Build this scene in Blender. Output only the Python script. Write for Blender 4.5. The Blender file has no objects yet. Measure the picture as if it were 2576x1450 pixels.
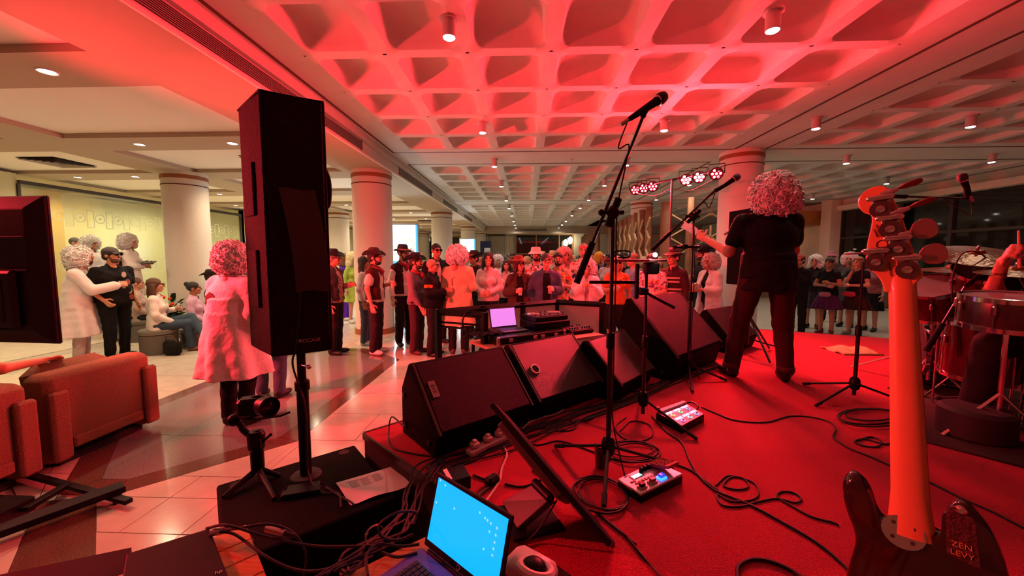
import bpy, bmesh, math, random
import numpy as np
from mathutils import Vector, Matrix
random.seed(7); np.random.seed(7)
sc = bpy.context.scene
col = sc.collection
PI = math.pi
# ------------------------------------------------------------------ camera, world, exposure
CAM_H = 1.65
F_PX, CX, CY = 967.0, 1288.0, 725.0
YAW, PITCH = math.radians(2.132), math.radians(4.491)
cam = bpy.data.cameras.new('camera'); cam_o = bpy.data.objects.new('camera', cam); col.objects.link(cam_o)
cam.sensor_width = 36.0; cam.lens = F_PX / 2576.0 * 36.0; cam.clip_start = 0.05; cam.clip_end = 200
cam_o.location = (0, 0, CAM_H); cam_o.rotation_euler = (PI/2 - PITCH, 0, YAW)
sc.camera = cam_o
w = bpy.data.worlds.new('night'); sc.world = w; w.use_nodes = True
w.node_tree.nodes['Background'].inputs[0].default_value = (0.9, 0.62, 0.42, 1)
w.node_tree.nodes['Background'].inputs[1].default_value = 0.10
vs = sc.view_settings
vs.view_transform = 'Standard'; vs.look = 'None'; vs.gamma = 1.0; vs.use_curve_mapping = False
vs.exposure = 0.25
cy = sc.cycles; cy.max_bounces = 4; cy.diffuse_bounces = 2; cy.glossy_bounces = 2; cy.transmission_bounces = 3; cy.transparent_max_bounces = 6
# strengths of the lights of the place (each lamp is made by its own builder further down)
RED = (1.0, 0.030, 0.050)
E_RED_BAR = 380.0      # each LED par of the light bar behind the stage
E_RED_SIDE = 900.0    # each LED par of the bar at the near side of the stage
E_SPOT = 46.0         # surface mounted ceiling spot
E_DOWN = 110.0         # recessed downlight of the lower ceiling

# ------------------------------------------------------------------ measuring helpers
_fw = np.array([-math.sin(YAW)*math.cos(PITCH), math.cos(YAW)*math.cos(PITCH), -math.sin(PITCH)])
_rt = np.array([math.cos(YAW), math.sin(YAW), 0.0]); _up = np.cross(_rt, _fw)
def _ray(u, v): return _fw + _rt*(u-CX)/F_PX - _up*(v-CY)/F_PX
def atz(u, v, z):
    d = _ray(u, v); t = (z-CAM_H)/d[2]; return np.array([d[0]*t, d[1]*t, z])
def aty(u, v, y):
    d = _ray(u, v); t = y/d[1]; return np.array([d[0]*t, y, CAM_H+d[2]*t])
def atx(u, v, x):
    d = _ray(u, v); t = x/d[0]; return np.array([x, d[1]*t, CAM_H+d[2]*t])

# ------------------------------------------------------------------ materials
MATS = {}
def srgb(c):
    return tuple((x/12.92 if x <= .04045 else ((x+.055)/1.055)**2.4) for x in c)
def hexc(h): return srgb(tuple(int(h[i:i+2], 16)/255 for i in (0, 2, 4)))
def mat(name, c, rough=.6, metal=0., emit=0., ecol=None, noise=0., nscale=20., bump=0., bscale=60., c2=None, spec=.5, trans=0., alpha=1., coat=0., wood=False, sheen=0.):
    if name in MATS: return MATS[name]
    if isinstance(c, str): c = hexc(c)
    m = bpy.data.materials.new(name); m.use_nodes = True
    nt = m.node_tree; b = nt.nodes['Principled BSDF']
    I = b.inputs
    I['Base Color'].default_value = (*c, 1); I['Roughness'].default_value = rough; I['Metallic'].default_value = metal
    I['Specular IOR Level'].default_value = spec
    if trans: I['Transmission Weight'].default_value = trans
    if alpha < 1: I['Alpha'].default_value = alpha
    if coat: I['Coat Weight'].default_value = coat; I['Coat Roughness'].default_value = .08
    if sheen: I['Sheen Weight'].default_value = sheen
    if emit:
        e = ecol if ecol is not None else c
        if isinstance(e, str): e = hexc(e)
        I['Emission Color'].default_value = (*e, 1); I['Emission Strength'].default_value = emit
    if noise or bump:
        tc = nt.nodes.new('ShaderNodeTexCoord')
        src = tc.outputs['Object']
        if wood:
            mp = nt.nodes.new('ShaderNodeMapping'); mp.inputs['Scale'].default_value = (1, 12, 12) if wood != 'z' else (10, 10, 1)
            nt.links.new(src, mp.inputs[0]); src = mp.outputs[0]
    if noise:
        n = nt.nodes.new('ShaderNodeTexNoise'); n.inputs['Scale'].default_value = nscale; n.inputs['Detail'].default_value = 5
        nt.links.new(src, n.inputs['Vector'])
        r = nt.nodes.new('ShaderNodeValToRGB')
        if c2 is None: c2 = tuple(x*(1-noise) for x in c)
        elif isinstance(c2, str): c2 = hexc(c2)
        r.color_ramp.elements[0].position = .38; r.color_ramp.elements[1].position = .62
        r.color_ramp.elements[0].color = (*c2, 1); r.color_ramp.elements[1].color = (*c, 1)
        nt.links.new(n.outputs[0], r.inputs[0]); nt.links.new(r.outputs[0], I['Base Color'])
    if bump:
        n2 = nt.nodes.new('ShaderNodeTexNoise'); n2.inputs['Scale'].default_value = bscale; n2.inputs['Detail'].default_value = 3
        nt.links.new(src, n2.inputs['Vector'])
        bp = nt.nodes.new('ShaderNodeBump'); bp.inputs['Strength'].default_value = bump; bp.inputs['Distance'].default_value = .02
        nt.links.new(n2.outputs[0], bp.inputs['Height']); nt.links.new(bp.outputs[0], I['Normal'])
    MATS[name] = m
    return m
def plain(c, rough=.8):
    """a cloth colour by hex code"""
    return mat('cloth_'+c, c, rough, bump=.25, bscale=35, spec=.2)

# ------------------------------------------------------------------ geometry: (verts, faces) pairs
def G(*gs):
    V = []; F = []; o = 0
    for v, f in gs:
        v = np.asarray(v, float).reshape(-1, 3); V.append(v); F += [tuple(i+o for i in q) for q in f]; o += len(v)
    return (np.concatenate(V) if V else np.zeros((0, 3))), F
def box(x0, x1, y0, y1, z0, z1):
    v = [(x, y, z) for z in (z0, z1) for y in (y0, y1) for x in (x0, x1)]
    return np.array(v, float), [(0,2,3,1),(4,5,7,6),(0,1,5,4),(2,6,7,3),(0,4,6,2),(1,3,7,5)]
def cbox(c, s, b=0.):
    """box by centre and size, chamfered edges when b"""
    hx, hy, hz = s[0]/2, s[1]/2, s[2]/2
    if not b:
        v, f = box(-hx, hx, -hy, hy, -hz, hz)
        return v+np.array(c), f
    b = min(b, hx*.9, hy*.9, hz*.9)
    ring = lambda ax, ay, z, k: [(ax-k, -ay, z), (ax, -ay+k, z), (ax, ay-k, z), (ax-k, ay, z), (-ax+k, ay, z), (-ax, ay-k, z), (-ax, -ay+k, z), (-ax+k, -ay, z)]
    R = [ring(hx-b, hy-b, -hz, b*.5), ring(hx, hy, -hz+b, b), ring(hx, hy, hz-b, b), ring(hx-b, hy-b, hz, b*.5)]
    v = np.array(sum(R, [])); f = [tuple(range(7, -1, -1)), tuple(range(24, 32))]
    for k in range(3):
        for i in range(8): f.append((k*8+i, k*8+(i+1) % 8, (k+1)*8+(i+1) % 8, (k+1)*8+i))
    return v+np.array(c), f
def prism(poly, z0, z1):
    n = len(poly); p = np.array(poly, float)
    a = sum(p[i][0]*p[(i+1) % n][1]-p[(i+1) % n][0]*p[i][1] for i in range(n))
    if a < 0: p = p[::-1]
    v = np.vstack([np.c_[p, np.full(n, z0)], np.c_[p, np.full(n, z1)]])
    f = [tuple(range(n-1, -1, -1)), tuple(range(n, 2*n))] + [(i, (i+1) % n, n+(i+1) % n, n+i) for i in range(n)]
    return v, f
def ring_loft(rings, cap=True, closed=False):
    n = len(rings[0]); v = np.concatenate([np.asarray(r, float) for r in rings]); f = []
    m = len(rings)
    for k in range(m if closed else m-1):
        a, b = k*n, ((k+1) % m)*n
        for i in range(n): f.append((a+i, a+(i+1) % n, b+(i+1) % n, b+i))
    if cap and not closed: f += [tuple(range(n-1, -1, -1)), tuple(range((m-1)*n, m*n))]
    return v, f
def lathe(prof, n=24, cap=True):
    t = np.linspace(0, 2*PI, n, endpoint=False)
    return ring_loft([np.c_[r*np.cos(t), r*np.sin(t), np.full(n, z)] for r, z in prof], cap)
def tube(pts, r, n=8, closed=False, cap=True):
    P = np.asarray(pts, float); m = len(P)
    rr = np.full(m, r, float) if np.isscalar(r) else np.asarray(r, float)
    T = np.zeros_like(P)
    if closed: T = np.roll(P, -1, 0)-np.roll(P, 1, 0)
    else: T[1:-1] = P[2:]-P[:-2]; T[0] = P[1]-P[0]; T[-1] = P[-1]-P[-2]
    T /= np.maximum(np.linalg.norm(T, axis=1, keepdims=True), 1e-9)
    a = np.array([0, 0, 1.]) if abs(T[0][2]) < .9 else np.array([1., 0, 0])
    u = np.cross(T[0], a); u /= np.linalg.norm(u)
    rings = []; t = np.linspace(0, 2*PI, n, endpoint=False)
    for k in range(m):
        u = u-T[k]*(u@T[k]); u /= max(np.linalg.norm(u), 1e-9); b = np.cross(T[k], u)
        rings.append(P[k]+rr[k]*(np.outer(np.cos(t), u)+np.outer(np.sin(t), b)))
    return ring_loft(rings, cap, closed)
def cyl(p0, p1, r0, r1=None, n=12): return tube([p0, p1], [r0, r0 if r1 is None else r1], n)
def ball(c, r, n=12, m=8):
    r = np.broadcast_to(np.asarray(r, float), 3); ph = np.linspace(-PI/2, PI/2, m+1)
    ph[0] += .02; ph[-1] -= .02; t = np.linspace(0, 2*PI, n, endpoint=False)
    return ring_loft([np.c_[np.cos(p)*np.cos(t)*r[0]+c[0], np.cos(p)*np.sin(t)*r[1]+c[1], np.full(n, np.sin(p)*r[2]+c[2])] for p in ph])
def torus(c, R, r, axis=(0, 0, 1), n=24, m=8):
    ax = Vector(axis).normalized(); q = Vector((0, 0, 1)).rotation_difference(ax).to_matrix()
    t = np.linspace(0, 2*PI, n, endpoint=False); pts = np.c_[R*np.cos(t), R*np.sin(t), 0*t]@np.array(q).T+np.array(c)
    return tube(pts, r, m, closed=True)
def grid_surf(fn, nu, nv):
    """open sheet, fn(u,v)->point with u,v in 0..1"""
    v = np.array([fn(i/nu, j/nv) for j in range(nv+1) for i in range(nu+1)], float)
    f = [(j*(nu+1)+i, j*(nu+1)+i+1, (j+1)*(nu+1)+i+1, (j+1)*(nu+1)+i) for j in range(nv) for i in range(nu)]
    return v, f
def slab_from_sheet(g, off):
    """give an open sheet thickness along a vector"""
    v, f = g; n = len(v); v2 = v+np.array(off)
    from collections import Counter
    ed = Counter(); 
    for q in f:
        for i in range(len(q)): ed[(q[i], q[(i+1) % len(q)])] += 1
    side = [(b, a, a+n, b+n) for (a, b) in ed if (b, a) not in ed]
    return np.vstack([v, v2]), list(f)+[tuple(i+n for i in q[::-1]) for q in f]+side
def catmull(pts, k=8, closed=False):
    P = [np.asarray(p, float) for p in pts]; n = len(P); out = []
    for i in range(n if closed else n-1):
        p0 = P[(i-1) % n] if closed or i > 0 else 2*P[0]-P[1]
        p1 = P[i]; p2 = P[(i+1) % n]; p3 = P[(i+2) % n] if closed or i+2 < n else 2*P[-1]-P[-2]
        for j in range(k):
            t = j/k; out.append(.5*((2*p1)+(p2-p0)*t+(2*p0-5*p1+4*p2-p3)*t*t+(3*p1-p0-3*p2+p3)*t**3))
    if not closed: out.append(P[-1])
    return np.array(out)
def rot(g, M):
    M = np.array(M.to_3x3() if hasattr(M, 'to_3x3') else M, float); return np.asarray(g[0])@M.T, g[1]
def mov(g, d): return np.asarray(g[0])+np.array(d, float), g[1]
def scl(g, s): return np.asarray(g[0])*np.array(s, float), (g[1] if np.prod(np.broadcast_to(s, 3)) > 0 else [q[::-1] for q in g[1]])
def RZ(a): c, s = math.cos(a), math.sin(a); return np.array([[c, -s, 0], [s, c, 0], [0, 0, 1.]])
def RX(a): c, s = math.cos(a), math.sin(a); return np.array([[1., 0, 0], [0, c, -s], [0, s, c]])
def RY(a): c, s = math.cos(a), math.sin(a); return np.array([[c, 0, s], [0, 1., 0], [-s, 0, c]])
def frame(xa, ya):
    """rotation whose columns are x, y (orthonormalised) and z"""
    x = np.array(xa, float); x /= np.linalg.norm(x); y = np.array(ya, float); y -= x*(x@y); y /= np.linalg.norm(y)
    return np.c_[x, y, np.cross(x, y)]

# ------------------------------------------------------------------ scene objects
def mesh(g, name='m', smooth=False, angle=None):
    me = bpy.data.meshes.new(name); v, f = g
    me.from_pydata(np.asarray(v, float).tolist(), [], [tuple(map(int, q)) for q in f])
    if smooth:
        me.polygons.foreach_set('use_smooth', [True]*len(me.polygons))
        if angle: me.set_sharp_from_angle(angle=math.radians(angle))
    return me
def world_loc(o):
    l = Vector((0, 0, 0))
    while o: l = l+o.location; o = o.parent
    return np.array(l)
def obj(name, g, m, parent=None, smooth=False, angle=35, bev=0., data=None, loc=None, world=True, kind=None, label=None):
    """one mesh object; geometry is given in world coordinates when world (parents carry no rotation then)"""
    if data is None:
        if parent is not None and world: g = mov(g, -world_loc(parent))
        data = mesh(g, name, smooth, angle)
        if m is not None: data.materials.append(m)
    o = bpy.data.objects.new(name, data); col.objects.link(o)
    if parent is not None: o.parent = parent
    if loc is not None: o.location = loc
    if bev:
        md = o.modifiers.new('bevel', 'BEVEL'); md.width = bev; md.segments = 2; md.limit_method = 'ANGLE'; md.angle_limit = .6
    if kind: o['kind'] = kind
    if label: o['label'] = label
    return o
def tag(o, label, cat, group=None):
    o['label'] = label; o['category'] = cat
    if group: o['group'] = group
    return o
def thing(name, label, cat, loc=(0, 0, 0), rz=0., group=None):
    o = bpy.data.objects.new(name, None); col.objects.link(o); o.location = [float(x) for x in loc]; o.rotation_euler = (0, 0, rz); o.empty_display_size = .1
    return tag(o, label, cat, group)
def struct(name, g, m, parent=None, **k):
    o = obj(name, g, m, parent, **k)
    if parent is None: o['kind'] = 'structure'
    return o
def single(name, g, m, label, cat, group=None, **k):
    """a thing that is one mesh, its origin moved to its base"""
    v = np.asarray(g[0]); c = np.array([(v[:, 0].min()+v[:, 0].max())/2, (v[:, 1].min()+v[:, 1].max())/2, v[:, 2].min()])
    o = obj(name, mov(g, -c), m, world=False, **k); o.location = c.tolist()
    return tag(o, label, cat, group)
def dup(o, loc=None, rz=None, label=None, group=None, parent=None):
    c = o.copy(); col.objects.link(c)
    if parent is not None: c.parent = parent
    if loc is not None: c.location = [float(x) for x in loc]
    if rz is not None: c.rotation_euler = (0, 0, rz)
    if label: c['label'] = label
    if group: c['group'] = group
    for ch in list(o.children): dup(ch, parent=c)
    return c
def lamp(name, kind, loc, energy, color, parent=None, target=None, size=.05, spot=120, blend=.6):
    l = bpy.data.lights.new(name, kind); l.energy = energy; l.color = color
    if kind == 'AREA': l.shape = 'DISK'; l.size = size
    else: l.shadow_soft_size = size
    if kind == 'SPOT': l.spot_size = math.radians(spot); l.spot_blend = blend
    o = bpy.data.objects.new(name, l); col.objects.link(o)
    if parent is not None: o.parent = parent; o.location = (np.array(loc)-world_loc(parent)).tolist()
    else: o.location = [float(x) for x in loc]
    if target is not None:
        d = Vector(np.array(target, float)-np.array(loc, float)); o.rotation_euler = d.to_track_quat('-Z', 'Y').to_euler()
    return o
def words(name, s, size, m, parent, loc, R, extr=.0006, align='CENTER'):
    """flat lettering: R columns = reading direction, up, normal"""
    cu = bpy.data.curves.new(name, 'FONT'); cu.body = s; cu.size = size; cu.extrude = extr; cu.align_x = align; cu.align_y = 'CENTER'
    cu.materials.append(m)
    t = bpy.data.objects.new(name, cu); col.objects.link(t)
    me = bpy.data.meshes.new_from_object(t.evaluated_get(bpy.context.evaluated_depsgraph_get())); bpy.data.objects.remove(t)
    o = bpy.data.objects.new(name, me); col.objects.link(o)
    if parent is not None: o.parent = parent; loc = np.array(loc)-world_loc(parent)
    o.location = [float(x) for x in loc]; o.rotation_euler = Matrix(np.array(R).tolist()).to_euler()
    return o
# ================================================================== materials of the place
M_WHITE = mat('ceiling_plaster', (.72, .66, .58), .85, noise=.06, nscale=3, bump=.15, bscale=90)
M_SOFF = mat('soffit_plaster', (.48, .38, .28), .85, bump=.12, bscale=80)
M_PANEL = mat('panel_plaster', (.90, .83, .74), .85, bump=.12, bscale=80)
M_TRIM = mat('brown_trim', '5a2a1a', .6)
M_TAN = mat('tan_ring', '9a5a34', .5)
M_COL = mat('column_stucco', (.74, .68, .60), .8, bump=.35, bscale=70)
M_BEIGE = mat('beige_stone', (.66, .58, .48), .16, noise=.10, nscale=6, spec=.5)
M_JOINT = mat('stone_joint', (.38, .31, .25), .6)
M_GREY = mat('grey_granite', (.27, .25, .245), .12, noise=.55, nscale=140)
M_BROWN = mat('brown_granite', (.17, .085, .06), .12, noise=.5, nscale=140)
M_VENT = mat('vent_metal', (.30, .25, .22), .5, metal=.3)
M_DARK = mat('dark_gap', (.015, .012, .012), .8)
M_BLACK = mat('black_plastic', (.007, .006, .007), .4, spec=.14)
M_BLACKM = mat('black_metal', (.008, .007, .008), .4, spec=.12)
M_RUB = mat('black_rubber', (.01, .01, .01), .7)
M_CHROME = mat('chrome', (.75, .75, .76), .14, metal=1)
M_GLASS = mat('clear_glass', (1, 1, 1), .03, trans=1., alpha=1)
M_CARPET = mat('red_carpet', (.56, .022, .055), .95, noise=.30, nscale=220, bump=.7, bscale=260)
M_STAGE = mat('stage_side', (.020, .012, .012), .7)
M_WOOD = mat('orange_wood', (.52, .22, .055), .35, noise=.30, nscale=9, wood=True)
M_LOG = mat('log_bark', (.33, .16, .075), .8, noise=.4, nscale=14, wood='z', bump=.5, bscale=30)
M_SLAT = mat('cut_timber', (.60, .40, .20), .7, noise=.2, nscale=14)
M_LAMP = mat('lamp_face', (1, .95, .88), .4, emit=40, ecol=(1, .96, .90))
M_LAMPBODY = mat('lamp_body', (.55, .50, .46), .4)
M_WALLY = mat('yellow_wall', (.72, .68, .40), .8, bump=.1)
M_WALLB = mat('cream_wall', (.74, .65, .50), .85, bump=.1)
M_FROST = mat('frosted_glass', (.55, .58, .46), .5)
M_NIGHT = mat('night_glass', (.012, .013, .012), .04, spec=.6)
M_FRAME = mat('window_frame', (.04, .03, .024), .5)

# ================================================================== floor
ZC, ZS = 3.85, 3.50            # coffered ceiling, lower ceiling
floor = struct('floor', box(-16, 14, -6, 32, -.12, -.012), M_JOINT)
def clip_poly(poly, half):
    """keep the part of poly left of each directed line (p,q) in half"""
    P = [np.array(p, float) for p in poly]
    for p, q in half:
        p = np.array(p, float); n = np.array([-(q[1]-p[1]), q[0]-p[0]]); out = []
        for i in range(len(P)):
            a, b = P[i], P[(i+1) % len(P)]; da, db = (a-p)@n, (b-p)@n
            if da >= 0: out.append(a)
            if da*db < 0: out.append(a+(b-a)*da/(da-db))
        P = out
        if len(P) < 3: return None
    return P
OCT_IN = [(-2.27, 3.35), (-2.27, 6.0), (-2.98, 6.6), (-3.52, 6.6), (-4.08, 6.02), (-4.08, 3.68), (-3.17, 2.64), (-2.97, 2.64)]
OCT_OUT = [(-2.06, 3.27), (-2.06, 6.08), (-2.9, 6.8), (-3.6, 6.8), (-4.28, 6.1), (-4.28, 3.6), (-3.26, 2.44), (-2.88, 2.44)]
def lines(poly):
    n = len(poly); a = sum(poly[i][0]*poly[(i+1) % n][1]-poly[(i+1) % n][0]*poly[i][1] for i in range(n))
    P = poly if a > 0 else poly[::-1]
    return [(P[i], P[(i+1) % n]) for i in range(n)]
def inset(P, d=.0035):
    P = np.array(P); c = P.mean(0); L = np.linalg.norm(P-c, axis=1, keepdims=True); return (P-(P-c)/np.maximum(L, .05)*d*1.4).tolist()
LO = lines(OCT_OUT)
SPUR = [(-3.30, 2.36), (-2.72, 1.80), (-1.6, .72), (-1.30, .98), (-2.42, 1.98), (-2.95, 2.44)]
LSP = lines([(-3.30, 2.36), (-1.6, .72), (-1.30, .98), (-2.98, 2.44)])
def outside(poly, L):
    """pieces of a convex poly outside the convex region bounded by L"""
    res = []; rem = poly
    for p, q in L:
        o = clip_poly(rem, [(q, p)])
        if o is not None: res.append(o)
        rem = clip_poly(rem, [(p, q)])
        if rem is None: return res
    return res
def poly_area(P): return abs(sum(P[i][0]*P[(i+1) % len(P)][1]-P[(i+1) % len(P)][0]*P[i][1] for i in range(len(P))))/2
# beige tiles in running bond near the camera
TW, TH = .90, .60
for j in range(16):
    y0 = .3+j*TH
    for i in range(-9, 1):
        x0 = i*TW+(.45 if j % 2 else 0)-.2
        if x0 > .4 or x0 < -8.2: continue
        q = [(x0, y0), (x0+TW, y0), (x0+TW, y0+TH), (x0, y0+TH)]
        for a in outside(q, LO):
            for b in outside(a, LSP):
                if poly_area(b) > .004: obj('tile', prism(inset(b), -.03, 0), M_BEIGE, floor)
obj('tile', prism([(-16, 9.9), (14, 9.9), (14, 32), (-16, 32)], -.03, 0), M_BEIGE, floor)
obj('tile', prism([(.9, -6), (14, -6), (14, 9.895), (.9, 9.895)], -.03, 0), M_BEIGE, floor)
obj('tile', prism([(-16, -6), (.895, -6), (.895, .295), (-16, .295)], -.03, 0), M_BEIGE, floor)
obj('tile', prism([(-16, .3), (-8.3, .3), (-8.3, 9.895), (-16, 9.895)], -.03, 0), M_BEIGE, floor)
# granite octagon: grey slabs and brown border slabs
for j in range(4):
    for i in range(2):
        xa = -4.3+i*1.05; ya = 2.0+j*1.35
        p = clip_poly([(xa, ya), (xa+1.05, ya), (xa+1.05, ya+1.35), (xa, ya+1.35)], lines(OCT_IN))
        if p is not None and poly_area(p) > .01: obj('granite_slab', prism(inset(p, .002), -.03, 0), M_GREY, floor)
for i in range(8):
    a, b = OCT_IN[i], OCT_IN[(i+1) % 8]; c, d = OCT_OUT[(i+1) % 8], OCT_OUT[i]
    obj('border_slab', prism(inset([a, b, c, d], .002), -.03, 0), M_BROWN, floor)
for a, b in ((0, .5), (.503, 1)):
    P = [np.array(p) for p in ((-3.30, 2.36), (-1.6, .72), (-1.30, .98), (-2.98, 2.44))]
    q = [P[0]+(P[1]-P[0])*a, P[0]+(P[1]-P[0])*b, P[3]+(P[2]-P[3])*b, P[3]+(P[2]-P[3])*a]
    for r in outside(q, LO): 
        if poly_area(r) > .003: obj('border_slab', prism(r, -.03, 0), M_BROWN, floor)

# ================================================================== coffered ceiling
CWX, CWY = .90, .925
def rrect(hx, hy, r, n=8):
    pts = []
    for cx, cy, a0 in ((hx-r, hy-r, 0), (-hx+r, hy-r, PI/2), (-hx+r, -hy+r, PI), (hx-r, -hy+r, 1.5*PI)):
        for k in range(n): a = a0+(k+.5)/n*PI/2; pts.append((cx+r*math.cos(a), cy+r*math.sin(a)))
    return np.array(pts)
def coffer_mesh():
    n = 8; inner = rrect(.5, .5, .001, n)
    outer = []
    for p in rrect(.365, .38, .13, n):
        s = max(abs(p[0])/(CWX/2), abs(p[1])/(CWY/2)); outer.append(p/s)
    rings = [np.c_[np.array(outer), np.zeros(32)]]
    for hx, hy, r, z in ((.372, .386, .13, 0), (.362, .376, .13, .010), (.347, .360, .13, .07), (.325, .336, .13, .14), (.295, .305, .13, .19), (.24, .25, .11, .222), (.05, .05, .03, .228)):
        rings.append(np.c_[rrect(hx, hy, r, n), np.full(32, z)])
    v, f = ring_loft(rings, cap=False); f.append(tuple(range(32*7, 32*8)))
    return mesh((v, [q[::-1] for q in f]), 'coffer', True, 40)
COFFER = coffer_mesh(); COFFER.materials.append(M_WHITE)
BAYS = [(2.30, 8.15), (9.22, 15.05), (16.1, 21.95), (22.95, 26.9)]
def coffer_field(xc, x0, x1, y0, y1):
    """one bay: thin backing slab, border strips, groove trims and the coffers"""
    nrow = int((y1-y0-.10)/CWY); ym = (y0+y1)/2; nx = 7
    hx, hy = nx*CWX/2, nrow*CWY/2
    root = struct('ceiling', box(x0-.3, x1+.3, y0-.3, y1+.3, ZC+.36, ZC+.40), M_WHITE)
    for b in (box(x0, xc-hx, y0, y1, ZC, ZC+.03), box(xc+hx, x1, y0, y1, ZC, ZC+.03), box(xc-hx, xc+hx, y0, ym-hy, ZC, ZC+.03), box(xc-hx, xc+hx, ym+hy, y1, ZC, ZC+.03)):
        obj('border_strip', b, M_WHITE, root)
    t = .045
    for b in (box(x0-t, x0, y0-t, y1+t, ZC-.004, ZC+.03), box(x1, x1+t, y0-t, y1+t, ZC-.004, ZC+.03), box(x0, x1, y0-t, y0, ZC-.004, ZC+.03), box(x0, x1, y1, y1+t, ZC-.004, ZC+.03)):
        obj('trim_strip', b, M_TRIM, root)
    for j in range(nrow):
        for i in range(nx):
            obj('coffer', None, None, root, data=COFFER, loc=(xc+(i-3)*CWX, ym-hy+(j+.5)*CWY, ZC))
for y0, y1 in BAYS: coffer_field(.71, -2.77, 4.19, y0, y1)
for y0, y1 in BAYS[:3]: coffer_field(8.33, 4.85, 11.80, y0, y1)
# flat plaster bands between the bays
ys = [-6]+[y for b in BAYS for y in (b[0]-.045, b[1]+.045)]+[27.2]
for k in range(0, len(ys), 2): struct('ceiling', box(-2.92, 12, ys[k], ys[k+1], ZC, ZC+.05), M_WHITE)
for y0, y1 in BAYS:
    struct('ceiling', box(-2.92, -2.815, y0-.045, y1+.045, ZC, ZC+.05), M_WHITE)
    struct('ceiling', box(4.235, 4.805, y0-.045, y1+.045, ZC, ZC+.05), M_WHITE)
    struct('ceiling', box(11.845, 12, y0-.045, y1+.045, ZC, ZC+.05), M_WHITE)
struct('ceiling', box(4.235, 12, 22.9, 27.2, ZC, ZC+.05), M_WHITE)
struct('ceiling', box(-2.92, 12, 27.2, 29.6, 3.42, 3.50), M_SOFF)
# ================================================================== lower ceiling with raised panels
PX = [(-7.2, -3.95), (-11.4, -8.15), (-15.6, -12.4)]
PY = [(4.16+2.41*k, 4.16+2.41*k+1.71) for k in range(-3, 10)]
yy = -6
for a, b in PY:
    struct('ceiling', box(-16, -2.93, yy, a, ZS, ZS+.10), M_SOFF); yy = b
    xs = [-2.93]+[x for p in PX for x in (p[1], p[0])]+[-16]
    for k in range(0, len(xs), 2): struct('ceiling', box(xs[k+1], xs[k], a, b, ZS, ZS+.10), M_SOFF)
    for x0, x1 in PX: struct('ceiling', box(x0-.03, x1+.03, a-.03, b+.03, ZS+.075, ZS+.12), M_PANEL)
struct('ceiling', box(-16, -2.93, yy, 30, ZS, ZS+.10), M_SOFF)
# the step between the two ceilings, with its ledge
fas = struct('trim_1', box(-3.02, -2.92, -6, 27.2, ZS+.008, ZC+.05), M_WHITE)
obj('ledge', box(-2.92, -2.86, -6, 27.2, ZC-.13, ZC), M_WHITE, fas)
obj('bead', box(-2.932, -2.905, -6, 27.2, ZS-.004, ZS+.03), M_PANEL, fas)
VENTN = [('near the tall covered loudspeaker', 1.2, 6.85), ('above the row of cowboys', 8.9, 11.9), ('third along the ceiling step', 13.6, 16.2), ('farthest along the ceiling step', 18.2, 20.6)]
for s, y0, y1 in VENTN:
    v = thing('vent_grille', 'long slotted air vent grille in ceiling step, '+s, 'vent', (-2.92, (y0+y1)/2, 3.56), group='air vents along the ceiling step')
    obj('backing', box(-2.919, -2.915, y0, y1, ZS+.06, ZS+.205), M_DARK, v)
    for k in range(8): obj('slat', box(-2.915, -2.902, y0, y1, ZS+.064+k*.018, ZS+.072+k*.018), M_VENT, v)
    for e in (y0-.02, y1): obj('end_frame', box(-2.918, -2.898, e, e+.02, ZS+.05, ZS+.215), M_VENT, v)
# ceiling air diffusers in the raised panels
for (x, y, s) in ((-5.05, 7.6, 'beside the tall loudspeaker'), (-9.4, 7.55, 'above the glass wall'), (-5.2, 20.0, 'far behind the columns')):
    v = thing('air_diffuser', 'square grey ceiling air diffuser '+s, 'vent', (x, y, ZS+.05), group='square ceiling diffusers')
    for k in range(5):
        a = .38-.075*k; z = ZS+.070-.0*k
        obj('louvre', ring_loft([np.c_[np.array([(a, a), (-a, a), (-a, -a), (a, -a)])+(x, y), np.full(4, z-.03)], np.c_[np.array([(a, a), (-a, a), (-a, -a), (a, -a)])*.86+(x, y), np.full(4, z)]], False), M_VENT, v)
    obj('back_plate', box(x-.38, x+.38, y-.38, y+.38, ZS+.068, ZS+.073), M_DARK, v)

# ================================================================== columns
def column(x, y, ztop, i):
    c = struct('column', mov(lathe([(.41, 0), (.41, ztop)], 40, False), (x, y, 0)), M_COL, smooth=True)
    o = lambda n, r, a, b, m: obj(n, mov(lathe([(.40, a), (r, a), (r, b), (.40, b)], 40, False), (x, y, 0)), m, c, smooth=True)
    o('base_ring', .435, 0, .12, M_TAN)
    d = ztop-3.5
    o('ring_band', .422, 3.345+d, 3.425+d, M_TAN); o('ring_band', .416, 3.205+d, 3.225+d, M_TRIM)
    o('cap', .425, 3.425+d, 3.5+d, M_COL)
k = 0
for y in (8.38, 15.3, 22.2, 28.2):
    for x in (-7.55, -3.36): column(x, y, ZS, k); k += 1
for y in (8.45, 15.5): column(4.52, y, ZC, k); k += 1

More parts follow.
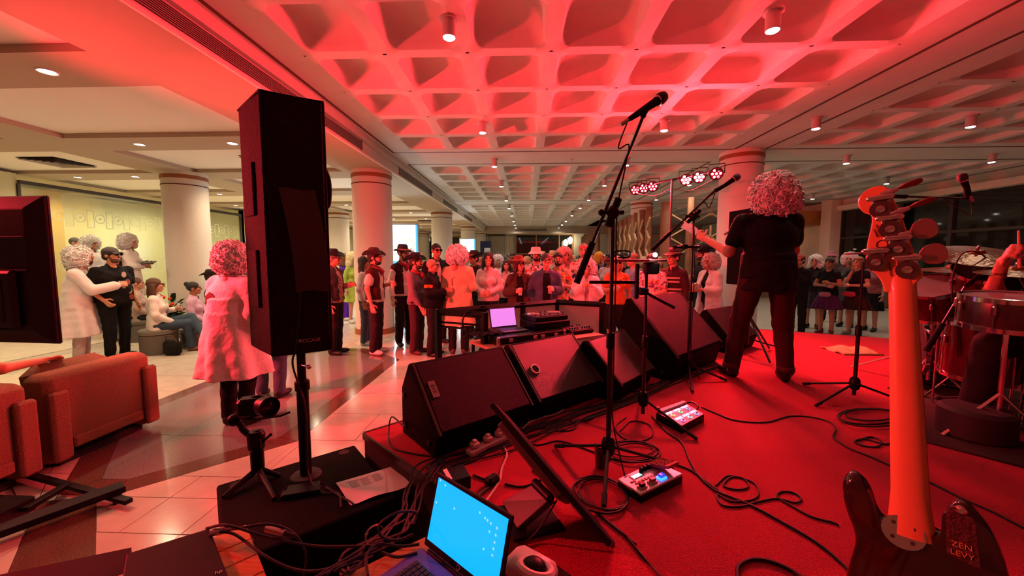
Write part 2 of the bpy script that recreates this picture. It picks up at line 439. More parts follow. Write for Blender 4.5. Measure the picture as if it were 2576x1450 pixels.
# ================================================================== far walls, bulkhead, windows
struct('wall_far', box(-16, 12.2, 29.6, 29.8, 0, 4), M_WALLB)
bh = struct('trim_2', box(-2.92, 12, 27.0, 27.2, 3.34, ZC+.04), M_SOFF)
v = thing('vent_grille', 'wide slotted air vent in far bulkhead above the crowd', 'vent', (.5, 26.99, 3.55))
obj('backing', box(-.75, 1.4, 26.985, 27.0, 3.50, 3.66), M_DARK, v)
for k in range(5): obj('slat', box(-.75, 1.4, 26.96, 26.985, 3.505+k*.033, 3.522+k*.033), M_VENT, v)
def window(n, x0, x1, z0, z1, y, mull, trans):
    wd = struct('window_%d' % n, box(x0, x1, y-.03, y-.015, z0, z1), M_NIGHT)
    fr = [box(x0-.08, x1+.08, y-.09, y, z1, z1+.08), box(x0-.08, x1+.08, y-.09, y, z0-.08, z0), box(x0-.08, x0, y-.09, y, z0, z1), box(x1, x1+.08, y-.09, y, z0, z1)]
    for b in fr: obj('window_frame', b, M_WOOD, wd)
    for x in mull: obj('mullion', box(x-.04, x+.04, y-.08, y-.03, z0, z1), M_WOOD, wd)
    for z in trans: obj('transom', box(x0, x1, y-.08, y-.03, z-.04, z+.04), M_WOOD, wd)
window(1, -.75, 3.45, .3, 3.38, 29.6, (.75, 2.5), (1.95,))
window(2, -9.3, -5.0, .3, 3.2, 29.6, (-8.3, -6.6), (1.9,))
struct('trim_3', box(3.6, 4.3, 29.3, 29.6, 0, 3.6), M_WALLB); struct('trim_4', box(-1.6, -1.0, 29.2, 29.6, 0, 3.6), M_WALLB)
# ------------------------------------------------ glass side wall at the night side
wr = struct('wall_right', box(11.95, 12.1, -4, 15.6, 3.42, ZC+.05), M_WALLB)
obj('cornice', box(11.75, 11.95, -4, 15.6, 3.42, 3.60), M_WALLB, wr)
gl = struct('window_3', box(12.0, 12.03, -4, 15.2, 0, 3.42), M_NIGHT)
for y in (-1.5, 1.0, 3.6, 6.2, 8.8, 11.4, 13.9, 15.2): obj('mullion', box(11.93, 12.0, y-.05, y+.05, 0, 3.42), M_FRAME, gl)
obj('transom', box(11.94, 12.0, -4, 15.2, 2.35, 2.43), M_FRAME, gl); obj('sill', box(11.85, 12.0, -4, 15.2, 0, .25), M_FRAME, gl)
struct('wall_back', box(-16, 12.2, -6.1, -6, 0, 4), M_WALLB)
struct('wall_left', box(-16.2, -16, -6, 30, 0, 4), M_WALLB)
# ================================================================== ceiling lamps
WARM, COOL = (1.0, .74, .44), (1.0, .84, .68)
def ceiling_spot():
    r = thing('ceiling_spot', 'x', 'ceiling light', (0, 0, ZC))
    obj('mount_plate', lathe([(.085, -.018), (.085, 0)], 20), M_LAMPBODY, r, True, world=False)
    obj('housing', lathe([(.058, -.17), (.062, -.165), (.062, -.018), (.05, -.012)], 20), M_LAMPBODY, r, True, world=False)
    obj('lens', mov(lathe([(.002, -.012), (.05, -.008), (.05, 0)], 20), (0, 0, -.168)), M_LAMP, r, True, world=False)
    return r
SPX = [(-.72, 'above the row of cowboys'), (2.2, 'above the singer'), (4.56, 'on the beam line behind the singer'), (6.9, 'above the drum kit'), (9.9, 'beside the dark glass wall')]
SPY = [(3.70, 'nearest'), (6.42, 'second'), (8.75, 'third'), (11.15, 'fourth'), (13.9, 'fifth'), (16.1, 'sixth'), (18.9, 'seventh'), (21.8, 'eighth'), (24.2, 'ninth'), (26.5, 'farthest')]
sp0 = None
for x, sx in SPX:
    for k, (y, sy) in enumerate(SPY):
        if x > 4 and y > 14.5: continue
        if (x, k) in ((4.56, 2), (6.9, 0), (9.9, 0), (4.56, 4)) and x != 4.56: continue
        if x == 4.56 and y in (8.75, 16.1): continue
        lab = '%s round ceiling spot lamp in the row %s' % (sy, sx)
        if sp0 is None: sp0 = ceiling_spot(); o = sp0; o.location = (x, y, ZC); o['label'] = lab; o['group'] = 'surface ceiling spots'
        else: o = dup(sp0, (x, y, ZC), label=lab, group='surface ceiling spots')
        lamp('spot_light', 'SPOT', (x, y, ZC-.19), E_SPOT*((.5 if y < 8 else 2.2) if x < 6 else (.25 if y < 8 else 1.3)), COOL, None, (x, y, 0), .06, 150, .9)
def downlight():
    r = thing('downlight', 'x', 'ceiling light', (0, 0, ZS))
    obj('trim_ring', lathe([(.055, -.002), (.075, -.012), (.085, 0)], 20, False), M_LAMPBODY, r, True, world=False)
    obj('lens', lathe([(.002, -.004), (.06, -.003)], 20), M_LAMP, r, True, world=False)
    return r
DLX = [(-4.76, 'beside the ceiling step'), (-6.32, 'over the seated women'), (-8.92, 'before the glass wall'), (-10.3, 'along the glass wall')]
d0 = None
ORD = ['nearest', 'second', 'third', 'fourth', 'fifth', 'sixth', 'seventh', 'eighth', 'ninth', 'tenth']
for x, s in DLX:
    n = 0
    for k in range(9):
        y = 3.80+2.41*k
        if x < -10 and k < 1: continue
        lab = '%s small recessed downlight in the lower ceiling %s' % (ORD[n], s); n += 1
        if d0 is None: d0 = downlight(); o = d0; o.location = (x, y, ZS); o['label'] = lab; o['group'] = 'recessed downlights'
        else: o = dup(d0, (x, y, ZS), label=lab, group='recessed downlights')
        lamp('down_light', 'SPOT', (x, y, ZS-.03), E_DOWN, WARM, None, (x, y, 0), .05, 150, .9)
# smoke detector and sprinkler
s = thing('sprinkler', 'small sprinkler head on plaster band between coffered bays', 'sprinkler', (1.0, 8.8, ZC))
obj('rose', lathe([(.05, -.015), (.05, 0)], 14), M_LAMPBODY, s, True, world=False)
obj('nozzle', lathe([(.03, -.07), (.012, -.06), (.012, -.015)], 12), M_CHROME, s, True, world=False)

# ================================================================== lit glass wall with frosted motif
GX = -11.2
gw = struct('window_4', box(GX-.012, GX, 8.2, 11.75, .1, 3.28), mat('green_glass', (.80, .90, .72), .25, trans=.9, alpha=.35))
obj('pane', box(GX-.012, GX, 11.80, 14.75, .1, 3.28), MATS['green_glass'], gw)
obj('head_rail', box(GX-.06, GX+.06, 8.2, 14.8, 3.28, 3.36), M_FRAME, gw)
obj('sill_rail', box(GX-.06, GX+.06, 8.2, 14.8, 0, .10), M_FRAME, gw)
for y in (8.2, 11.77, 14.8): obj('mullion', box(GX-.04, GX+.04, y-.025, y+.025, .1, 3.28), M_FRAME, gw)
def motif(y, z, n, kind):
    x = GX+.004
    if kind: 
        obj('frosted_ring', mov(rot(lathe([(.105, 0), (.122, 0), (.122, .006), (.105, .006)], 20, False), RY(PI/2)), (x, y, z)), M_FROST, gw, True)
        obj('frosted_dot', mov(rot(lathe([(.03, 0), (.03, .006)], 10), RY(PI/2)), (x, y, z)), M_FROST, gw)
    else:
        for b in (box(x, x+.006, y-.085, y-.070, z-.24, z+.20), box(x, x+.006, y+.070, y+.085, z-.24, z+.20), box(x, x+.006, y-.07, y+.07, z+.185, z+.20), box(x, x+.006, y-.07, y+.07, z-.24, z-.225)):
            obj('frosted_bar', b, M_FROST, gw)
for k in range(28):
    y = 8.45+k*.225
    motif(y, 2.66, k, k % 2 == 0)
    if y > 8.4: motif(y, 1.46, k, k % 2 == 0)
struct('wall_left', box(-16, GX-.06, 8.05, 8.2, 0, ZS), M_WALLY); struct('wall_left', box(-16, GX, 14.8, 15.0, 0, ZS), M_WALLY)
struct('wall_left', box(-13.6, -13.5, 8.2, 14.8, 0, ZS), M_WALLY)
struct('wall_left', box(GX-.05, GX, 4.0, 8.2, 0, ZS), M_WALLY)
struct('wall_left', box(GX-.05, GX, 14.8, 30, 0, ZS), mat('green_wall', (.62, .60, .42), .8))
struct('column', box(-13.5, -13.2, 9.6, 10.6, 0, ZS), mat('ochre_paint', (.55, .30, .05), .7))
for y in (9.0, 10.4, 11.8, 13.2):
    o = dup(d0, (-12.4, y, ZS), label='%s downlight inside the lit room behind frosted glass wall' % ORD[int((y-9)/1.3)], group='downlights behind the glass wall')
    lamp('down_light', 'SPOT', (-12.4, y, ZS-.03), E_DOWN*1.1, (1.0, .90, .50), None, (-12.6, y, 0), .05, 160, .9)

# ================================================================== stage
SZ = .60
STAGE = [(-.97, 2.20), (2.75, 5.85), (3.15, 5.85), (4.55, 5.22), (8.2, 3.6), (8.2, -3), (3.2, -1.6), (.16, 1.19)]
stg = thing('stage', 'low stage with red carpet and dark side panels', 'stage', (2, 2, 0))
obj('deck', prism(STAGE, .02, SZ-.012), M_STAGE, stg)
obj('carpet', prism(STAGE, SZ-.012, SZ), M_CARPET, stg)
a = np.array(STAGE)
for i in (7, 0, 1, 2):
    p, q = a[i], a[(i+1) % 8]; d = (q-p)/np.linalg.norm(q-p); n = np.array([d[1], -d[0]])
    if (n@((p+q)/2-np.array([2.5, 2.5]))) < 0: n = -n
    obj('edge_trim', prism([p, q, q+n*.012, p+n*.012], SZ-.035, SZ+.003), mat('edge_metal', (.06, .03, .03), .4, metal=.4), stg)

# ================================================================== red LED light bars
M_LED = mat('red_led', (1, .12, .16), .4, emit=9, ecol=(1, .10, .14))
M_LEDHOT = mat('hot_led', (1, .6, .65), .4, emit=34, ecol=(1, .45, .52))
def par_can(parent, c, aim, hot, energy, i, spot_=165):
    c = np.array(c, float); d = np.array(aim, float)-c; d /= np.linalg.norm(d)
    R = frame(np.cross([0, 0, 1.], d), np.cross(d, np.cross([0, 0, 1.], d)))
    o = obj('par_can', mov(rot(lathe([(.06, -.10), (.09, -.08), (.098, 0), (.09, .004), (.088, -.012)], 20), R), c), M_BLACK, parent, True)
    obj('front_plate', mov(rot(lathe([(.088, -.014), (.088, -.010)], 20), R), c), mat('led_plate', (.20, .02, .03), .3), o)
    for k in range(7):
        t = k*PI/3; p = np.array([0, 0, -.006]) if k == 6 else np.array([.055*math.cos(t), .055*math.sin(t), -.006])
        obj('led_lens', mov(rot(mov(lathe([(.002, .006), (.018, .003), (.02, 0)], 10), p), R), c), M_LEDHOT if hot else M_LED, o, True)
    obj('yoke', tube([c+R@np.array([-.11, 0, -.04]), c+R@np.array([-.11, .14, -.04]), c+R@np.array([.11, .14, -.04]), c+R@np.array([.11, 0, -.04])], .008, 6), M_BLACKM, o)
    lamp('par_light', 'SPOT', c+d*.03, energy, RED, parent, c+d*3, .09, spot_, .75)
def light_bar(label, base, p0, p1, n, aim, hots, energy, spot_=165):
    base = np.array(base, float); r = thing('light_stand', label, 'stage light', base)
    top = (np.array(p0)+np.array(p1))/2
    obj('pole', G(cyl(base+[0, 0, .05], top, .022, .018)), mat('stand_metal', (.16, .14, .15), .4, metal=.6), r, True)
    for k in range(3):
        t = k*2*PI/3+.4; e = np.array([math.cos(t)*.42, math.sin(t)*.42, .015])
        obj('leg', tube([base+[0, 0, .55], base+e], .013, 8), M_BLACKM, r, True)
    obj('cross_bar', cyl(p0, p1, .016), M_BLACKM, r, True)
    for k in range(n):
        f = k/(n-1); s = .06+f*.88
        if n == 6: s = (.02, .14, .26, .66, .80, .97)[k]
        c = np.array(p0)+(np.array(p1)-np.array(p0))*s-np.array([0, 0, .05])
        par_can(r, c, aim[k] if isinstance(aim, list) else aim, hots[k], energy[k] if isinstance(energy, list) else energy, k, spot_[k] if isinstance(spot_, list) else spot_)
    pts = catmull([np.array(p0)+[0, 0, -.10], np.array(p0)*.7+np.array(p1)*.3+[0, 0, -.22], top+[0, 0, -.15], np.array(p0)*.3+np.array(p1)*.7+[0, 0, -.24], np.array(p1)+[0, 0, -.10]], 6)
    obj('power_cable', tube(pts, .006, 6), M_RUB, r, True)
    return r
light_bar('tall black stand carrying six red glowing LED lamps behind the singer', (2.47, 6.82, 0), (2.04, 7.50, 2.98), (2.92, 6.05, 2.98), 6, (.6, 1.0, 1.6), (0, 0, 0, 1, 1, 0), E_RED_BAR)
light_bar('second stand of red LED lamps beyond the armchairs and television', (-5.0, 2.70, 0), (-5.15, 2.25, 2.30), (-4.85, 3.15, 2.30), 3, [(1.0, 1.0, 1.35), (-.8, 6.6, 1.4), (1.0, 4.6, 2.4)], (0, 0, 0), [E_RED_SIDE*1.6, E_RED_SIDE*1.9, E_RED_SIDE*.36], [44, 95, 150])

# ================================================================== timber post screens and lattice
def log(x, y, h, r, parent=None, name='log_post'):
    n = 12; t = np.linspace(0, 2*PI, n, endpoint=False); rn = np.random.RandomState(int(abs(x*91+y*37)))
    rings = []
    for z in np.linspace(0, h, 9):
        rr = r*(1+.10*rn.randn(n)*.5)*(1+.05*rn.randn()); rings.append(np.c_[x+rr*np.cos(t)+.01*rn.randn(), y+rr*np.sin(t), np.full(n, z)])
    return ring_loft(rings)
LOGN = 0
def log_screen(x, ys, hs, r, words_, zig=True):
    for i, (y, h) in enumerate(zip(ys, hs)):
        o = thing('timber_post', '%s carved log post counted from the far end of %s' % (ORD[i] if i else 'first', words_), 'post', (x, y, 0), group='log posts of '+words_)
        obj('log', log(x, y, h, r), M_LOG, o, True)
        if zig and i:
            zz = np.arange(.3, h-.35, .30)
            for k, z in enumerate(zz):
                s = 1 if k % 2 else -1; c = np.array([x-.12, y-.3, z]); d = np.array([.05*s, .34*s, .17]); 
                obj('slat', tube([c-d, c+d], .035, 4), M_SLAT, o)
log_screen(3.92, np.linspace(18.2, 12.6, 9), np.linspace(3.15, 3.28, 9), .11, 'the nearer timber screen')
log_screen(3.92, np.linspace(27.0, 21.4, 8), np.linspace(3.1, 3.2, 8), .13, 'the farther timber screen', False)
for i, (x, y, h, r) in enumerate([(4.30, 12.15, 3.35, .16), (4.80, 11.55, 3.40, .12)]):
    single('timber_post', log(x, y, h, r), M_LOG, ['thick smooth log post at the near end of timber screen', 'slim log post standing before the wooden lattice'][i], 'post', smooth=True)
lat = thing('lattice_screen', 'pale wooden lattice screen of hexagons between post and column', 'screen', (5.2, 12.0, 0))
def bar2(p, q, w=.035, d=.05, y=12.0):
    p = np.array(p, float); q = np.array(q, float); e = (q-p)/np.linalg.norm(q-p); n = np.array([-e[1], e[0]])*w/2
    P = [p-n, q-n, q+n, p+n]
    v = np.array([(a_[0], yy_, a_[1]) for yy_ in (y-d/2, y+d/2) for a_ in P]); return v, [(0,1,2,3)[::-1], (4,5,6,7), (0,1,5,4), (1,2,6,5), (2,3,7,6), (3,0,4,7)]
HX, HZ = .62, .36
for i in range(5):
    for j in range(9):
        x = 4.35+i*HX; z = .12+j*HZ
        if x > 6.3: continue
        up = (i+j) % 2
        if z+HZ < 3.25: obj('bar', bar2((x, z+(HZ if up else 0)), (x+HX, z+(0 if up else HZ))), M_SLAT, lat)
        if j % 2 == i % 2 and z+HZ < 3.25: obj('bar', bar2((x, z), (x, z+HZ)), M_SLAT, lat)
lat2 = thing('lattice_screen', 'small far wooden lattice beside the farther log posts', 'screen', (4.7, 21.0, 0))
for j in range(7):
    obj('bar', bar2((4.3, .3+j*.42), (5.2, .3+j*.42+(.42 if j % 2 else -.29)), .05, .05, 21.0), M_SLAT, lat2); obj('bar', bar2((4.3+.45*(j % 2), .3+j*.42), (5.2, .72+j*.36), .05, .05, 21.0), M_SLAT, lat2)

# ================================================================== back of the hall: light boxes, banner, curtain
def light_box(label, x, y, w_, h, z0, txt):
    r = thing('advert_light_box', label, 'light box', (x, y, 0))
    obj('case', cbox((x, y, (z0+h+.06)/2), (w_+.12, .20, z0+h+.06), .02), mat('box_case', (.55, .58, .62), .4), r)
    obj('screen_face', cbox((x, y-.103, z0+h/2), (w_, .01, h)), mat('ad_white', (.75, .92, 1), .4, emit=.95, ecol=(.72, .92, 1.0)), r)
    obj('blue_band', cbox((x, y-.110, z0+h*.26), (w_, .006, h*.5)), mat('ad_blue', (.1, .5, .85), .4, emit=.8, ecol=(.05, .45, .85)), r)
    obj('blue_side', cbox((x+w_/2+.035, y-.104, z0+h/2), (.06, .012, h)), MATS['ad_blue'], r)
    if txt:
        words('lettering', 'ays', .30, mat('ad_red', (.8, .08, .05), .5, emit=.4), r, (x+w_*.22, y-.108, z0+h*.66), np.c_[[1, 0, 0], [0, 0, 1], [0, -1, 0]])
        obj('sun_arc', mov(rot(lathe([(.13, 0), (.155, 0), (.155, .004), (.13, .004)], 24, False), RX(PI/2)), (x+w_*.30, y-.108, z0+h*.74)), mat('ad_orange', (1, .55, .2), .5, emit=.8), r)
        obj('small_print', cbox((x+w_*.22, y-.108, z0+h*.56), (.26, .004, .05)), MATS['ad_blue'], r)
        for k in range(5): obj('blue_tile', cbox((x+w_*.22, y-.116, z0+h*(.06+.09*k)), (w_*.42, .006, h*.05)), mat('ad_pale', (.4, .75, 1), .5, emit=.8, ecol=(.35, .7, 1)), r)
    lamp('panel_light', 'AREA', (x, y-.16, z0+h/2), 45, (.75, .9, 1), r, (x, y-3, z0+h/2-.5), .9)
light_box('tall bright blue and white advert light box behind the near column', -4.05, 12.4, 1.0, 2.35, .35, True)
light_box('far bright pale blue advert screen between two columns', -3.0, 19.6, .7, 1.7, .9, False)
b = thing('banner_stand', 'navy blue roll-up banner with white notice by far columns', 'banner', (-2.45, 23.2, 0))
obj('panel', cbox((-2.45, 23.2, 1.4), (.66, .05, 2.5), .02), mat('navy_board', (.010, .02, .10), .5), b)
obj('white_notice', cbox((-2.35, 23.165, 2.0), (.36, .01, .5)), mat('notice_white', (.8, .8, .85), .6), b); obj('foot', cbox((-2.45, 23.2, .06), (.8, .4, .1)), M_BLACK, b)
cur = thing('curtain', 'pale gathered curtain hanging by the far window', 'curtain', (-2.0, 29.2, 0))
g = grid_surf(lambda u, v: (-3.3+u*2.3, 29.2+.06*math.sin(u*70), .05+v*3.25), 90, 2)
obj('drape', slab_from_sheet(g, (0, .02, 0)), mat('curtain_cloth', (.62, .55, .45), .9), cur, True); obj('rail', box(-3.4, -.9, 29.18, 29.22, 3.28, 3.32), M_FRAME, cur)
# hanging lamps at the far windows
for i, (u, v, y) in enumerate([(1435, 605, 28.8), (1423, 612, 28.8), (1061, 600, 28.5)]):
    p = aty(u, v, y)
    l = thing('pendant_lamp', ['glowing pendant globe nearest the far window edge', 'second glowing pendant globe by far window', 'small pendant lamp glowing behind the sunglasses man'][i], 'lamp', p)
    obj('globe', ball(p, (.16, .16, .28 if i < 2 else .15), 14, 10), mat('globe_glow', (1, .85, .6), .5, emit=9, ecol=(1, .85, .6)), l, True); obj('cord', cyl(p+[0, 0, .2], [p[0], p[1], 3.43 if p[0] > -2.9 else 3.51], .01, n=6), M_RUB, l)
# ---- things at the far end of the night side
vb = thing('wood_canopy', 'orange wooden canopy over bar beyond the singer', 'canopy', (11.0, 16, 2.9))
obj('fascia', box(9.6, 12.4, 15.9, 16.1, 2.95, 3.52), M_WOOD, vb); obj('soffit_board', box(9.6, 12.4, 16.1, 18, 2.95, 3.02), M_WOOD, vb)
bb = thing('bar_counter', 'long brown bar counter front beyond the singer', 'bar', (10.5, 16.2, 0))
obj('front', box(9.4, 11.9, 16.2, 16.4, 0, 1.1), mat('bar_front', (.22, .12, .07), .5), bb); obj('counter_top', box(9.3, 12.0, 16.1, 16.7, 1.1, 1.16), mat('bar_top', (.4, .3, .22), .3), bb)
obj('back_shelf', box(9.4, 11.9, 17.6, 17.7, 1.3, 2.6), mat('bar_back', (.12, .06, .04), .4), bb); obj('glow_strip', box(9.5, 11.8, 17.55, 17.6, 2.0, 2.06), mat('bar_glow', (1, .7, .4), .5, emit=3), bb)
struct('trim_5', box(11.55, 11.95, 15.2, 15.7, 0, ZC), M_WALLB)
struct('wall_right', box(12.0, 12.2, 15.7, 30, 0, 4), M_WALLB)
cd_ = thing('curtain', 'brown drape hanging against the dark glass wall', 'curtain', (11.8, 13.3, 0))
g = grid_surf(lambda u, v: (11.80+.05*math.sin(u*38), 12.7+u*.9, .05+v*3.3), 40, 2)
obj('drape', slab_from_sheet(g, (.03, 0, 0)), mat('drape_brown', (.20, .10, .06), .9), cd_, True); obj('rail', box(11.78, 11.84, 12.5, 13.8, 3.35, 3.39), M_FRAME, cd_)
# ================================================================== wedge monitors along the stage front
M_GRILLE = mat('speaker_grille', (.008, .004, .004), .5, bump=.6, bscale=320, spec=.10)
M_CAB = mat('cabinet_paint', (.006, .005, .005), .7, bump=.4, bscale=150, spec=.05)
D42, E42 = np.array([.743, .669, 0]), np.array([.669, -.743, 0])
def sweep(prof, o, d, e, L, inset_=0.):
    """closed profile of (s,z) swept by L along d"""
    o = np.array(o, float); P = [o+e*s+np.array([0, 0, z]) for s, z in prof]; n = len(P)
    v = np.array([p+d*inset_ for p in P]+[p+d*(L-inset_) for p in P]); 
    f = [tuple(range(n-1, -1, -1)), tuple(range(n, 2*n))]+[(i, (i+1) % n, n+(i+1) % n, n+i) for i in range(n)]
    return v, f
M_GRILLE2 = mat('sheen_grille', (.010, .005, .005), .42, bump=.5, bscale=320, spec=.6)  # shinier copy of the speaker grille, putting red lamp sheen on two wedges
def wedge(label, o, ang, L, hz, s_ap, s_lip, logo=None, port=False, handle=True, gm=None):
    d = np.array([math.cos(ang), math.sin(ang), 0]); e = np.array([math.sin(ang), -math.cos(ang), 0]); o = np.array([o[0], o[1], SZ])
    r = thing('monitor_wedge', label, 'stage monitor', o+d*L/2, group='floor monitors along the stage')
    prof = [(0, .0), (s_lip-.05, .0), (s_lip, hz*.30), (s_ap, hz), (s_ap-.04, hz-.005), (0, hz*.62)]
    obj('cabinet', sweep(prof, o, d, e, L), M_CAB, r, bev=.012)
    # grille plate proud of the sloped face
    n = np.array([0, 0, 1.])*(s_lip-s_ap)+e*(hz*.70); n /= np.linalg.norm(n)
    a = o+e*s_ap+np.array([0, 0, hz]); b = o+e*s_lip+np.array([0, 0, hz*.30])
    m0 = lambda u, v: a+(b-a)*(.03+.94*u)+d*L*(.03+.94*v)
    P = np.array([m0(0, 0), m0(1, 0), m0(1, 1), m0(0, 1)]); v = np.vstack([P+n*.001, P+n*.012])
    obj('grille', (v, [(3,2,1,0), (4,5,6,7), (0,1,5,4), (1,2,6,5), (2,3,7,6), (3,0,4,7)]), gm or M_GRILLE, r, bev=.004)
    for v_ in (.015, .985):
        p, q = a+d*L*v_+n*.006, b+d*L*v_+n*.006
        obj('edge_strip', tube([p, (p+q)/2, q], .009, 6), mat('worn_edge', (.07, .05, .04), .5, metal=.3), r, True)
    if logo:
        R = np.c_[(b-a)/np.linalg.norm(b-a), d, n] if False else np.c_[d, (a-b)/np.linalg.norm(a-b), n]
        c = a+(b-a)*.42+d*L*.10+n*.015
        R2 = np.c_[(b-a)/np.linalg.norm(b-a), d, n]
        obj('badge', mov(rot(cbox((0, 0, 0), (.10, .042, .004), .001), R2), c), mat('badge_plate', (.35, .25, .25), .4), r)
        words('lettering', logo, .03, M_BLACK, r, c+n*.0022, R2)
    if port:
        c = a+(b-a)*.5+d*L*.16+n*.014; R2 = np.c_[(b-a)/np.linalg.norm(b-a), d, n]
        obj('handle_cup', mov(rot(torus((0, 0, 0), .032, .008, n=18, m=6), R2), c), M_CHROME, r, True)
        obj('cup_well', mov(rot(lathe([(.03, -.002), (.03, .001)], 16), R2), c), M_DARK, r)
    if handle:
        for s_, z_ in ((s_lip*.78, .07), (.06, .07), (.05, hz*.55)):
            c = o+e*s_+np.array([0, 0, z_])-d*.002
            obj('foot_stud', mov(rot(lathe([(.016, 0), (.016, .008), (.006, .010)], 12), frame(e, [0, 0, 1])@np.diag([1, 1, 1])), c), M_RUB, r, True)
    return r
wedge('black floor monitor wedge with metal badge, nearest the stage corner', (-.745, 2.215), math.radians(42), .66, .45, .14, .45, 'EVX', False)
wedge('floor monitor wedge with round handle cup, second from the stage corner', (-.22, 2.70), math.radians(42), .66, .45, .14, .45, None, True, gm=M_GRILLE2)
wedge('smaller floor monitor wedge in front of the controller table, third in row', (.36, 2.98), math.radians(50), .60, .42, .13, .42, None, False, gm=M_GRILLE2)
wedge('large dark monitor cabinet with sloping front beside the singer', (.86, 3.62), math.radians(44), .98, .68, .12, .58, None, False)
wedge('floor monitor wedge standing under the small loudspeaker near singer', (1.95, 4.55), math.radians(38), .62, .46, .16, .46, None, False)

# ================================================================== microphone stands
M_STAND = mat('stand_black', (.010, .008, .009), .32, spec=.4)
M_MIC = mat('mic_grille', (.06, .05, .055), .35, metal=.6, bump=.8, bscale=400)
def mic(r, tail, head, prefix=''):
    t = np.array(tail, float); h = np.array(head, float); d = h-t; L = np.linalg.norm(d); d = d/L
    R = frame(np.cross(d, [0, 0, 1.]), np.cross(np.cross(d, [0, 0, 1.]), d))@np.eye(3); R = np.c_[R[:, 0], np.cross(d, R[:, 0]), d]
    b = obj('microphone', mov(rot(lathe([(.010, 0), (.013, .02), (.021, L-.055), (.024, L-.045)], 14), R), t), M_BLACK, r, True)
    obj('head_grille', mov(rot(lathe([(.022, L-.046), (.029, L-.03), (.030, L-.015), (.024, L+.004), (.010, L+.012)], 14), R), t), M_MIC, b, True)
    obj('collar', mov(rot(lathe([(.027, L-.05), (.027, L-.042)], 14), R), t), M_CHROME, b, True)
    obj('plug', mov(rot(lathe([(.009, -.05), (.010, -.045), (.010, .002)], 10), R), t), mat('silver_plug', (.5, .5, .5), .3, metal=.9), b, True)
def tripod_stand(label, base, feet, ztop, boom=None, micp=None, hub=.12, group='microphone stands', cat='microphone stand', z0=SZ, cable=None):
    x, y = base; r = thing('microphone_stand', label, cat, (x, y, z0), group=group)
    hubz = z0+hub
    for f in feet:
        f = np.array([f[0], f[1], z0+.012]); p = np.array([x, y, hubz]); e = (f-p)/np.linalg.norm(f-p)
        lg = obj('leg', cyl(p, f, .0085, .0085, 8), M_STAND, r, True)
        obj('foot_tip', cyl(f-e*.05, f+e*.008, .013, .011, 8), M_RUB, lg, True)
    obj('hub', mov(lathe([(.014, -.05), (.026, -.045), (.036, -.01), (.030, .03), (.017, .045)], 14), (x, y, hubz)), M_BLACK, r, True)
    zc = z0+(ztop-z0)*.52
    obj('lower_tube', cyl((x, y, z0+.04), (x, y, zc), .0125, n=10), M_STAND, r, True)
    obj('collar', mov(lathe([(.014, -.05), (.02, -.045), (.02, .02), (.015, .03)], 12), (x, y, zc)), M_BLACK, r, True)
    obj('upper_tube', cyl((x, y, zc), (x, y, ztop), .009, n=10), M_STAND, r, True)
    if boom is not None:
        p, q = np.array(boom[0], float), np.array(boom[1], float); c = np.array([x, y, ztop]); d = (q-p)/np.linalg.norm(q-p)
        obj('boom_arm', tube([p, q], .008, 8), M_STAND, r, True)
        obj('clutch', G(ball(c, (.030, .030, .034), 12, 8), cyl(c-np.array([.05, 0, 0]), c+np.array([.05, 0, 0]), .010), ball(c+np.array([-.055, 0, 0]), .016, 8, 6)), M_BLACK, r, True)
        obj('sleeve', cyl(c-d*.07, c+d*.07, .017, n=10), M_BLACK, r, True)
        obj('counterweight', cyl(p-d*.01, p+d*.20, .0165, .0165, 10), M_BLACK, r, True)
        if micp is not None:
            m = np.array(micp[0])*.45+np.array(micp[1])*.55; obj('mic_clip', G(cyl(q, m, .012), ball(q, .014, 8, 6)), M_BLACK, r, True)
            mic(r, *micp)
            tl = np.array(micp[0]); sl = .5*(p+q)
            pts = catmull([tl, tl+(tl-np.array(micp[1]))*.25+[0, 0, -.10], q*.75+sl*.25+[-.03, -.01, -.04], q*.35+sl*.65+[.012, -.012, 0], c*.7+sl*.3+[.02, -.015, -.02], [x+.016, y-.012, ztop-.3], [x+.014, y-.014, zc-.2], [x+.016, y-.015, z0+.25], [x+.06, y-.10, z0+.01]], 6)
            obj('mic_cable', tube(pts, .0035, 6), M_RUB, r, True)
    return r
Y1 = 1.86
tripod_stand('tall microphone stand with long boom reaching up, nearest on stage', (.41, Y1), [(.17, 2.06), (.33, 1.56), (.74, 1.90)], aty(1530, 535, Y1)[2], (aty(1452, 708, Y1), aty(1618, 292, Y1+.05)), (aty(1580, 302, Y1+.03), aty(1670, 243, Y1+.10)))
tray_y = 2.46
r2 = tripod_stand('stand holding flat tray with clip lamp, behind the tall boom stand', (.76, tray_y), [(.38, 2.40), (.98, 2.18), (.86, 2.83)], 1.60, cat='stand', hub=.14)
c = np.array([.72, tray_y+.08, 1.635])
g = [(-.22, -.06, .02), (.03, -.16, -.035), (.12, -.10, -.03), (.24, .12, -.015), (-.02, .20, .03)]
obj('tray', prism([(c[0]+p[0], c[1]+p[1]) for p in g], c[2]-.010, c[2]+.006), mat('tray_wood', (.12, .04, .04), .4), r2, bev=.004)
obj('bracket', G(cbox((.78, tray_y-.02, 1.585), (.09, .06, .075), .01), cbox((.70, tray_y, 1.50), (.022, .03, .22), .004), cbox((.55, tray_y, 1.495), (.30, .022, .02), .004)), M_BLACK, r2)
obj('clamp', G(cbox((.74, tray_y, 1.44), (.06, .06, .05), .01), cyl((.74, tray_y, 1.44), (.92, tray_y-.06, 1.34), .010)), M_BLACK, r2)
obj('clip_frame', tube(catmull([(c[0]-.16, tray_y-.02, 1.655), (c[0]-.16, tray_y-.02, 1.69), (c[0]-.08, tray_y-.02, 1.69), (c[0]-.08, tray_y-.02, 1.655)], 5, True), .006, 6), M_BLACK, r2, True)
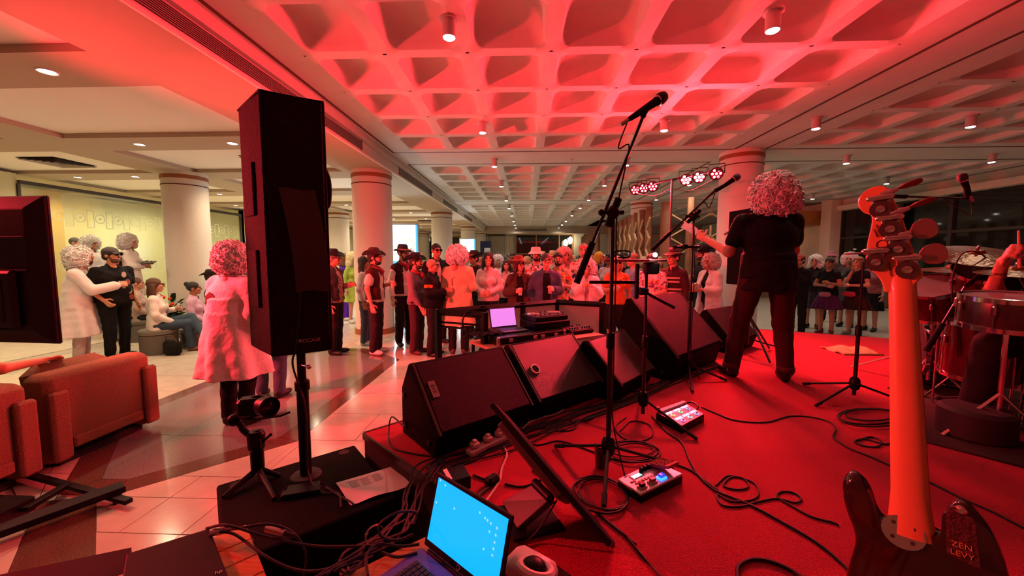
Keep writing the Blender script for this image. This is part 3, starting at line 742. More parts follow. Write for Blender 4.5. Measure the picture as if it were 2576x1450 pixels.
obj('clip_lamp', ball((.785, tray_y-.075, 1.668), .014, 10, 8), mat('clip_glow', (1, 1, 1), .4, emit=60), r2, True)
Y3 = 3.36
tripod_stand('microphone stand with boom crossing before the singer, beside dark cabinet', (1.42, Y3), [(1.13, 3.50), (1.70, 3.27), (1.30, 2.98)], aty(1722, 545, Y3)[2], (aty(1642, 628, Y3+.02), aty(1800, 478, Y3-.02)), (aty(1800, 482, Y3), aty(1858, 443, Y3-.03)))
s3 = bpy.data.objects['microphone_stand.002']
obj('side_clamp', G(cyl(aty(1700, 622, Y3), aty(1760, 621, Y3), .010), ball(aty(1698, 622, Y3), .02, 8, 6), cbox(aty(1722, 621, Y3), (.05, .05, .04), .008)), M_BLACK, s3)
tripod_stand('low tripod stand with coiled cable, beside the drum kit', (2.42, 2.86), [(2.05, 2.72), (2.30, 3.20), (2.74, 2.75)], 1.62, hub=.13)
tripod_stand('tripod stand standing beyond the legs of the singer', (2.55, 4.55), [(2.3, 4.25), (2.95, 4.42), (2.5, 4.95)], 1.5, hub=.12)

# small loudspeaker on a pole behind the singer
r = thing('pole_loudspeaker', 'black loudspeaker box on tripod pole behind the singer', 'loudspeaker', (2.42, 4.25, SZ))
obj('cabinet', mov(rot(prism([(-.19, -.17), (.19, -.17), (.13, .19), (-.13, .19)], 1.36, 2.16), RZ(.35)), (2.42, 4.25, 0)), M_CAB, r, bev=.012)
obj('grille', mov(rot(cbox((0, -.177, 1.76), (.35, .012, .76), .004), RZ(.35)), (2.42, 4.25, 0)), M_GRILLE, r)
obj('pole', cyl((2.42, 4.25, SZ+.1), (2.42, 4.25, 1.38), .018), M_STAND, r, True); obj('brace_collar', cyl((2.42, 4.25, SZ+.38), (2.42, 4.25, SZ+.48), .03), M_BLACK, r, True)
for t in (.5, 2.6, 4.7): obj('leg', tube([(2.42, 4.25, SZ+.44), (2.42+.42*math.cos(t), 4.25+.42*math.sin(t), SZ+.015)], .011, 8), M_STAND, r, True)

# ================================================================== DJ booth
M_BOOTH = mat('booth_panel', (.55, .48, .46), .7)
def seg(a, b, s=.02): 
    """square bar between two points"""
    a = np.array(a, float); b = np.array(b, float); return tube([a, b], s*1.2, 4)
bt = thing('dj_booth', 'folding booth of black frames with pale cloth panels behind wedges', 'booth', (0, 4.6, 0))
PT = [(-.98, 4.20), (-.52, 4.55), (-.05, 4.90), (.42, 5.22), (.98, 4.95)]
BZ = 1.08
for i in range(4):
    p, q = np.array(PT[i]), np.array(PT[i+1])
    if i > 0: obj('cloth_panel', prism([p, q, q+[.006, .006], p+[.006, .006]], .05, BZ-.05), M_BOOTH, bt)
    for z in (.03, BZ-.03): obj('frame_rail', seg((*p, z), (*q, z), .03), M_BLACKM, bt)
for p in PT: obj('frame_post', seg((*p, 0), (*p, BZ), .034), M_BLACKM, bt)
# the open frame of the booth's own side, with a narrow shelf rail
p, q = np.array([-.98, 4.20]), np.array([-.44, 3.98])
for z in (.03, BZ-.03): obj('frame_rail', seg((*p, z), (*q, z), .03), M_BLACKM, bt)
obj('frame_post', seg((*q, 0), (*q, BZ), .034), M_BLACKM, bt)
for z in (BZ-.14, BZ-.19): obj('hook_rail', seg((*(p+.06*(q-p)), z), (*(p+.94*(q-p)), z), .01), M_BLACKM, bt)
tb = thing('folding_table', 'wooden topped table inside the booth under the disc equipment', 'table', (.1, 4.4, 0))
TT = [(-.62, 4.12), (.62, 4.92), (.92, 4.50), (-.32, 3.72)]
obj('table_top', prism(TT, .72, .75), mat('ply_top', (.36, .20, .12), .5), tb)
for x, y in TT: obj('leg', cyl((x*.93, y*.99+.03, 0), (x*.93, y*.99+.03, .72), .018), M_BLACKM, tb)
ang = math.radians(33); BR = RZ(ang)
def on_booth(g, c): return mov(rot(g, BR), c)
fc = thing('flight_case', 'black flight case with metal edges and clasps on booth table', 'case', (-.02, 4.22, .75))
cc = (-.02, 4.22, .75)
obj('case_body', on_booth(cbox((0, 0, .045), (.86, .36, .09), .01), cc), M_BLACK, fc)
for sx in (-.43, .43):
    for sy in (-.18, .18): obj('metal_corner', on_booth(cbox((sx*.985, sy*.97, .045), (.035, .03, .096), .006), cc), mat('case_metal', (.5, .48, .46), .3, metal=.9), fc)
for sy in (-.182,): 
    for z in (.006, .086): obj('edge_rail', on_booth(cbox((0, sy, z), (.80, .008, .012)), cc), MATS['case_metal'], fc)
for x in (-.28, .02, .12, .30): obj('clasp', on_booth(cbox((x, -.186, .05), (.05, .01, .035), .003), cc), MATS['case_metal'], fc)
lp = thing('laptop', 'open laptop glowing violet on the flight case in booth', 'laptop', (-.22, 4.22, .84))
lc = (-.20, 4.20, .84)
obj('base', on_booth(cbox((.02, 0, .012), (.34, .24, .018), .005), lc), mat('grey_alu', (.10, .09, .10), .4, metal=.5), lp)
obj('keyboard', on_booth(cbox((.02, .01, .022), (.30, .12, .003)), lc), M_BLACK, lp)
Rl = BR@RX(math.radians(-14))
obj('lid', mov(rot(cbox((0, .0, .115), (.34, .012, .23), .004), Rl), np.array(lc)+BR@np.array([.02, .12, .02])), MATS['grey_alu'], lp)
obj('screen', mov(rot(cbox((0, -.008, .118), (.315, .004, .20)), Rl), np.array(lc)+BR@np.array([.02, .12, .02])), mat('violet_screen', (.5, .2, .7), .4, emit=.9, ecol=(.62, .22, .75)), lp)
def mixer(label, c, w_, d_, h, name, kn, cat='mixer', tilt=0):
    r = thing(name, label, cat, c)
    obj('body', on_booth(cbox((0, 0, h/2), (w_, d_, h), .008), c), M_BLACK, r)
    obj('face_plate', on_booth(cbox((0, 0, h+.003), (w_*.95, d_*.92, .006)), c), mat('mixer_face', (.06, .05, .06), .35), r)
    rn = random.Random(3)
    for i in range(kn):
        for j in range(3):
            x = -w_*.42+w_*.84*i/(kn-1); y = -d_*.3+d_*.3*j
            if rn.random() < .8: obj('knob', on_booth(mov(lathe([(.010, 0), (.009, .02), (.007, .022)], 8), (x, y, h+.005)), c), mat('knob_%d' % (j % 2), [(.02, .02, .02), (.5, .4, .4)][j % 2], .4), r, True)
    return r
m1 = mixer('disc controller with two jog wheels, on top of padded case in booth', (.22, 4.50, .93), .46, .30, .055, 'dj_controller', 7, 'controller')
for x in (-.15, .15): obj('jog_wheel', on_booth(mov(lathe([(.075, 0), (.075, .012), (.06, .018)], 24), (x, .03, .06)), (.22, 4.50, .93)), mat('jog_alu', (.35, .32, .33), .3, metal=.6), m1, True)
cs = single('equipment_case', on_booth(cbox((0, 0, .045), (.50, .34, .09), .012), (.22, 4.50, .84)), M_BLACK, 'black padded case under the disc controller', 'case')
mixer('small mixing desk with many faders beside the disc controller', (.60, 4.62, .752), .36, .24, .05, 'mixing_desk', 9)
# jacket heap and headphones
g = grid_surf(lambda u, v: BR@np.array([(u-.5)*.34, (v-.5)*.24, .05*math.exp(-8*((u-.5)**2+(v-.5)**2))+.012*math.sin(u*21+v*9)]) + np.array([-.42, 4.02, .855]), 14, 10)
single('folded_jacket', slab_from_sheet(g, (0, 0, -.010)), plain('14101a'), 'dark crumpled jacket lying on the flight case end', 'jacket', smooth=True)
hp = thing('headphones', 'black headphones hanging on the booth frame', 'headphones', (-.62, 4.02, .8))
hc = np.array([-.60, 4.03, BZ-.01])
obj('headband', tube(catmull([hc+[-.07, 0, -.19], hc+[-.075, 0, -.08], hc+[-.03, 0, .0], hc+[.03, 0, .0], hc+[.075, 0, -.08], hc+[.07, 0, -.19]], 5), .010, 6), M_BLACK, hp, True)
for s in (-1, 1): obj('ear_cup', mov(rot(lathe([(.03, -.02), (.045, -.012), (.045, .012), (.03, .018)], 16), RY(PI/2)), hc+[s*.06, 0, -.21]), M_BLACK, hp, True)
# ================================================================== tall covered loudspeaker on its bass bin
M_COVER = mat('cover_cloth', (.020, .013, .013), .9, noise=.3, nscale=60, bump=.4, bscale=70, spec=.12)
M_POCK = mat('pocket_cloth', (.016, .010, .011), .9, bump=.4, bscale=70, spec=.12)
A40, B40 = np.array([math.cos(math.radians(34)), math.sin(math.radians(34)), 0]), np.array([math.cos(math.radians(140)), math.sin(math.radians(140)), 0]); FN = np.array([math.sin(math.radians(34)), -math.cos(math.radians(34)), 0])
N0 = np.array([-1.238, 1.80, 0])
pa = thing('covered_loudspeaker', 'tall black loudspeaker in zipped cloth cover on pole', 'loudspeaker', (-1.20, 1.95, 1.17))
def pa_pt(a, b, z): return N0+A40*a+B40*b+np.array([0, 0, z])
WA, WB = .265, .37
rings = []
for k in range(15):
    z = 1.165+k/14*1.26; s = .006*math.sin(k*1.9); q = .010*math.sin(k*.9)
    L = [(0, 0), (.09, -.006), (.18, -.004), (WA, 0), (WA+.006+s, WB*.5), (WA, WB), (WA*.5, WB), (0, WB), (-.004-s, WB*.6), (-.002, WB*.25)]
    rings.append(np.array([pa_pt(a+(q if 0 < i < 3 else 0)*.2, b, z) for i, (a, b) in enumerate(L)]))
obj('cover', ring_loft(rings), M_COVER, pa, True, bev=.012)
Rf = np.c_[A40, [0, 0, 1.], FN]     # front face: right, up, outward
fl = grid_surf(lambda u, v: pa_pt(.055+.155*u+.045*v*(1-.0*u)-.0, -.012-.045*math.sin(v*2.6)-.012*v, 1.985-.50*v+.004*math.sin(u*7+v*5)), 6, 12)
obj('cable_flap', slab_from_sheet(fl, (FN*-.006).tolist()), mat('flap_cloth', (.035, .032, .026), .6, bump=.3, bscale=60), pa, True)
for z0, h in ((1.86, .26), (1.40, .29)):
    # side pockets on the face towards the armchairs
    P = [pa_pt(-.016, b, z) for b, z in ((.12, z0), (.27, z0), (.27, z0+h), (.12, z0+h))]
    v = np.vstack([P, np.array(P)+A40*.016]); obj('side_pocket', (v, [(0,1,2,3), (7,6,5,4), (1,0,4,5), (2,1,5,6), (3,2,6,7), (0,3,7,4)]), M_POCK, pa, bev=.006)
obj('side_handle', G(tube(catmull([pa_pt(WA+.002, .05, 2.14), pa_pt(WA+.035, .05, 2.05), pa_pt(WA+.03, .05, 1.93), pa_pt(WA, .05, 1.90)], 5), .011, 6)), M_POCK, pa, True)
words('lettering', 'PROCASE', .026, mat('cover_print', (.55, .45, .38), .6), pa, pa_pt(.155, -.010, 1.232), Rf)
for a in (0, WA): obj('seam_piping', tube([pa_pt(a, -.002, 1.17), pa_pt(a, -.004, 2.42)], .006, 6), M_POCK, pa, True)
obj('piping_top', tube([pa_pt(0, 0, 2.425), pa_pt(WA, 0, 2.425), pa_pt(WA, WB, 2.425), pa_pt(0, WB, 2.425)], .006, 6, closed=True), M_POCK, pa, True)
PX_, PY_ = -1.165, 1.915
pl = thing('speaker_pole', 'black round pole between covered loudspeaker and bass bin', 'pole', (PX_, PY_, .5))
obj('tube', cyl((PX_, PY_, .50), (PX_, PY_, .98), .029, n=16), M_BLACKM, pl, True); obj('inner_tube', cyl((PX_, PY_, .98), (PX_, PY_, 1.166), .021, n=14), M_BLACKM, pl, True)
obj('locking_collar', mov(lathe([(.030, -.02), (.036, -.015), (.036, .03), (.024, .04)], 16), (PX_, PY_, .98)), M_BLACK, pl, True)
obj('locking_pin', G(cyl((PX_+.02, PY_-.02, 1.10), (PX_+.07, PY_-.05, 1.10), .007), ball((PX_+.07, PY_-.05, 1.10), .012, 8, 6)), M_CHROME, pl, True)
# bass bin
SA, SB = np.array([math.cos(math.radians(41)), math.sin(math.radians(41)), 0]), np.array([math.sin(math.radians(41)), -math.cos(math.radians(41)), 0])
S0 = np.array([-1.57, 1.81, 0])
sb = thing('subwoofer', 'large black bass bin with castors beside the stage corner', 'subwoofer', S0+SA*.34+SB*.34)
def sbp(a, b, z): return S0+SA*a+SB*b+np.array([0, 0, z])
SR = np.c_[SA, SB*-1, [0, 0, 1.]]
obj('cabinet', mov(rot(cbox((.34, -.335, .25), (.68, .67, .50)), np.c_[SA, -SB, [0, 0, 1]]), S0), M_CAB, sb, bev=.014)
obj('pole_socket', mov(lathe([(.02, .0), (.075, .0), (.07, .006), (.036, .008)], 20), (PX_, PY_, .5)), M_RUB, sb, True)
for a, b in ((.08, .06), (.60, .06), (.08, .58), (.60, .58)):
    c = sbp(a, b, .5); obj('foot_well', mov(lathe([(.03, 0), (.028, .002)], 14), c), M_DARK, sb)
def castor(a, z):
    c = sbp(a, .67, z); R = np.c_[SA, [0, 0, 1.], SB]
    k = obj('castor', mov(rot(cbox((0, 0, .003), (.11, .12, .006), .002), R), c), M_BLACKM, sb)
    obj('bearing_ring', mov(rot(torus((0, .01, .012), .042, .007, n=20, m=6), R), c), M_CHROME, k, True)
    obj('wheel', mov(rot(mov(rot(lathe([(.02, -.016), (.038, -.014), (.042, 0), (.038, .014), (.02, .016)], 20), RY(PI/2)), (0, -.01, .066)), R), c), M_RUB, k, True)
    for s in (-1, 1): obj('fork', mov(rot(cbox((s*.022, 0, .038), (.004, .05, .06), .001), R), c), M_CHROME, k)
castor(.56, .36); castor(.10, .36)
# cable hatch lying on top of the bin behind the pole
ht = single('angle_bracket', mov(rot(G(cbox((0, 0, .012), (.17, .05, .022), .004), cbox((0, .06, .006), (.15, .05, .01), .003)), RZ(math.radians(20))), sbp(.32, .36, .5)), M_BLACK, 'flat black plastic bracket lying under the pole cables', 'bracket')
# sheet of paper
p0 = [atz(845, 1217, .506), atz(992, 1174, .506), atz(1035, 1222, .506), atz(882, 1272, .506)]
def paper_fn(u, v):
    q = (p0[0]*(1-u)+p0[1]*u)*(1-v)+(p0[3]*(1-u)+p0[2]*u)*v
    return q+np.array([0, 0, .004*math.sin(u*9+1)*math.sin(v*5)+.003])
pp = thing('paper_sheet', 'creased white printed paper sheet lying on the bass bin', 'paper', p0[0])
obj('sheet', slab_from_sheet(grid_surf(paper_fn, 16, 10), (0, 0, -.001)), mat('white_paper', (.80, .76, .76), .8), pp, True)
for i in range(6):
    for k in range(3):
        u = .16+.19*k; v = .16+.05*i; 
        if k < 3: obj('print_line', slab_from_sheet(grid_surf(lambda a, b: paper_fn(u+a*(.13 if (i+k) % 3 else .16), v+b*.014)+np.array([0, 0, .0012]), 3, 1), (0, 0, -.0004)), mat('grey_print', (.45, .42, .44), .8), pp)
obj('print_line', slab_from_sheet(grid_surf(lambda a, b: paper_fn(.12+a*.55, .12+b*.01)+np.array([0, 0, .0012]), 8, 1), (0, 0, -.0004)), MATS['grey_print'], pp)

# ================================================================== camera gimbal on the bin
gb = thing('camera_gimbal', 'handheld gimbal with small camera standing on the bass bin', 'camera gimbal', atz(650, 1200, .5))
gy = atz(650, 1200, .5)[1]; gz = lambda u, v, dy=0.: aty(u, v, gy+dy)
c = atz(650, 1200, .5)
for u, v in ((562, 1252), (690, 1256), (705, 1198)):
    q = atz(u, v, .508); obj('leg', tube([c+[0, 0, .045], (c+q)/2+[0, 0, .022], q], [.016, .014, .011], 8), M_BLACK, gb, True)
obj('grip', mov(lathe([(.024, 0), (.032, .02), (.032, .12), (.040, .13), (.042, .20), (.032, .22)], 16), c+[0, 0, .03]), M_BLACK, gb, True)
obj('control_panel', G(cbox(gz(645, 1118, -.02), (.05, .03, .06), .008), cyl(gz(655, 1118), gz(680, 1095), .006), ball(gz(681, 1094), .008, 8, 6)), M_BLACKM, gb)
arm = catmull([gz(640, 1098), gz(628, 1095), gz(612, 1082), gz(604, 1068), gz(590, 1058)], 5)
obj('roll_arm', tube(arm, .016, 8), M_BLACK, gb, True)
obj('motor', ball(gz(588, 1058), .032, 12, 8), M_BLACK, gb, True); obj('motor', ball(gz(648, 1098), .036, 12, 8), M_BLACK, gb, True)
obj('tilt_arm', tube([gz(588, 1058), gz(605, 1040), gz(630, 1032)], .020, 8), M_BLACK, gb, True)
obj('tilt_motor', ball(gz(622, 1042), (.042, .034, .038), 12, 8), M_BLACK, gb, True)
d_ = (gz(712, 1038, -.05)-gz(630, 1050)); obj('camera_plate', slab_from_sheet(grid_surf(lambda u, v: gz(640, 1056)+d_*u*.95+np.array([0, 0, 0])+np.array([.02, .05, 0])*(v-.5), 2, 2), (0, 0, .01)), M_BLACKM, gb)
cb = gz(640, 1022); obj('camera_body', mov(rot(cbox((0, 0, 0), (.145, .085, .095), .014), RZ(.35)), cb), M_BLACK, gb)
ld = np.array([.83, -.50, .12]); ld /= np.linalg.norm(ld); l0 = gz(652, 1020); R = np.c_[np.cross(ld, [0, 0, 1.])/np.linalg.norm(np.cross(ld, [0, 0, 1.])), np.cross(np.cross(ld, [0, 0, 1.]), ld), ld]
ln = obj('lens_barrel', mov(rot(lathe([(.040, -.01), (.042, .05), (.050, .055), (.050, .115), (.044, .115), (.040, .09)], 24), R), l0), M_BLACK, gb, True)
obj('lens_glass', mov(rot(lathe([(.002, .098), (.041, .092)], 20), R), l0), mat('lens_glass', (.02, .01, .02), .03, coat=1), ln, True)
obj('top_handle', G(tube([gz(625, 1003), gz(650, 997), gz(668, 1000)], .007, 6), ball(gz(640, 1005), .012, 8, 6)), M_BLACKM, gb, True)
# ================================================================== flat television on floor stand, back to the camera
tv = thing('television', 'large flat television seen from its black ribbed back', 'television', (-3.4, 2.12, 0))
TY = 2.12; tr = aty(130, 490, TY); br = aty(160, 868, TY)
TW_ = 1.45; x1, z0, z1 = -2.76, br[2], tr[2]; xm = x1-TW_/2
TVR = RZ(math.radians(-4)); piv = np.array([x1, TY, 0])
def tvb(g): return mov(rot(mov(g, -piv), TVR), piv)
M_TV = mat('tv_plastic', (.016, .013, .011), .55, spec=.3)
obj('screen_panel', tvb(cbox((xm, TY+.03, (z0+z1)/2), (TW_, .02, z1-z0), .006)), M_BLACK, tv)
rg = lambda a, y: np.array([(x1-a, y, z0+a), (x1-a, y, z1-a), (x1-TW_+a, y, z1-a), (x1-TW_+a, y, z0+a)])
obj('back_shell', tvb(ring_loft([rg(.002, TY+.025), rg(.006, TY+.012), rg(.075, TY-.03), rg(.085, TY-.032)])), M_TV, tv, bev=.004)
for z in (z0+(z1-z0)*.50, z0+(z1-z0)*.72): obj('rib', tvb(cbox((xm, TY-.036, z), (TW_-.16, .010, .016), .003)), M_TV, tv)
obj('lower_hump', tvb(cbox((xm, TY-.05, z0+.27), (TW_-.28, .045, .34), .02)), M_TV, tv)
for x in (x1-.24, x1-.36): obj('port_recess', tvb(cbox((x, TY-.074, z0+.26), (.07, .006, .24), .004)), M_DARK, tv)
obj('column', tvb(cbox((xm, TY-.02, z0*.5+.1), (.12, .06, z0+.3), .01)), M_BLACKM, tv)
# crossed floor bars of the stand
e1 = atz(325, 1268, .03); f1 = atz(-60, 1165, .03); e2 = atz(312, 1232, .05); f2 = atz(-80, 1375, .05)
def flat_bar(p, q, w_, h): 
    p = np.array(p); q = np.array(q); d = (q-p)/np.linalg.norm(q-p); n = np.array([-d[1], d[0], 0])*w_/2; P = [p-n, q-n, q+n, p+n]
    v = np.vstack([P, np.array(P)+[0, 0, h]]); return v, [(3,2,1,0), (4,5,6,7), (0,1,5,4), (1,2,6,5), (2,3,7,6), (3,0,4,7)]
obj('floor_bar', flat_bar(f1, e1, .045, .03), M_BLACKM, tv, bev=.004); obj('floor_bar', flat_bar(f2, e2, .12, .045), M_BLACKM, tv, bev=.008)
q1 = atz(170, 1225, .04); q2 = atz(60, 1290, .04); obj('floor_bar', flat_bar(q2, q1, .05, .03), M_BLACKM, tv, bev=.004)
for u, v in ((300, 1245), (292, 1268)): obj('bar_foot', mov(lathe([(.016, 0), (.014, .03)], 10), atz(u, v, 0)), M_RUB, tv)
lo = single('floor_box', cbox(atz(-20, 1290, .05), (.30, .22, .10), .01), M_BLACK, 'low black box on floor under the television', 'box')
kb = thing('floor_device', 'small pale device lying on floor under the television', 'device', atz(8, 1270, .0))
obj('body', cbox(atz(8, 1270, .02)+[0, 0, .0], (.12, .05, .03), .006), mat('pale_plastic', (.5, .4, .3), .5), kb); obj('lead', tube(catmull([atz(28, 1225, .01), atz(38, 1245, .01), atz(45, 1262, .01)], 5), .004, 6), M_RUB, kb)

# ================================================================== two armchairs
M_SOFA = mat('sofa_fabric', (.30, .17, .105), .9, noise=.15, nscale=90, bump=.6, bscale=140, spec=.1)
def armchair(label, y0, y1):
    r = thing('armchair', label, 'armchair', (-4.05, (y0+y1)/2, 0), group='low fabric armchairs with their backs to the stage')
    x = -3.62
    L = y1-y0
    obj('back', cbox((x-.14, (y0+y1)/2, .44), (.24, L-.02, .62), .05), M_SOFA, r, smooth=True, angle=50, bev=.02)
    obj('back_cushion', mov(rot(cbox((0, 0, 0), (.20, L-.26, .42), .07), RY(-.18)), (x-.34, (y0+y1)/2, .57)), M_SOFA, r, smooth=True, angle=60, bev=.02)
    obj('seat', cbox((x-.52, (y0+y1)/2, .29), (.62, L-.24, .26), .05), M_SOFA, r, smooth=True, angle=50, bev=.02)
    for y in (y0+.075, y1-.075): obj('armrest', cbox((x-.43, y, .30), (.80, .15, .52), .04), M_SOFA, r, smooth=True, angle=50, bev=.015)
    for y in (y0+.07, y1-.07): obj('back_wing', cbox((x-.005, y, .34), (.06, .13, .56), .02), M_SOFA, r, bev=.01)
    obj('base_rail', cbox((x-.02, (y0+y1)/2, .17), (.05, L-.30, .09), .012), M_SOFA, r)
    obj('plinth', cbox((x-.43, (y0+y1)/2, .03), (.70, L-.2, .06)), M_DARK, r)
armchair('brown fabric armchair with its back lit red, beside man in white coat', 2.70, 3.56)
armchair('brown fabric armchair half hidden by the television', 1.78, 2.64)

# ================================================================== work tables at the near edge
def rect_dir(c, ang, L, W):
    d = np.array([math.cos(ang), math.sin(ang)]); n = np.array([d[1], -d[0]]); c = np.array(c[:2]); return [c, c-d*L, c-d*L+n*W, c+n*W]
def wood_table(label, corner, ang, L, W, z, k):
    P = rect_dir(corner, ang, L, W); ctr = np.mean(P, 0); r = thing('work_table', label, 'table', (*ctr, 0))
    d = np.array([math.cos(ang), math.sin(ang)]); n = np.array([d[1], -d[0]])
    for i in range(k):
        a, b = W*i/k, W*(i+1)/k-.003; q = [P[0]+n*a, P[1]+n*a, P[1]+n*b, P[0]+n*b]; obj('board', prism(q, z-.03, z), M_WOOD, r, bev=.002)
    obj('underframe', prism([P[0]*.97+ctr*.03, P[1]*.97+ctr*.03, P[2]*.97+ctr*.03, P[3]*.97+ctr*.03], z-.09, z-.031), mat('table_frame', (.18, .08, .03), .6), r)
    for p in P: q = p*.9+ctr*.1; obj('leg', cbox((*q, (z-.09)/2), (.05, .05, z-.09)), MATS['table_frame'], r)
    return r
TZ = .75
wood_table('orange wooden table carrying the open laptop', (-.24, 1.236), math.radians(40), .80, .75, TZ, 6)
wood_table('orange wooden table corner under the closed dark laptop', (-.945, 1.20), math.radians(46), .9, .36, TZ, 4)
cl_ = thing('closed_laptop', 'closed dark grey laptop lying on wooden table by cables', 'laptop', atz(440, 1420, TZ))
q = [atz(318, 1395, TZ+.022), atz(527, 1331, TZ+.022), atz(578, 1460, TZ+.022), atz(300, 1500, TZ+.022)]
obj('lid', prism([p[:2] for p in q], TZ+.012, TZ+.024), mat('lid_grey', (.020, .014, .013), .6, spec=.1), cl_, bev=.003); obj('base', prism([p[:2] for p in q], TZ, TZ+.011), M_BLACK, cl_)
u_ = (q[1]-q[0])/np.linalg.norm(q[1]-q[0]); words('emblem', 'hp', .018, M_CHROME, cl_, atz(550, 1440, TZ+.025), frame(u_, [-u_[1], u_[0], 0]))
mt = [atz(-60, 1452, TZ), atz(330, 1372, TZ), atz(330, 1480, TZ), atz(-40, 1540, TZ)]
single('table_mat', prism([p[:2] for p in mt], TZ-.03, TZ-.008), mat('mat_black', (.018, .012, .011), .7, spec=.1), 'dark flat board lying beside the closed laptop', 'board')
# open laptop with blue desktop
lap = thing('laptop', 'open violet laptop with bright blue screen at the stage edge', 'laptop', (-.2, .98, TZ))
hl = np.array([-.318, 1.098, TZ+.018]); d = np.array([.775, -.632, 0.]); nb = np.array([.632, .775, 0.]); LW = .315
up = np.array([0, 0, .965])+nb*.26; up /= np.linalg.norm(up)
M_VIO = mat('violet_shell', (.10, .07, .34), .4, metal=.2)
base = [hl-nb*.0, hl+d*LW, hl+d*LW-nb*.22, hl-nb*.22]
obj('base', prism([p[:2] for p in base], TZ+.001, TZ+.018), M_VIO, lap, bev=.003)
Rl = np.c_[d, up, np.cross(d, up)]; lo_ = hl+up*.004+nb*.008
def lapbox(x0, x1, y0, y1, z0, z1): return mov(rot(box(x0, x1, y0, y1, z0, z1), Rl), lo_)
nz = np.cross(d, up); s_ = 1 if nz@np.array([-1, -1, .2]) > 0 else -1
obj('lid', lapbox(0, LW, 0, .215, -.008*s_, 0), M_BLACK, lap, bev=.003)
M_BLUE = mat('blue_desktop', (.0, .35, .9), .3, emit=1.0, ecol=(.0, .42, 1.0))
obj('screen', lapbox(.012, LW-.012, .022, .203, 0, .0015*s_), M_BLUE, lap)
obj('hinge_bar', cyl(hl+d*.03+nb*.004, hl+d*(LW-.03)+nb*.004, .007), M_BLACK, lap, True)
obj('emblem', mov(rot(torus((LW*.5, .011, .001*s_), .006, .0012, n=14, m=5), Rl), lo_), M_CHROME, lap, True)
M_ICON = mat('icon_cyan', (.3, .85, 1), .4, emit=.75, ecol=(.22, .75, 1))
for x, y in [(.20, .175), (.222, .17), (.232, .168), (.245, .166), (.245, .145), (.268, .164), (.268, .146), (.268, .128), (.268, .112), (.268, .096), (.235, .096), (.02, .196), (.045, .190), (.10, .145), (.02, .13)]:
    obj('icon', lapbox(x, x+.005, y, y+.0055, .0015*s_, .002*s_), M_ICON, lap)
obj('keyboard_deck', prism([p[:2] for p in (hl+d*.03-nb*.035, hl+d*(LW-.03)-nb*.035, hl+d*(LW-.03)-nb*.125, hl+d*.03-nb*.125)], TZ+.018, TZ+.0185), M_VIO, lap)
KEY = mat('key_black', (.015, .014, .016), .5)
for i in range(14):
    for j in range(5):
        c = hl+d*(.035+i*.0175)-nb*(.042+j*.0175); R = frame(d, nb)
        obj('key', mov(rot(cbox((.007, -.007, .0205), (.0148, .0148, .004), .001), R), [c[0], c[1], TZ]), KEY, lap)
# white gadget with black round lens
wg = thing('white_gadget', 'white plastic gadget with round black cap at table edge', 'gadget', atz(1340, 1440, TZ))
g0 = atz(1335, 1455, TZ)
obj('body', mov(rot(cbox((0, 0, .03), (.14, .10, .06), .02), RZ(-.6)), g0), mat('white_plastic', (.75, .70, .70), .35), wg, True, 50)
obj('collar', mov(torus((0, 0, 0), .042, .012, (.2, .3, 1)), atz(1348, 1432, TZ+.07)), MATS['white_plastic'], wg, True)
obj('black_cap', ball(atz(1342, 1432, TZ+.07), (.036, .036, .026), 16, 10), M_BLACK, wg, True)

# ================================================================== slim monitor seen edge-on, with wedge base
sm = thing('slim_monitor', 'slim black screen seen edge-on leaning on wedge base at stage edge', 'monitor', (.05, 1.45, SZ))
ts, be = aty(1235, 1015, 1.62), aty(1540, 1375, 1.30)
be = atz(1535, 1372, SZ+.10) if False else aty(1535, 1372, 1.22)
ax = be-ts; L = np.linalg.norm(ax); ax /= L
dep = _ray(1390, 1190)+np.array([.02, .0, .05]); dep -= ax*(ax@dep); dep /= np.linalg.norm(dep); nn = np.cross(ax, dep)
R = np.c_[ax, dep, nn]
obj('screen_panel', mov(rot(cbox((L/2, .13, 0), (L, .26, .024), .004), R), ts), M_BLACK, sm)
s2 = -1 if (nn@np.array([-1, -1, 0])) < 0 else 1
obj('rear_housing', mov(rot(cbox((L*.40, .13, .026*s2), (L*.56, .22, .034), .008), R), ts), mat('housing_grey', (.05, .035, .03), .5), sm)
w0, w1, w2, w3 = atz(1245, 1275, SZ+.01), atz(1292, 1362, SZ+.01), atz(1424, 1332, SZ+.01), atz(1375, 1262, SZ+.01)
hi = .13
v = np.array([w0, w1, w2, w3, w3*.6+w0*.4+[0, 0, hi], w2*.6+w1*.4+[0, 0, hi], w2+[0, 0, hi*.9], w3+[0, 0, hi*.9]])
obj('base_plate', prism([w0[:2]+(0, 0), w1[:2], w2[:2], w3[:2]], SZ, SZ+.014), M_BLACK, sm, bev=.004)
k0, k1 = atz(1262, 1262, SZ+.02), atz(1300, 1330, SZ+.02); t0, t1 = aty(1345, 1215, 1.50), aty(1385, 1255, 1.40)
v = np.array([k0, k1, t1, t0]); nrm = np.cross(k1-k0, t0-k0); nrm /= np.linalg.norm(nrm)
obj('wedge_arm', slab_from_sheet((v, [(0, 1, 2, 3)]), (-nrm*.03 if nrm[2] > 0 else nrm*.03).tolist()), MATS['housing_grey'], sm, bev=.004)
obj('pivot', cyl(t0, t1, .018, n=12), M_BLACK, sm, True)
obj('lead', tube(catmull([aty(1400, 1260, 1.42), atz(1370, 1310, SZ+.08), atz(1340, 1350, SZ+.02), atz(1310, 1368, SZ+.01)], 6), .004, 6), M_RUB, sm, True)
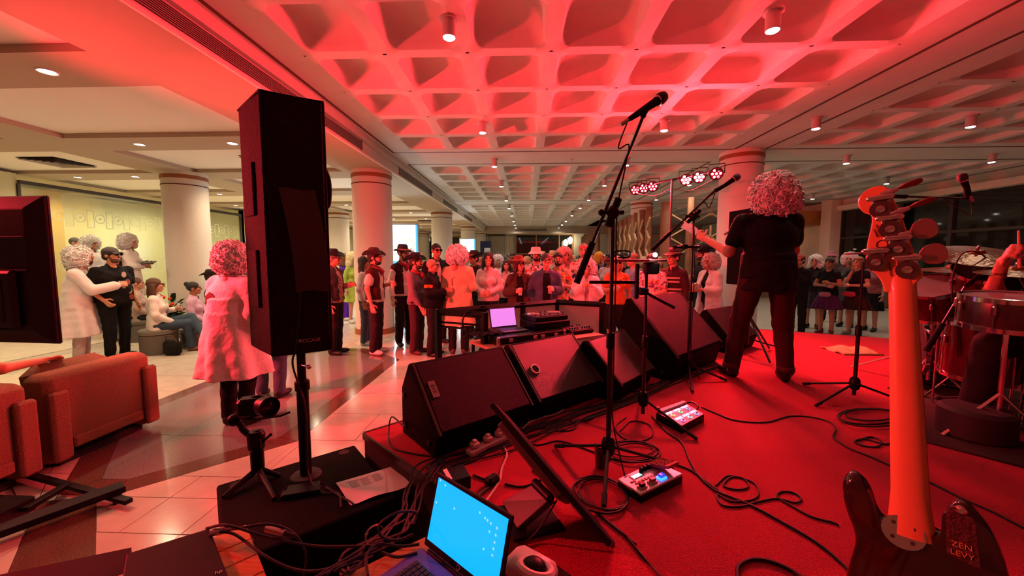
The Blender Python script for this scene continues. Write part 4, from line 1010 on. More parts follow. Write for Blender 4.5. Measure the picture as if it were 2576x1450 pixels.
# ================================================================== floor pedals, power strip, adaptor
def local_frame(o, ang): return frame([math.cos(ang), math.sin(ang), 0], [-math.sin(ang), math.cos(ang), 0]), np.array(o, float)
P4 = [atz(1553, 1205, SZ+.045), atz(1650, 1160, SZ+.045), atz(1718, 1192, SZ+.045), atz(1612, 1243, SZ+.045)]
def quad_box(Q, z0, z1, inset_=0.):
    c = np.mean([q[:2] for q in Q], 0); P = [q[:2]+(c-q[:2])*inset_ for q in Q]; return prism(P, z0, z1)
def qpt(Q, u, v, z): q = (Q[0]*(1-u)+Q[1]*u)*(1-v)+(Q[3]*(1-u)+Q[2]*u)*v; return np.array([q[0], q[1], z])
def qbox(Q, u0, u1, v0, v1, z0, z1): return prism([qpt(Q, a, b, 0)[:2] for a, b in ((u0, v0), (u1, v0), (u1, v1), (u0, v1))], z0, z1)
pd = thing('effects_pedal', 'pale multi effects pedal with lit display and blue switch', 'effects pedal', (*np.mean(P4, 0)[:2], SZ))
M_PALE = mat('pedal_silver', (.62, .56, .55), .35, metal=.3); ZT = SZ+.045
obj('base', quad_box(P4, SZ, ZT-.012), M_BLACK, pd, bev=.004); obj('top_plate', quad_box(P4, ZT-.012, ZT), M_PALE, pd, bev=.004)
obj('display', qbox(P4, .22, .42, .18, .34, ZT, ZT+.003), mat('display_cyan', (.4, .9, 1), .3, emit=.9, ecol=(.30, .85, 1)), pd)
obj('display_frame', qbox(P4, .19, .45, .15, .37, ZT, ZT+.0015), M_BLACK, pd)
for i in range(3):
    obj('knob', mov(lathe([(.011, 0), (.010, .018), (.007, .020)], 12), qpt(P4, .50+.09*i, .16, ZT)), M_BLACK, pd, True)
for i in range(8): obj('button', qbox(P4, .14+.075*i, .19+.075*i, .50, .58, ZT, ZT+.004), mat('red_button', (.35, .03, .03), .4), pd)
for i in range(2): obj('button', qbox(P4, .10+.06*i, .14+.06*i, .38, .44, ZT, ZT+.004), MATS['red_button'], pd)
for i, u in enumerate((.14, .38, .60)):
    b = obj('foot_switch', qbox(P4, u-.07, u+.07, .70, .90, ZT, ZT+.008), mat('blue_glow', (.05, .2, 1), .3, emit=3, ecol=(.02, .18, 1)) if i == 2 else mat('switch_plate', (.35, .3, .3), .4), pd)
    obj('switch_cap', qbox(P4, u-.045, u+.045, .74, .86, ZT+.008, ZT+.022), mat('blue_cap', (.05, .12, .8), .3, emit=.5, ecol=(.02, .1, 1)) if i == 2 else MATS['red_button'] if i else M_BLACK, b)
tr_ = [qpt(P4, .72, .02, ZT+.012), qpt(P4, .99, .02, ZT+.012), qpt(P4, .99, .86, ZT+.05), qpt(P4, .72, .86, ZT+.05)]
obj('treadle', slab_from_sheet((np.array(tr_), [(0, 1, 2, 3)]), (0, 0, -.014)), mat('treadle_rubber', (.45, .06, .06), .6, bump=.6, bscale=200), pd)
for k in range(7):
    a = .06+.12*k; q0 = tr_[0]*(1-a)+tr_[3]*a; q1 = tr_[1]*(1-a)+tr_[2]*a; obj('tread_rib', tube([q0+[0, 0, .001], q1+[0, 0, .001]], .003, 4), MATS['treadle_rubber'], pd)
u_ = (P4[1]-P4[0])/np.linalg.norm(P4[1]-P4[0]); words('lettering', 'GT-1', .016, M_BLACK, pd, qpt(P4, .18, .08, ZT+.001), frame(u_, [-u_[1], u_[0], 0]))
P5 = [atz(1650, 1038, SZ+.05), atz(1722, 1012, SZ+.05), atz(1772, 1042, SZ+.05), atz(1716, 1072, SZ+.05)]
pe = thing('effects_pedal', 'red effects pedal with six small lit displays, nearer the singer', 'effects pedal', (*np.mean(P5, 0)[:2], SZ)); ZR = SZ+.05
obj('base', quad_box(P5, SZ, ZR-.006), M_BLACK, pe, bev=.004); obj('top_plate', quad_box(P5, ZR-.006, ZR, .02), mat('pedal_red', (.42, .02, .03), .35), pe, bev=.002)
obj('rear_strip', qbox(P5, .04, .96, .0, .14, ZR, ZR+.014), mat('rear_strip', (.5, .12, .10), .4), pe)
for r_ in range(2):
    for k in range(3):
        u0 = .10+.29*k; v0 = .22+.40*r_
        obj('display', qbox(P5, u0, u0+.24, v0, v0+.10, ZR, ZR+.003), mat('display_blue', (.5, .75, 1), .3, emit=.9, ecol=(.30, .60, 1)), pe)
        sc_ = [(1, .8, .3), (.2, 1, .5), (.4, .4, 1), (.6, .3, 1), (.4, 1, 1), (.4, .5, 1)][r_*3+k]
        obj('foot_switch', mov(lathe([(.012, 0), (.012, .004), (.006, .005), (.006, .016)], 12), qpt(P5, u0+.12, v0+.22, ZR)), M_CHROME, pe, True)
        obj('switch_ring', mov(torus((0, 0, .003), .013, .0025, n=14, m=5), qpt(P5, u0+.12, v0+.22, ZR)), mat('ring_glow_%d' % (r_*3+k), sc_, .4, emit=.9), pe, True)
obj('encoder', mov(lathe([(.012, 0), (.012, .022)], 12), qpt(P5, .12, -.06, ZR)), M_BLACK, pe, True); obj('carry_handle', tube(catmull([qpt(P5, 1.0, .10, ZR), qpt(P5, 1.10, .25, ZR+.012), qpt(P5, 1.10, .55, ZR+.012), qpt(P5, 1.0, .66, ZR)], 5), .006, 6), M_BLACK, pe, True)
# tumbler of water
gl_ = thing('water_glass', 'clear tumbler of water standing behind the tall boom stand', 'glass', atz(1512, 1178, SZ))
gp = atz(1512, 1178, SZ)
obj('tumbler', mov(lathe([(.028, 0), (.036, .12), (.034, .12), (.027, .008), (.002, .008)], 20, False), gp), M_GLASS, gl_, True); obj('water', mov(lathe([(.026, .009), (.029, .06)], 18), gp), mat('water', (.9, .95, 1), .02, trans=1), gl_, True)
# power strip with plugs
ps = thing('power_strip', 'white extension socket strip with plugs among the cables', 'power strip', atz(1235, 1115, SZ))
a, b = atz(1178, 1142, SZ+.02), atz(1298, 1085, SZ+.02); d = (b-a); L = np.linalg.norm(d); d /= L; R = frame(d, [-d[1], d[0], 0])
M_WP = mat('strip_white', (.70, .62, .58), .45)
obj('strip', mov(rot(cbox((L/2, 0, 0), (L, .055, .035), .008), R), a), M_WP, ps)
for k, s in enumerate((.12, .38, .62, .86)):
    q = obj('plug', mov(rot(G(cbox((L*s, 0, .034), (.045, .045, .032), .008), cbox((L*s, .0, .055), (.026, .026, .012), .004)), R), a), M_WP, ps)
    obj('plug_pin', mov(rot(cbox((L*s+.0, -.01, .022), (.006, .01, .02)), R), a), M_BLACK, q)
ad = thing('power_adaptor', 'black power brick with orange and white stickers on stage corner', 'power adaptor', atz(1150, 1215, SZ))
Qa = [atz(1112, 1182, SZ+.06), atz(1165, 1166, SZ+.06), atz(1185, 1198, SZ+.06), atz(1130, 1214, SZ+.06)]
obj('brick', quad_box(Qa, SZ, SZ+.06), M_BLACK, ad, bev=.005)
nrm = np.array([-.75, -.66, 0]); e0 = qpt(Qa, 0, .15, SZ+.012); e1 = qpt(Qa, 0, .85, SZ+.012)
v = np.array([e0, e1, e1+[0, 0, .03], e0+[0, 0, .03]])+nrm*.002
obj('orange_sticker', slab_from_sheet((v, [(0, 1, 2, 3)]), (nrm*.001).tolist()), mat('sticker_orange', (1, .38, .02), .5, emit=.35), ad)
obj('white_sticker', qbox(Qa, .02, .20, .05, .85, SZ+.06, SZ+.0615), mat('sticker_white', (.8, .75, .75), .5), ad)
sw = single('inline_switch', mov(rot(cbox((0, 0, .02), (.075, .05, .04), .012), RZ(.9)), atz(1238, 1218, SZ)), M_BLACK, 'small black inline switch box on cable beside the power brick', 'switch')
tp = single('rolled_setlist', mov(rot(lathe([(.010, 0), (.013, .02), (.013, .16), (.009, .18)], 10), RY(PI/2)@RZ(0)), (0, 0, 0)), mat('roll_white', (.62, .55, .50), .7), 'pale rolled paper tube lying below the second monitor wedge', 'paper roll', smooth=True)
t_a, t_b = atz(1452, 995, SZ+.02), atz(1498, 1032, SZ+.02); tp.location = t_a.tolist(); tp.rotation_euler = (0, 0, math.atan2(t_b[1]-t_a[1], t_b[0]-t_a[0]))
tw = thing('towel', 'crumpled yellow towel on the stage beside the drum kit', 'towel', atz(2140, 885, SZ))
tc_ = atz(2140, 885, SZ)
g = grid_surf(lambda u, v: tc_+np.array([(u-.5)*.42, (v-.5)*.34, .018+.022*math.sin(u*11+v*3)*math.sin(v*9)+.03*math.exp(-9*((u-.6)**2+(v-.5)**2))]), 22, 18)
obj('cloth', slab_from_sheet(g, (0, 0, -.016)), mat('towel_yellow', (.72, .52, .24), .95, bump=.6, bscale=120), tw, True)

# ================================================================== cables
CN = 0
def cable(pts, r, label, z=SZ, m=None, closed=False, rise=None, grp='cables on the stage', k=8):
    P = []
    for i, p in enumerate(pts):
        if len(p) == 2: q = atz(p[0], p[1], z+r)
        elif len(p) == 3: q = atz(p[0], p[1], p[2])
        P.append(q)
    return single('cable', tube(catmull(P, k, closed), r, 6, closed=closed), m or M_RUB, label, 'cable', grp, smooth=True)
cable([(1765, 1025), (1800, 1040), (1850, 1058), (1925, 1063), (1985, 1048), (2040, 1050), (2085, 1062), (2102, 1080), (2097, 1102), (2135, 1128), (2190, 1150), (2245, 1175)], .0045, 'black cable winding from the red pedal towards the bass guitar')
cable([(2245, 1175), (2340, 1215), (2420, 1255), (2500, 1290), (2576, 1330)], .0045, 'cable running on past the bass neck to the drum rug')
cable([(1640, 1048), (1675, 1085), (1715, 1115), (1735, 1160), (1760, 1200), (1800, 1235), (1850, 1255), (1905, 1280), (1960, 1310), (2030, 1350), (2080, 1385), (2130, 1430), (2150, 1455)], .005, 'long cable from stand base diagonally to the bass guitar body')
cable([(1800, 1222), (1830, 1198), (1870, 1205), (1882, 1225), (1855, 1232), (1820, 1222), (1845, 1200), (1895, 1215), (1908, 1242), (1890, 1258), (1840, 1262), (1805, 1245), (1815, 1270), (1860, 1275), (1910, 1262), (1955, 1255), (2000, 1265), (2015, 1255), (1995, 1240), (1965, 1238), (1955, 1250), (1985, 1270), (2040, 1300), (2095, 1315), (2110, 1322)], .004, 'black instrument cable with two open loops in mid stage')
cable([(1690, 1165), (1740, 1185), (1800, 1230), (1835, 1250), (1900, 1275)], .0045, 'cable running from the pale pedal under its treadle')
cable([(1855, 1455), (1858, 1425), (1890, 1408), (1935, 1412), (1985, 1432), (2020, 1455)], .0065, 'thick cable curving at the lower frame edge')
cable([(1600, 1370), (1500, 1290), (1540, 1320), (1575, 1350), (1625, 1410), (1670, 1460)], .0045, 'cable along the carpet beside the slim monitor')
for i, (du, dv, s) in enumerate(((0, 0, 1.), (6, 5, .92), (-4, 8, 1.06))):
    c = (1512, 1240); pts = [(c[0]+du+s*72*math.cos(t)*.92, c[1]+dv+s*40*math.sin(t)+12*math.cos(t)) for t in np.linspace(0, 2*PI, 10, endpoint=False)]
    cable(pts, .0045, ['inner', 'middle', 'outer'][i]+' loop of the coiled cable under the tall boom stand', z=SZ+.004*i, closed=True)
for i, (c, a, b) in enumerate((((1585, 1135), 70, 26), ((1590, 1130), 55, 20), ((1600, 1140), 62, 24))):
    cable([(c[0]+a*math.cos(t), c[1]+b*math.sin(t)) for t in np.linspace(0, 2*PI, 10, endpoint=False)], .004, ['wide', 'small', 'middle sized'][i]+' cable loop lying behind the pale pedal', z=SZ+.004*i, closed=True)
cable([(1560, 1085), (1590, 1060), (1635, 1070), (1640, 1098), (1600, 1112), (1565, 1100), (1548, 1075), (1575, 1050)], .004, 'thin looped lead around the tray stand leg')
cable([(1500, 1140), (1440, 1118), (1400, 1110), (1350, 1120), (1310, 1100), (1345, 1078), (1420, 1085), (1450, 1075), (1430, 1055), (1400, 1060)], .004, 'looping lead between the tall boom stand and the socket strip')
bun = [[(975, 1120), (990, 1140), (1060, 1150), (1130, 1148), (1200, 1135), (1290, 1110), (1370, 1085), (1420, 1060), (1500, 1045), (1600, 1000), (1700, 965), (1800, 925)]]
random.seed(11)
BW = ['first', 'second', 'third', 'fourth', 'fifth', 'sixth', 'seventh', 'eighth', 'ninth', 'tenth', 'eleventh', 'twelfth', 'thirteenth', 'fourteenth']
for i in range(11):
    base_ = [(1085, 1195), (1120, 1160), (1180, 1142), (1260, 1115), (1340, 1085), (1410, 1065), (1470, 1040), (1540, 1015), (1620, 985), (1700, 952), (1790, 915)]
    off = (i-5)*5
    cable([(u+random.uniform(-16, 16), v+off*(1-.6*k/10)+random.uniform(-5, 5)) for k, (u, v) in enumerate(base_)], .0042, BW[i]+' black cable in the bundle behind the monitor wedges', z=SZ+.004*(i % 3), grp='cable bundle behind the wedges', k=5)
cable([(1018, 1075, SZ+.30), (985, 1050, SZ+.10), (978, 1090), (985, 1125), (1040, 1142), (1105, 1150)], .0045, 'cable looping from the corner wedge over the stage edge')
M_WC = mat('white_cable', (.62, .50, .46), .5)
cable([(1268, 1125), (1275, 1145), (1262, 1180), (1258, 1205), (1245, 1230), (1225, 1260), (1212, 1292)], .006, 'white mains lead passing the inline switch', m=M_WC)
cable([(1310, 1085), (1330, 1065), (1365, 1050), (1400, 1042), (1430, 1020), (1455, 1000)], .005, 'white lead rising from the socket strip to the wedges', m=M_WC)
cable([(1240, 1220), (1212, 1240), (1192, 1262), (1182, 1285)], .005, 'grey mains lead hanging from the inline switch', m=mat('grey_lead', (.25, .18, .17), .5))
cable([(1190, 1195), (1215, 1205), (1238, 1212)], .005, 'short lead from power brick to the inline switch')
cable([(1270, 1218), (1310, 1225), (1345, 1215), (1365, 1200), (1340, 1182)], .0045, 'lead curving from inline switch to the slim monitor')
# bundle dropping off the stage corner to the tables
for i in range(7):
    o = (i-3)*6
    rj = lambda a=10: random.uniform(-a, a)
    cable([(1110+o*.6, 1155+o*.3), (1070+o+rj(), 1185+rj(), SZ+.03), (1040+o+rj(), 1240+rj(), SZ+.0), (1020+o*1.2+rj(18), 1290+rj(), .60), (985+o*1.5+rj(25), 1340+rj(15), .66), (930+o*2+rj(30), 1385-o+rj(15), .72), (880+o+rj(40), 1420-o*2+rj(), .76), (840-o*3, 1440+o, .76)], .0042, BW[i]+' cable dropping over the stage corner to the tables', grp='cables over the stage corner')
for i, P in enumerate([[(545, 1335, TZ+.02), (600, 1330, TZ+.05), (680, 1320, TZ+.05), (740, 1345, TZ), (770, 1400, TZ-.1), (760, 1470, TZ-.2)], [(540, 1338, TZ+.03), (590, 1345, TZ+.03), (660, 1395, TZ+.02), (730, 1430, TZ), (800, 1437, TZ), (880, 1412, TZ), (960, 1375, TZ)],
     [(520, 1330, TZ+.03), (570, 1322, TZ+.06), (650, 1345, TZ+.04), (720, 1362, TZ), (800, 1375, TZ), (900, 1375, TZ), (985, 1370, TZ+.01)], [(925, 1450, TZ+.02), (922, 1400, TZ+.03), (950, 1370, TZ+.03), (1010, 1375, TZ+.02), (1055, 1370, TZ+.02)],
     [(1040, 1345, TZ+.03), (1000, 1360, TZ+.02), (960, 1350, TZ+.05), (955, 1320, TZ+.1), (1000, 1290, TZ+.12), (1045, 1290, TZ+.1), (1040, 1320, TZ+.08)], [(960, 1390, TZ+.02), (1000, 1402, TZ+.02), (1050, 1392, TZ+.02)], [(820, 1225, .51), (850, 1245, .51), (890, 1270, .51), (902, 1300, .44), (902, 1350, .35)]]):
    cable(P, .0045, ['cable hanging over the wooden table corner', 'cable sweeping along the front of the bass bin', 'cable stretched between the two tables', 'power lead plugged beside the open laptop', 'looped lead hanging beside the castor', 'short lead behind the laptop hinge', 'cable dropping over the bass bin front edge'][i], grp='cables about the tables')
pl_ = thing('cable_plug', 'silver audio connector lying on the bass bin edge', 'connector', atz(690, 1338, TZ))
q0, q1 = atz(672, 1330, TZ+.02), atz(718, 1342, TZ+.02); obj('sleeve', cyl(q0, q1, .012, .010), MATS['silver_plug'], pl_, True); obj('strain_relief', cyl(q1, q1+(q1-q0)*.5, .008, .005), M_RUB, pl_, True)
pl2 = thing('cable_plug', 'silver audio connector beside the closed laptop', 'connector', atz(550, 1340, TZ))
q0, q1 = atz(527, 1344, TZ+.03), atz(565, 1332, TZ+.03); obj('sleeve', cyl(q0, q1, .011), MATS['silver_plug'], pl2, True); obj('strain_relief', cyl(q1, q1+(q1-q0)*.6, .008, .005), M_RUB, pl2, True)
# speaker lead down the tall cover
single('cable', tube(catmull([pa_pt(.115, -.03, 1.50), pa_pt(.118, -.035, 1.44), pa_pt(.108, -.02, 1.3), pa_pt(.095, -.018, 1.2), [PX_-.02, PY_-.04, 1.1], [PX_+.03, PY_-.035, .9], [PX_+.035, PY_-.04, .7], [PX_+.05, PY_-.06, .53], sbp(.40, .42, .51), sbp(.46, .48, .51), sbp(.44, .60, .51)], 6), .005, 6), M_RUB, 'black lead running down the covered loudspeaker and its pole', 'cable', smooth=True)
for i, (c, a, b) in enumerate((((2185, 1048), 78, 20), ((2190, 1044), 62, 15), ((2195, 1052), 85, 22))):
    cable([(c[0]+a*math.cos(t), c[1]+b*math.sin(t)) for t in np.linspace(0, 2*PI, 10, endpoint=False)], .005, ['middle', 'small', 'wide'][i]+' turn of coiled cable under the low tripod stand', z=SZ+.006*i, closed=True)
cable([(2160, 1108), (2190, 1100), (2215, 1110), (2205, 1125), (2170, 1122), (2150, 1112), (2175, 1105), (2225, 1118), (2245, 1112)], .005, 'small looped cable with plug beside the bass neck')
# ================================================================== five string bass guitar on its stand, seen from behind
bs = thing('bass_guitar', 'five string bass guitar seen from behind, pale neck and dark body', 'bass guitar', (.93, .9, SZ))
HB, TB = aty(2290, 1300, .90), aty(2270, 735, .97)
UB = (TB-HB); NL = np.linalg.norm(UB); UB /= NL
NB = np.array([-.74, -.67, 0.]); NB -= UB*(UB@NB); NB /= np.linalg.norm(NB); WB_ = np.cross(NB, UB)*-1.0
if WB_@np.array([.7, -.7, 0]) < 0: WB_ = -WB_
M_NECK = mat('maple_neck', (.70, .34, .12), .35, noise=.06, nscale=8, coat=.3)
M_BODY = mat('dark_lacquer', (.035, .008, .008), .10, noise=.5, nscale=4, coat=.6)
def bpt(w_, h, n, o=HB): return o+WB_*w_+UB*h+NB*n
rings = []
for k in range(13):
    s = k/12; h = -.045+s*(NL+.045); hw = .034-.0095*s; th = .018-.003*s; fl = .012 if k == 0 else 0
    if k < 2: hw += .004*(2-k)
    L = [(hw*math.cos(t), th*math.sin(t)) for t in np.linspace(0, PI, 13)]+[(-hw, -.008), (hw, -.008)]
    rings.append([bpt(a, h, b) for a, b in L])
for h, hw, th in ((NL+.02, .0245, .014), (NL+.045, .024, .0095)): rings.append([bpt(a, h, b) for a, b in [(hw*math.cos(t), th*math.sin(t)) for t in np.linspace(0, PI, 13)]+[(-hw, -.006), (hw, -.006)]])
obj('neck', ring_loft(rings), M_NECK, bs, True, 60)
obj('fretboard', ring_loft([[bpt(a, h, b) for a, b in ((hw, -.008), (hw, -.014), (-hw, -.014), (-hw, -.008))] for h, hw in ((-.10, .0355), (NL, .0245))]), mat('rosewood', (.09, .035, .02), .5), bs)
def hpx(X, Y_): return ((2150+X/4.833-2270)/1420., (735-(440+Y_/4.833))/1020.)
OUT = [(372, 1425), (330, 1290), (250, 1180), (150, 1100), (137, 1060), (165, 830), (215, 650), (240, 520), (228, 455), (180, 425), (130, 400), (78, 335), (65, 265), (100, 180), (200, 112), (300, 92), (400, 104), (450, 150), (500, 250), (560, 385), (640, 620), (740, 985), (822, 1205), (818, 1250), (780, 1288), (735, 1330), (708, 1380), (697, 1430)]
P = [hpx(*p) for p in OUT]; P = catmull([(a, b, 0) for a, b in P], 3)[:, :2]
n_ = len(P); v = np.vstack([[bpt(a, b, .009, TB) for a, b in P], [bpt(a, b, -.006, TB) for a, b in P]])
f_ = [tuple(range(n_)), tuple(range(2*n_-1, n_-1, -1))]+[((i+1) % n_, i, n_+i, n_+(i+1) % n_) for i in range(n_)]
obj('headstock', (v, f_), M_NECK, bs, bev=.003)
M_GEAR = mat('gear_metal', (.14, .12, .11), .35, metal=.9)
def tuner(X, Y_, side, tip, big):
    w_, h = hpx(X, Y_); c = bpt(w_, h, .010, TB); R = np.c_[WB_, UB, NB]
    if np.linalg.det(R) < 0: R = np.c_[-WB_, UB, NB]
    t = obj('tuner', mov(rot(cbox((0, .004, .002), (.034, .046, .004), .002), R), c), M_CHROME, bs)
    teeth = []
    for k in range(40): 
        a = 2*PI*k/40; rr = .0225 if k % 2 else .0205; teeth.append((rr*math.cos(a), rr*math.sin(a)))
    obj('gear_wheel', mov(rot(mov(prism(teeth, .004, .009), (0, -.012, 0)), R), c), M_GEAR, t)
    obj('gear_hub', mov(rot(mov(lathe([(.010, .009), (.009, .012), (.004, .013)], 14), (0, -.012, 0)), R), c), M_CHROME, t, True)
    p0 = bpt(w_-side*.028, h+.016, .020, TB); wt, ht = hpx(*tip); p1 = bpt(wt, ht, .014, TB); d = (p1-p0)/np.linalg.norm(p1-p0)
    obj('worm_plate', mov(rot(cbox((0, .016, .014), (.052, .013, .016), .004), R), c), M_CHROME, t, True, 40, bev=.002)
    L = np.linalg.norm(p1-p0); m = p0+d*L*.72
    obj('key_shaft', tube([p0+d*.03, p0+d*L*.5, m], [.0065, .008, .0045], 8), M_CHROME, t, True)
    yb = np.cross(d, NB); yb /= np.linalg.norm(yb); nz_ = np.cross(d, yb)
    if big: pl = [(0, -.008), (.010, -.022), (.026, -.027), (.040, -.020), (.045, 0), (.040, .020), (.026, .027), (.010, .022), (0, .008)]; tilt_ = .9
    else: pl = [(0, -.004), (.012, -.015), (.03, -.018), (.042, -.012), (.044, .0), (.042, .012), (.03, .018), (.012, .015), (0, .004)]; tilt_ = .15
    ya = yb*tilt_+nz_*(1-tilt_)
    pl = catmull([(a, b, 0) for a, b in pl], 4)[:, :2]; q = np.array([m+d*a+ya*b for a, b in pl]); zz = np.cross(d, ya); zz /= np.linalg.norm(zz)
    obj('key_paddle', slab_from_sheet((q, [tuple(range(len(q)))]), (zz*.004).tolist()), mat('key_metal', (.30, .20, .18), .35, metal=.7), t, bev=.0015)
tuner(365, 345, 1, (740, 150), 0); tuner(475, 605, 1, (880, 390), 0); tuner(560, 860, 1, (850, 700), 1); tuner(660, 1110, 1, (930, 1000), 1); tuner(285, 1000, -1, (30, 915), 0)
R = np.c_[WB_, UB, NB]
wd = lambda s, size, X, Y_, a: words('lettering', s, size, mat('black_print', (.02, .005, .005), .6), bs, bpt(*hpx(X, Y_), .0105, TB), (R if np.linalg.det(R) > 0 else np.c_[-WB_, UB, NB])@RZ(a))
wd('ULTRALITE', .0065, 325, 660, -1.3); wd('LICENSED', .0050, 285, 690, -1.3); wd('MILLENNIUM', .0060, 450, 1150, -1.5)
obj('stamp_ring', mov(rot(torus((0, 0, 0), .010, .0012, n=18, m=5), R), bpt(*hpx(360, 835), .0095, TB)), MATS['black_print'], bs)
def lpx(u, v): return ((u-2290)/1515., (1300-v)/1075.)
BO = [(2252, 1292), (2238, 1318), (2215, 1330), (2192, 1305), (2180, 1270), (2160, 1240), (2132, 1228), (2108, 1248), (2101, 1285), (2112, 1335), (2130, 1375), (2135, 1420), (2110, 1500), (2090, 1600), (2130, 1700), (2220, 1760), (2320, 1770), (2420, 1740), (2480, 1660), (2500, 1560), (2500, 1450), (2505, 1370), (2478, 1290), (2440, 1245), (2410, 1232), (2382, 1250), (2376, 1290), (2368, 1320), (2348, 1318), (2335, 1306)]
P = catmull([(*lpx(*p), 0) for p in BO], 3, True)[:, :2]; n_ = len(P); ctr = P.mean(0)
lay = [(.88, .022), (.97, .016), (1., .004), (1., -.016), (.96, -.026)]
v = np.vstack([[bpt(*(ctr+(p-ctr)*s if s < 1 else p), z-.012) for p in P] for s, z in lay]); f_ = [tuple(range(n_)), tuple(range(5*n_-1, 4*n_-1, -1))]
for k in range(4): f_ += [(k*n_+(i+1) % n_, k*n_+i, (k+1)*n_+i, (k+1)*n_+(i+1) % n_) for i in range(n_)]
obj('body', (v, f_), M_BODY, bs, True, 50)
obj('neck_plate', mov(rot(lathe([(.038, 0), (.038, .003)], 20), R), bpt(*lpx(2272, 1340), .012)), M_CHROME, bs)
for a in range(4): obj('plate_screw', mov(rot(lathe([(.005, 0), (.004, .003)], 8), R), bpt(lpx(2272, 1340)[0]+.024*math.cos(a*PI/2+.7), lpx(2272, 1340)[1]+.024*math.sin(a*PI/2+.7), .0145)), M_GEAR, bs)
# strap with leather patch
sp = [lpx(2378, 1262), lpx(2388, 1240), lpx(2410, 1230), lpx(2430, 1242), lpx(2442, 1262), lpx(2448, 1362), lpx(2376, 1352)]
q = np.array([bpt(a, b, .022) for a, b in sp]); stp = obj('strap_end', slab_from_sheet((q, [tuple(range(7))]), (NB*.005).tolist()), mat('strap_leather', (.045, .020, .014), .6, bump=.4, bscale=90), bs, bev=.001)
obj('strap_button', mov(rot(lathe([(.009, 0), (.009, .006), (.005, .010)], 12), R), bpt(*lpx(2412, 1240), .027)), M_CHROME, stp)
for s, dy in (('ZEN', .0), ('LEVY', -.018)): words('lettering', s, .016, mat('gold_print', (.75, .45, .12), .4, metal=.4), bs, bpt(lpx(2410, 1322)[0], lpx(2410, 1322)[1]+dy, .0285), R if np.linalg.det(R) > 0 else np.c_[-WB_, UB, NB])
# guitar stand
gs = thing('guitar_stand', 'black folding guitar stand holding the bass guitar', 'guitar stand', (.95, .9, SZ))
gc = HB-UB*.35-NB*.01; g0 = np.array([gc[0], gc[1], 0]); fw_ = NB*[1, 1, 0]; sd = np.array([WB_[0], WB_[1], 0])
obj('spine', tube([g0-fw_*.06+[0, 0, SZ+.06], HB-UB*.05-NB*.06], .011, 8), M_STAND, gs, True)
for s in (-1, 1):
    obj('cradle_arm', tube([g0+sd*s*.03-fw_*.05+[0, 0, SZ+.10], g0+sd*s*.10+fw_*.05+[0, 0, SZ+.09]], .009, 8), M_STAND, gs, True)
    obj('leg', tube([g0-fw_*.05+[0, 0, SZ+.30], g0+sd*s*.22+fw_*.16+[0, 0, SZ+.012]], .011, 8), M_STAND, gs, True)
obj('leg', tube([g0-fw_*.05+[0, 0, SZ+.32], g0-fw_*.26+[0, 0, SZ+.012]], .011, 8), M_STAND, gs, True)

# ================================================================== drum kit
M_SHELL = mat('red_shell', (.06, .004, .006), .18, coat=.3)
M_HEAD = mat('drum_head', (.22, .17, .17), .5)
M_DHEAD = mat('dark_drum_head', (.02, .016, .018), .5)
M_BRONZE = mat('cymbal_bronze', (.20, .11, .045), .3, metal=.9, bump=.2, bscale=40)
def drum(label, c, r_, h, ax, head=M_HEAD, lugs=8, shell=M_SHELL, feet=None, tripod=None, name='tom_drum', cat='drum'):
    c = np.array(c, float); ax = np.array(ax, float); ax /= np.linalg.norm(ax); x = np.cross(ax, [.3, .9, .1]); x /= np.linalg.norm(x); R = np.c_[x, np.cross(ax, x), ax]
    t = thing(name, label, cat, c-[0, 0, h/2]); m = lambda g: mov(rot(g, R), c)
    obj('shell', m(lathe([(r_*.99, -h/2), (r_, -h/2+.01), (r_, h/2-.01), (r_*.99, h/2)], 32, False)), shell, t, True)
    for z in (-h/2, h/2):
        obj('hoop', m(mov(lathe([(r_*1.0, -.014), (r_*1.045, -.012), (r_*1.045, .014), (r_*1.0, .016)], 32, False), (0, 0, z))), M_CHROME, t, True)
        obj('head_skin', m(mov(lathe([(.002, -.001), (r_, -.001), (r_, .001), (.002, .001)], 32), (0, 0, z+(.003 if z > 0 else -.003)))), head if z > 0 else M_DHEAD, t)
    for k in range(lugs):
        a = 2*PI*k/lugs; p = np.array([math.cos(a)*(r_+.012), math.sin(a)*(r_+.012), 0])
        l = obj('lug', m(mov(rot(cbox((0, 0, 0), (.022, .018, .055), .006), RZ(a)), p+[0, 0, h*.18])), M_CHROME, t, True)
        obj('tension_rod', m(cyl(p+[0, 0, -h/2], p+[0, 0, h/2+.012], .003, n=6)), M_CHROME, l)
    if feet:
        for k in range(3):
            a = 2*PI*k/3+.3; p = c+np.array([math.cos(a)*(r_+.02), math.sin(a)*(r_+.02), 0]); obj('leg', tube([p+[0, 0, h*.3], [p[0], p[1], SZ+.01]], .006, 8), M_CHROME, t, True)
    if tripod:
        b = np.array([c[0]+tripod[0], c[1]+tripod[1], SZ]); obj('stand_tube', tube([[b[0], b[1], SZ+.1], [b[0], b[1], c[2]-h/2-.03], c-ax*h/2], .012, 8), M_CHROME, t, True)
        for k in range(3):
            a = 2*PI*k/3+.9; obj('stand_leg', tube([b+[0, 0, .28], b+[.26*math.cos(a), .26*math.sin(a), .012]], .009, 8), M_CHROME, t, True)
    return t
rug = [atz(2262, 1098, SZ), atz(2240, 905, SZ), atz(2420, 860, SZ), (7.2, 3.6, SZ), (5.2, .9, SZ), atz(2600, 1185, SZ)]
single('drum_rug', prism([p[:2] for p in rug], SZ, SZ+.01), mat('rug_black', (.030, .012, .012), .95, bump=.5, bscale=150), 'dark rug lying under the drum kit', 'rug')
bd = drum('bass drum with chrome claws standing on its side, beside low tripod stand', (3.42, 3.20, SZ+.30), .28, .46, (-.92, .38, .02), M_DHEAD, 10, name='bass_drum')
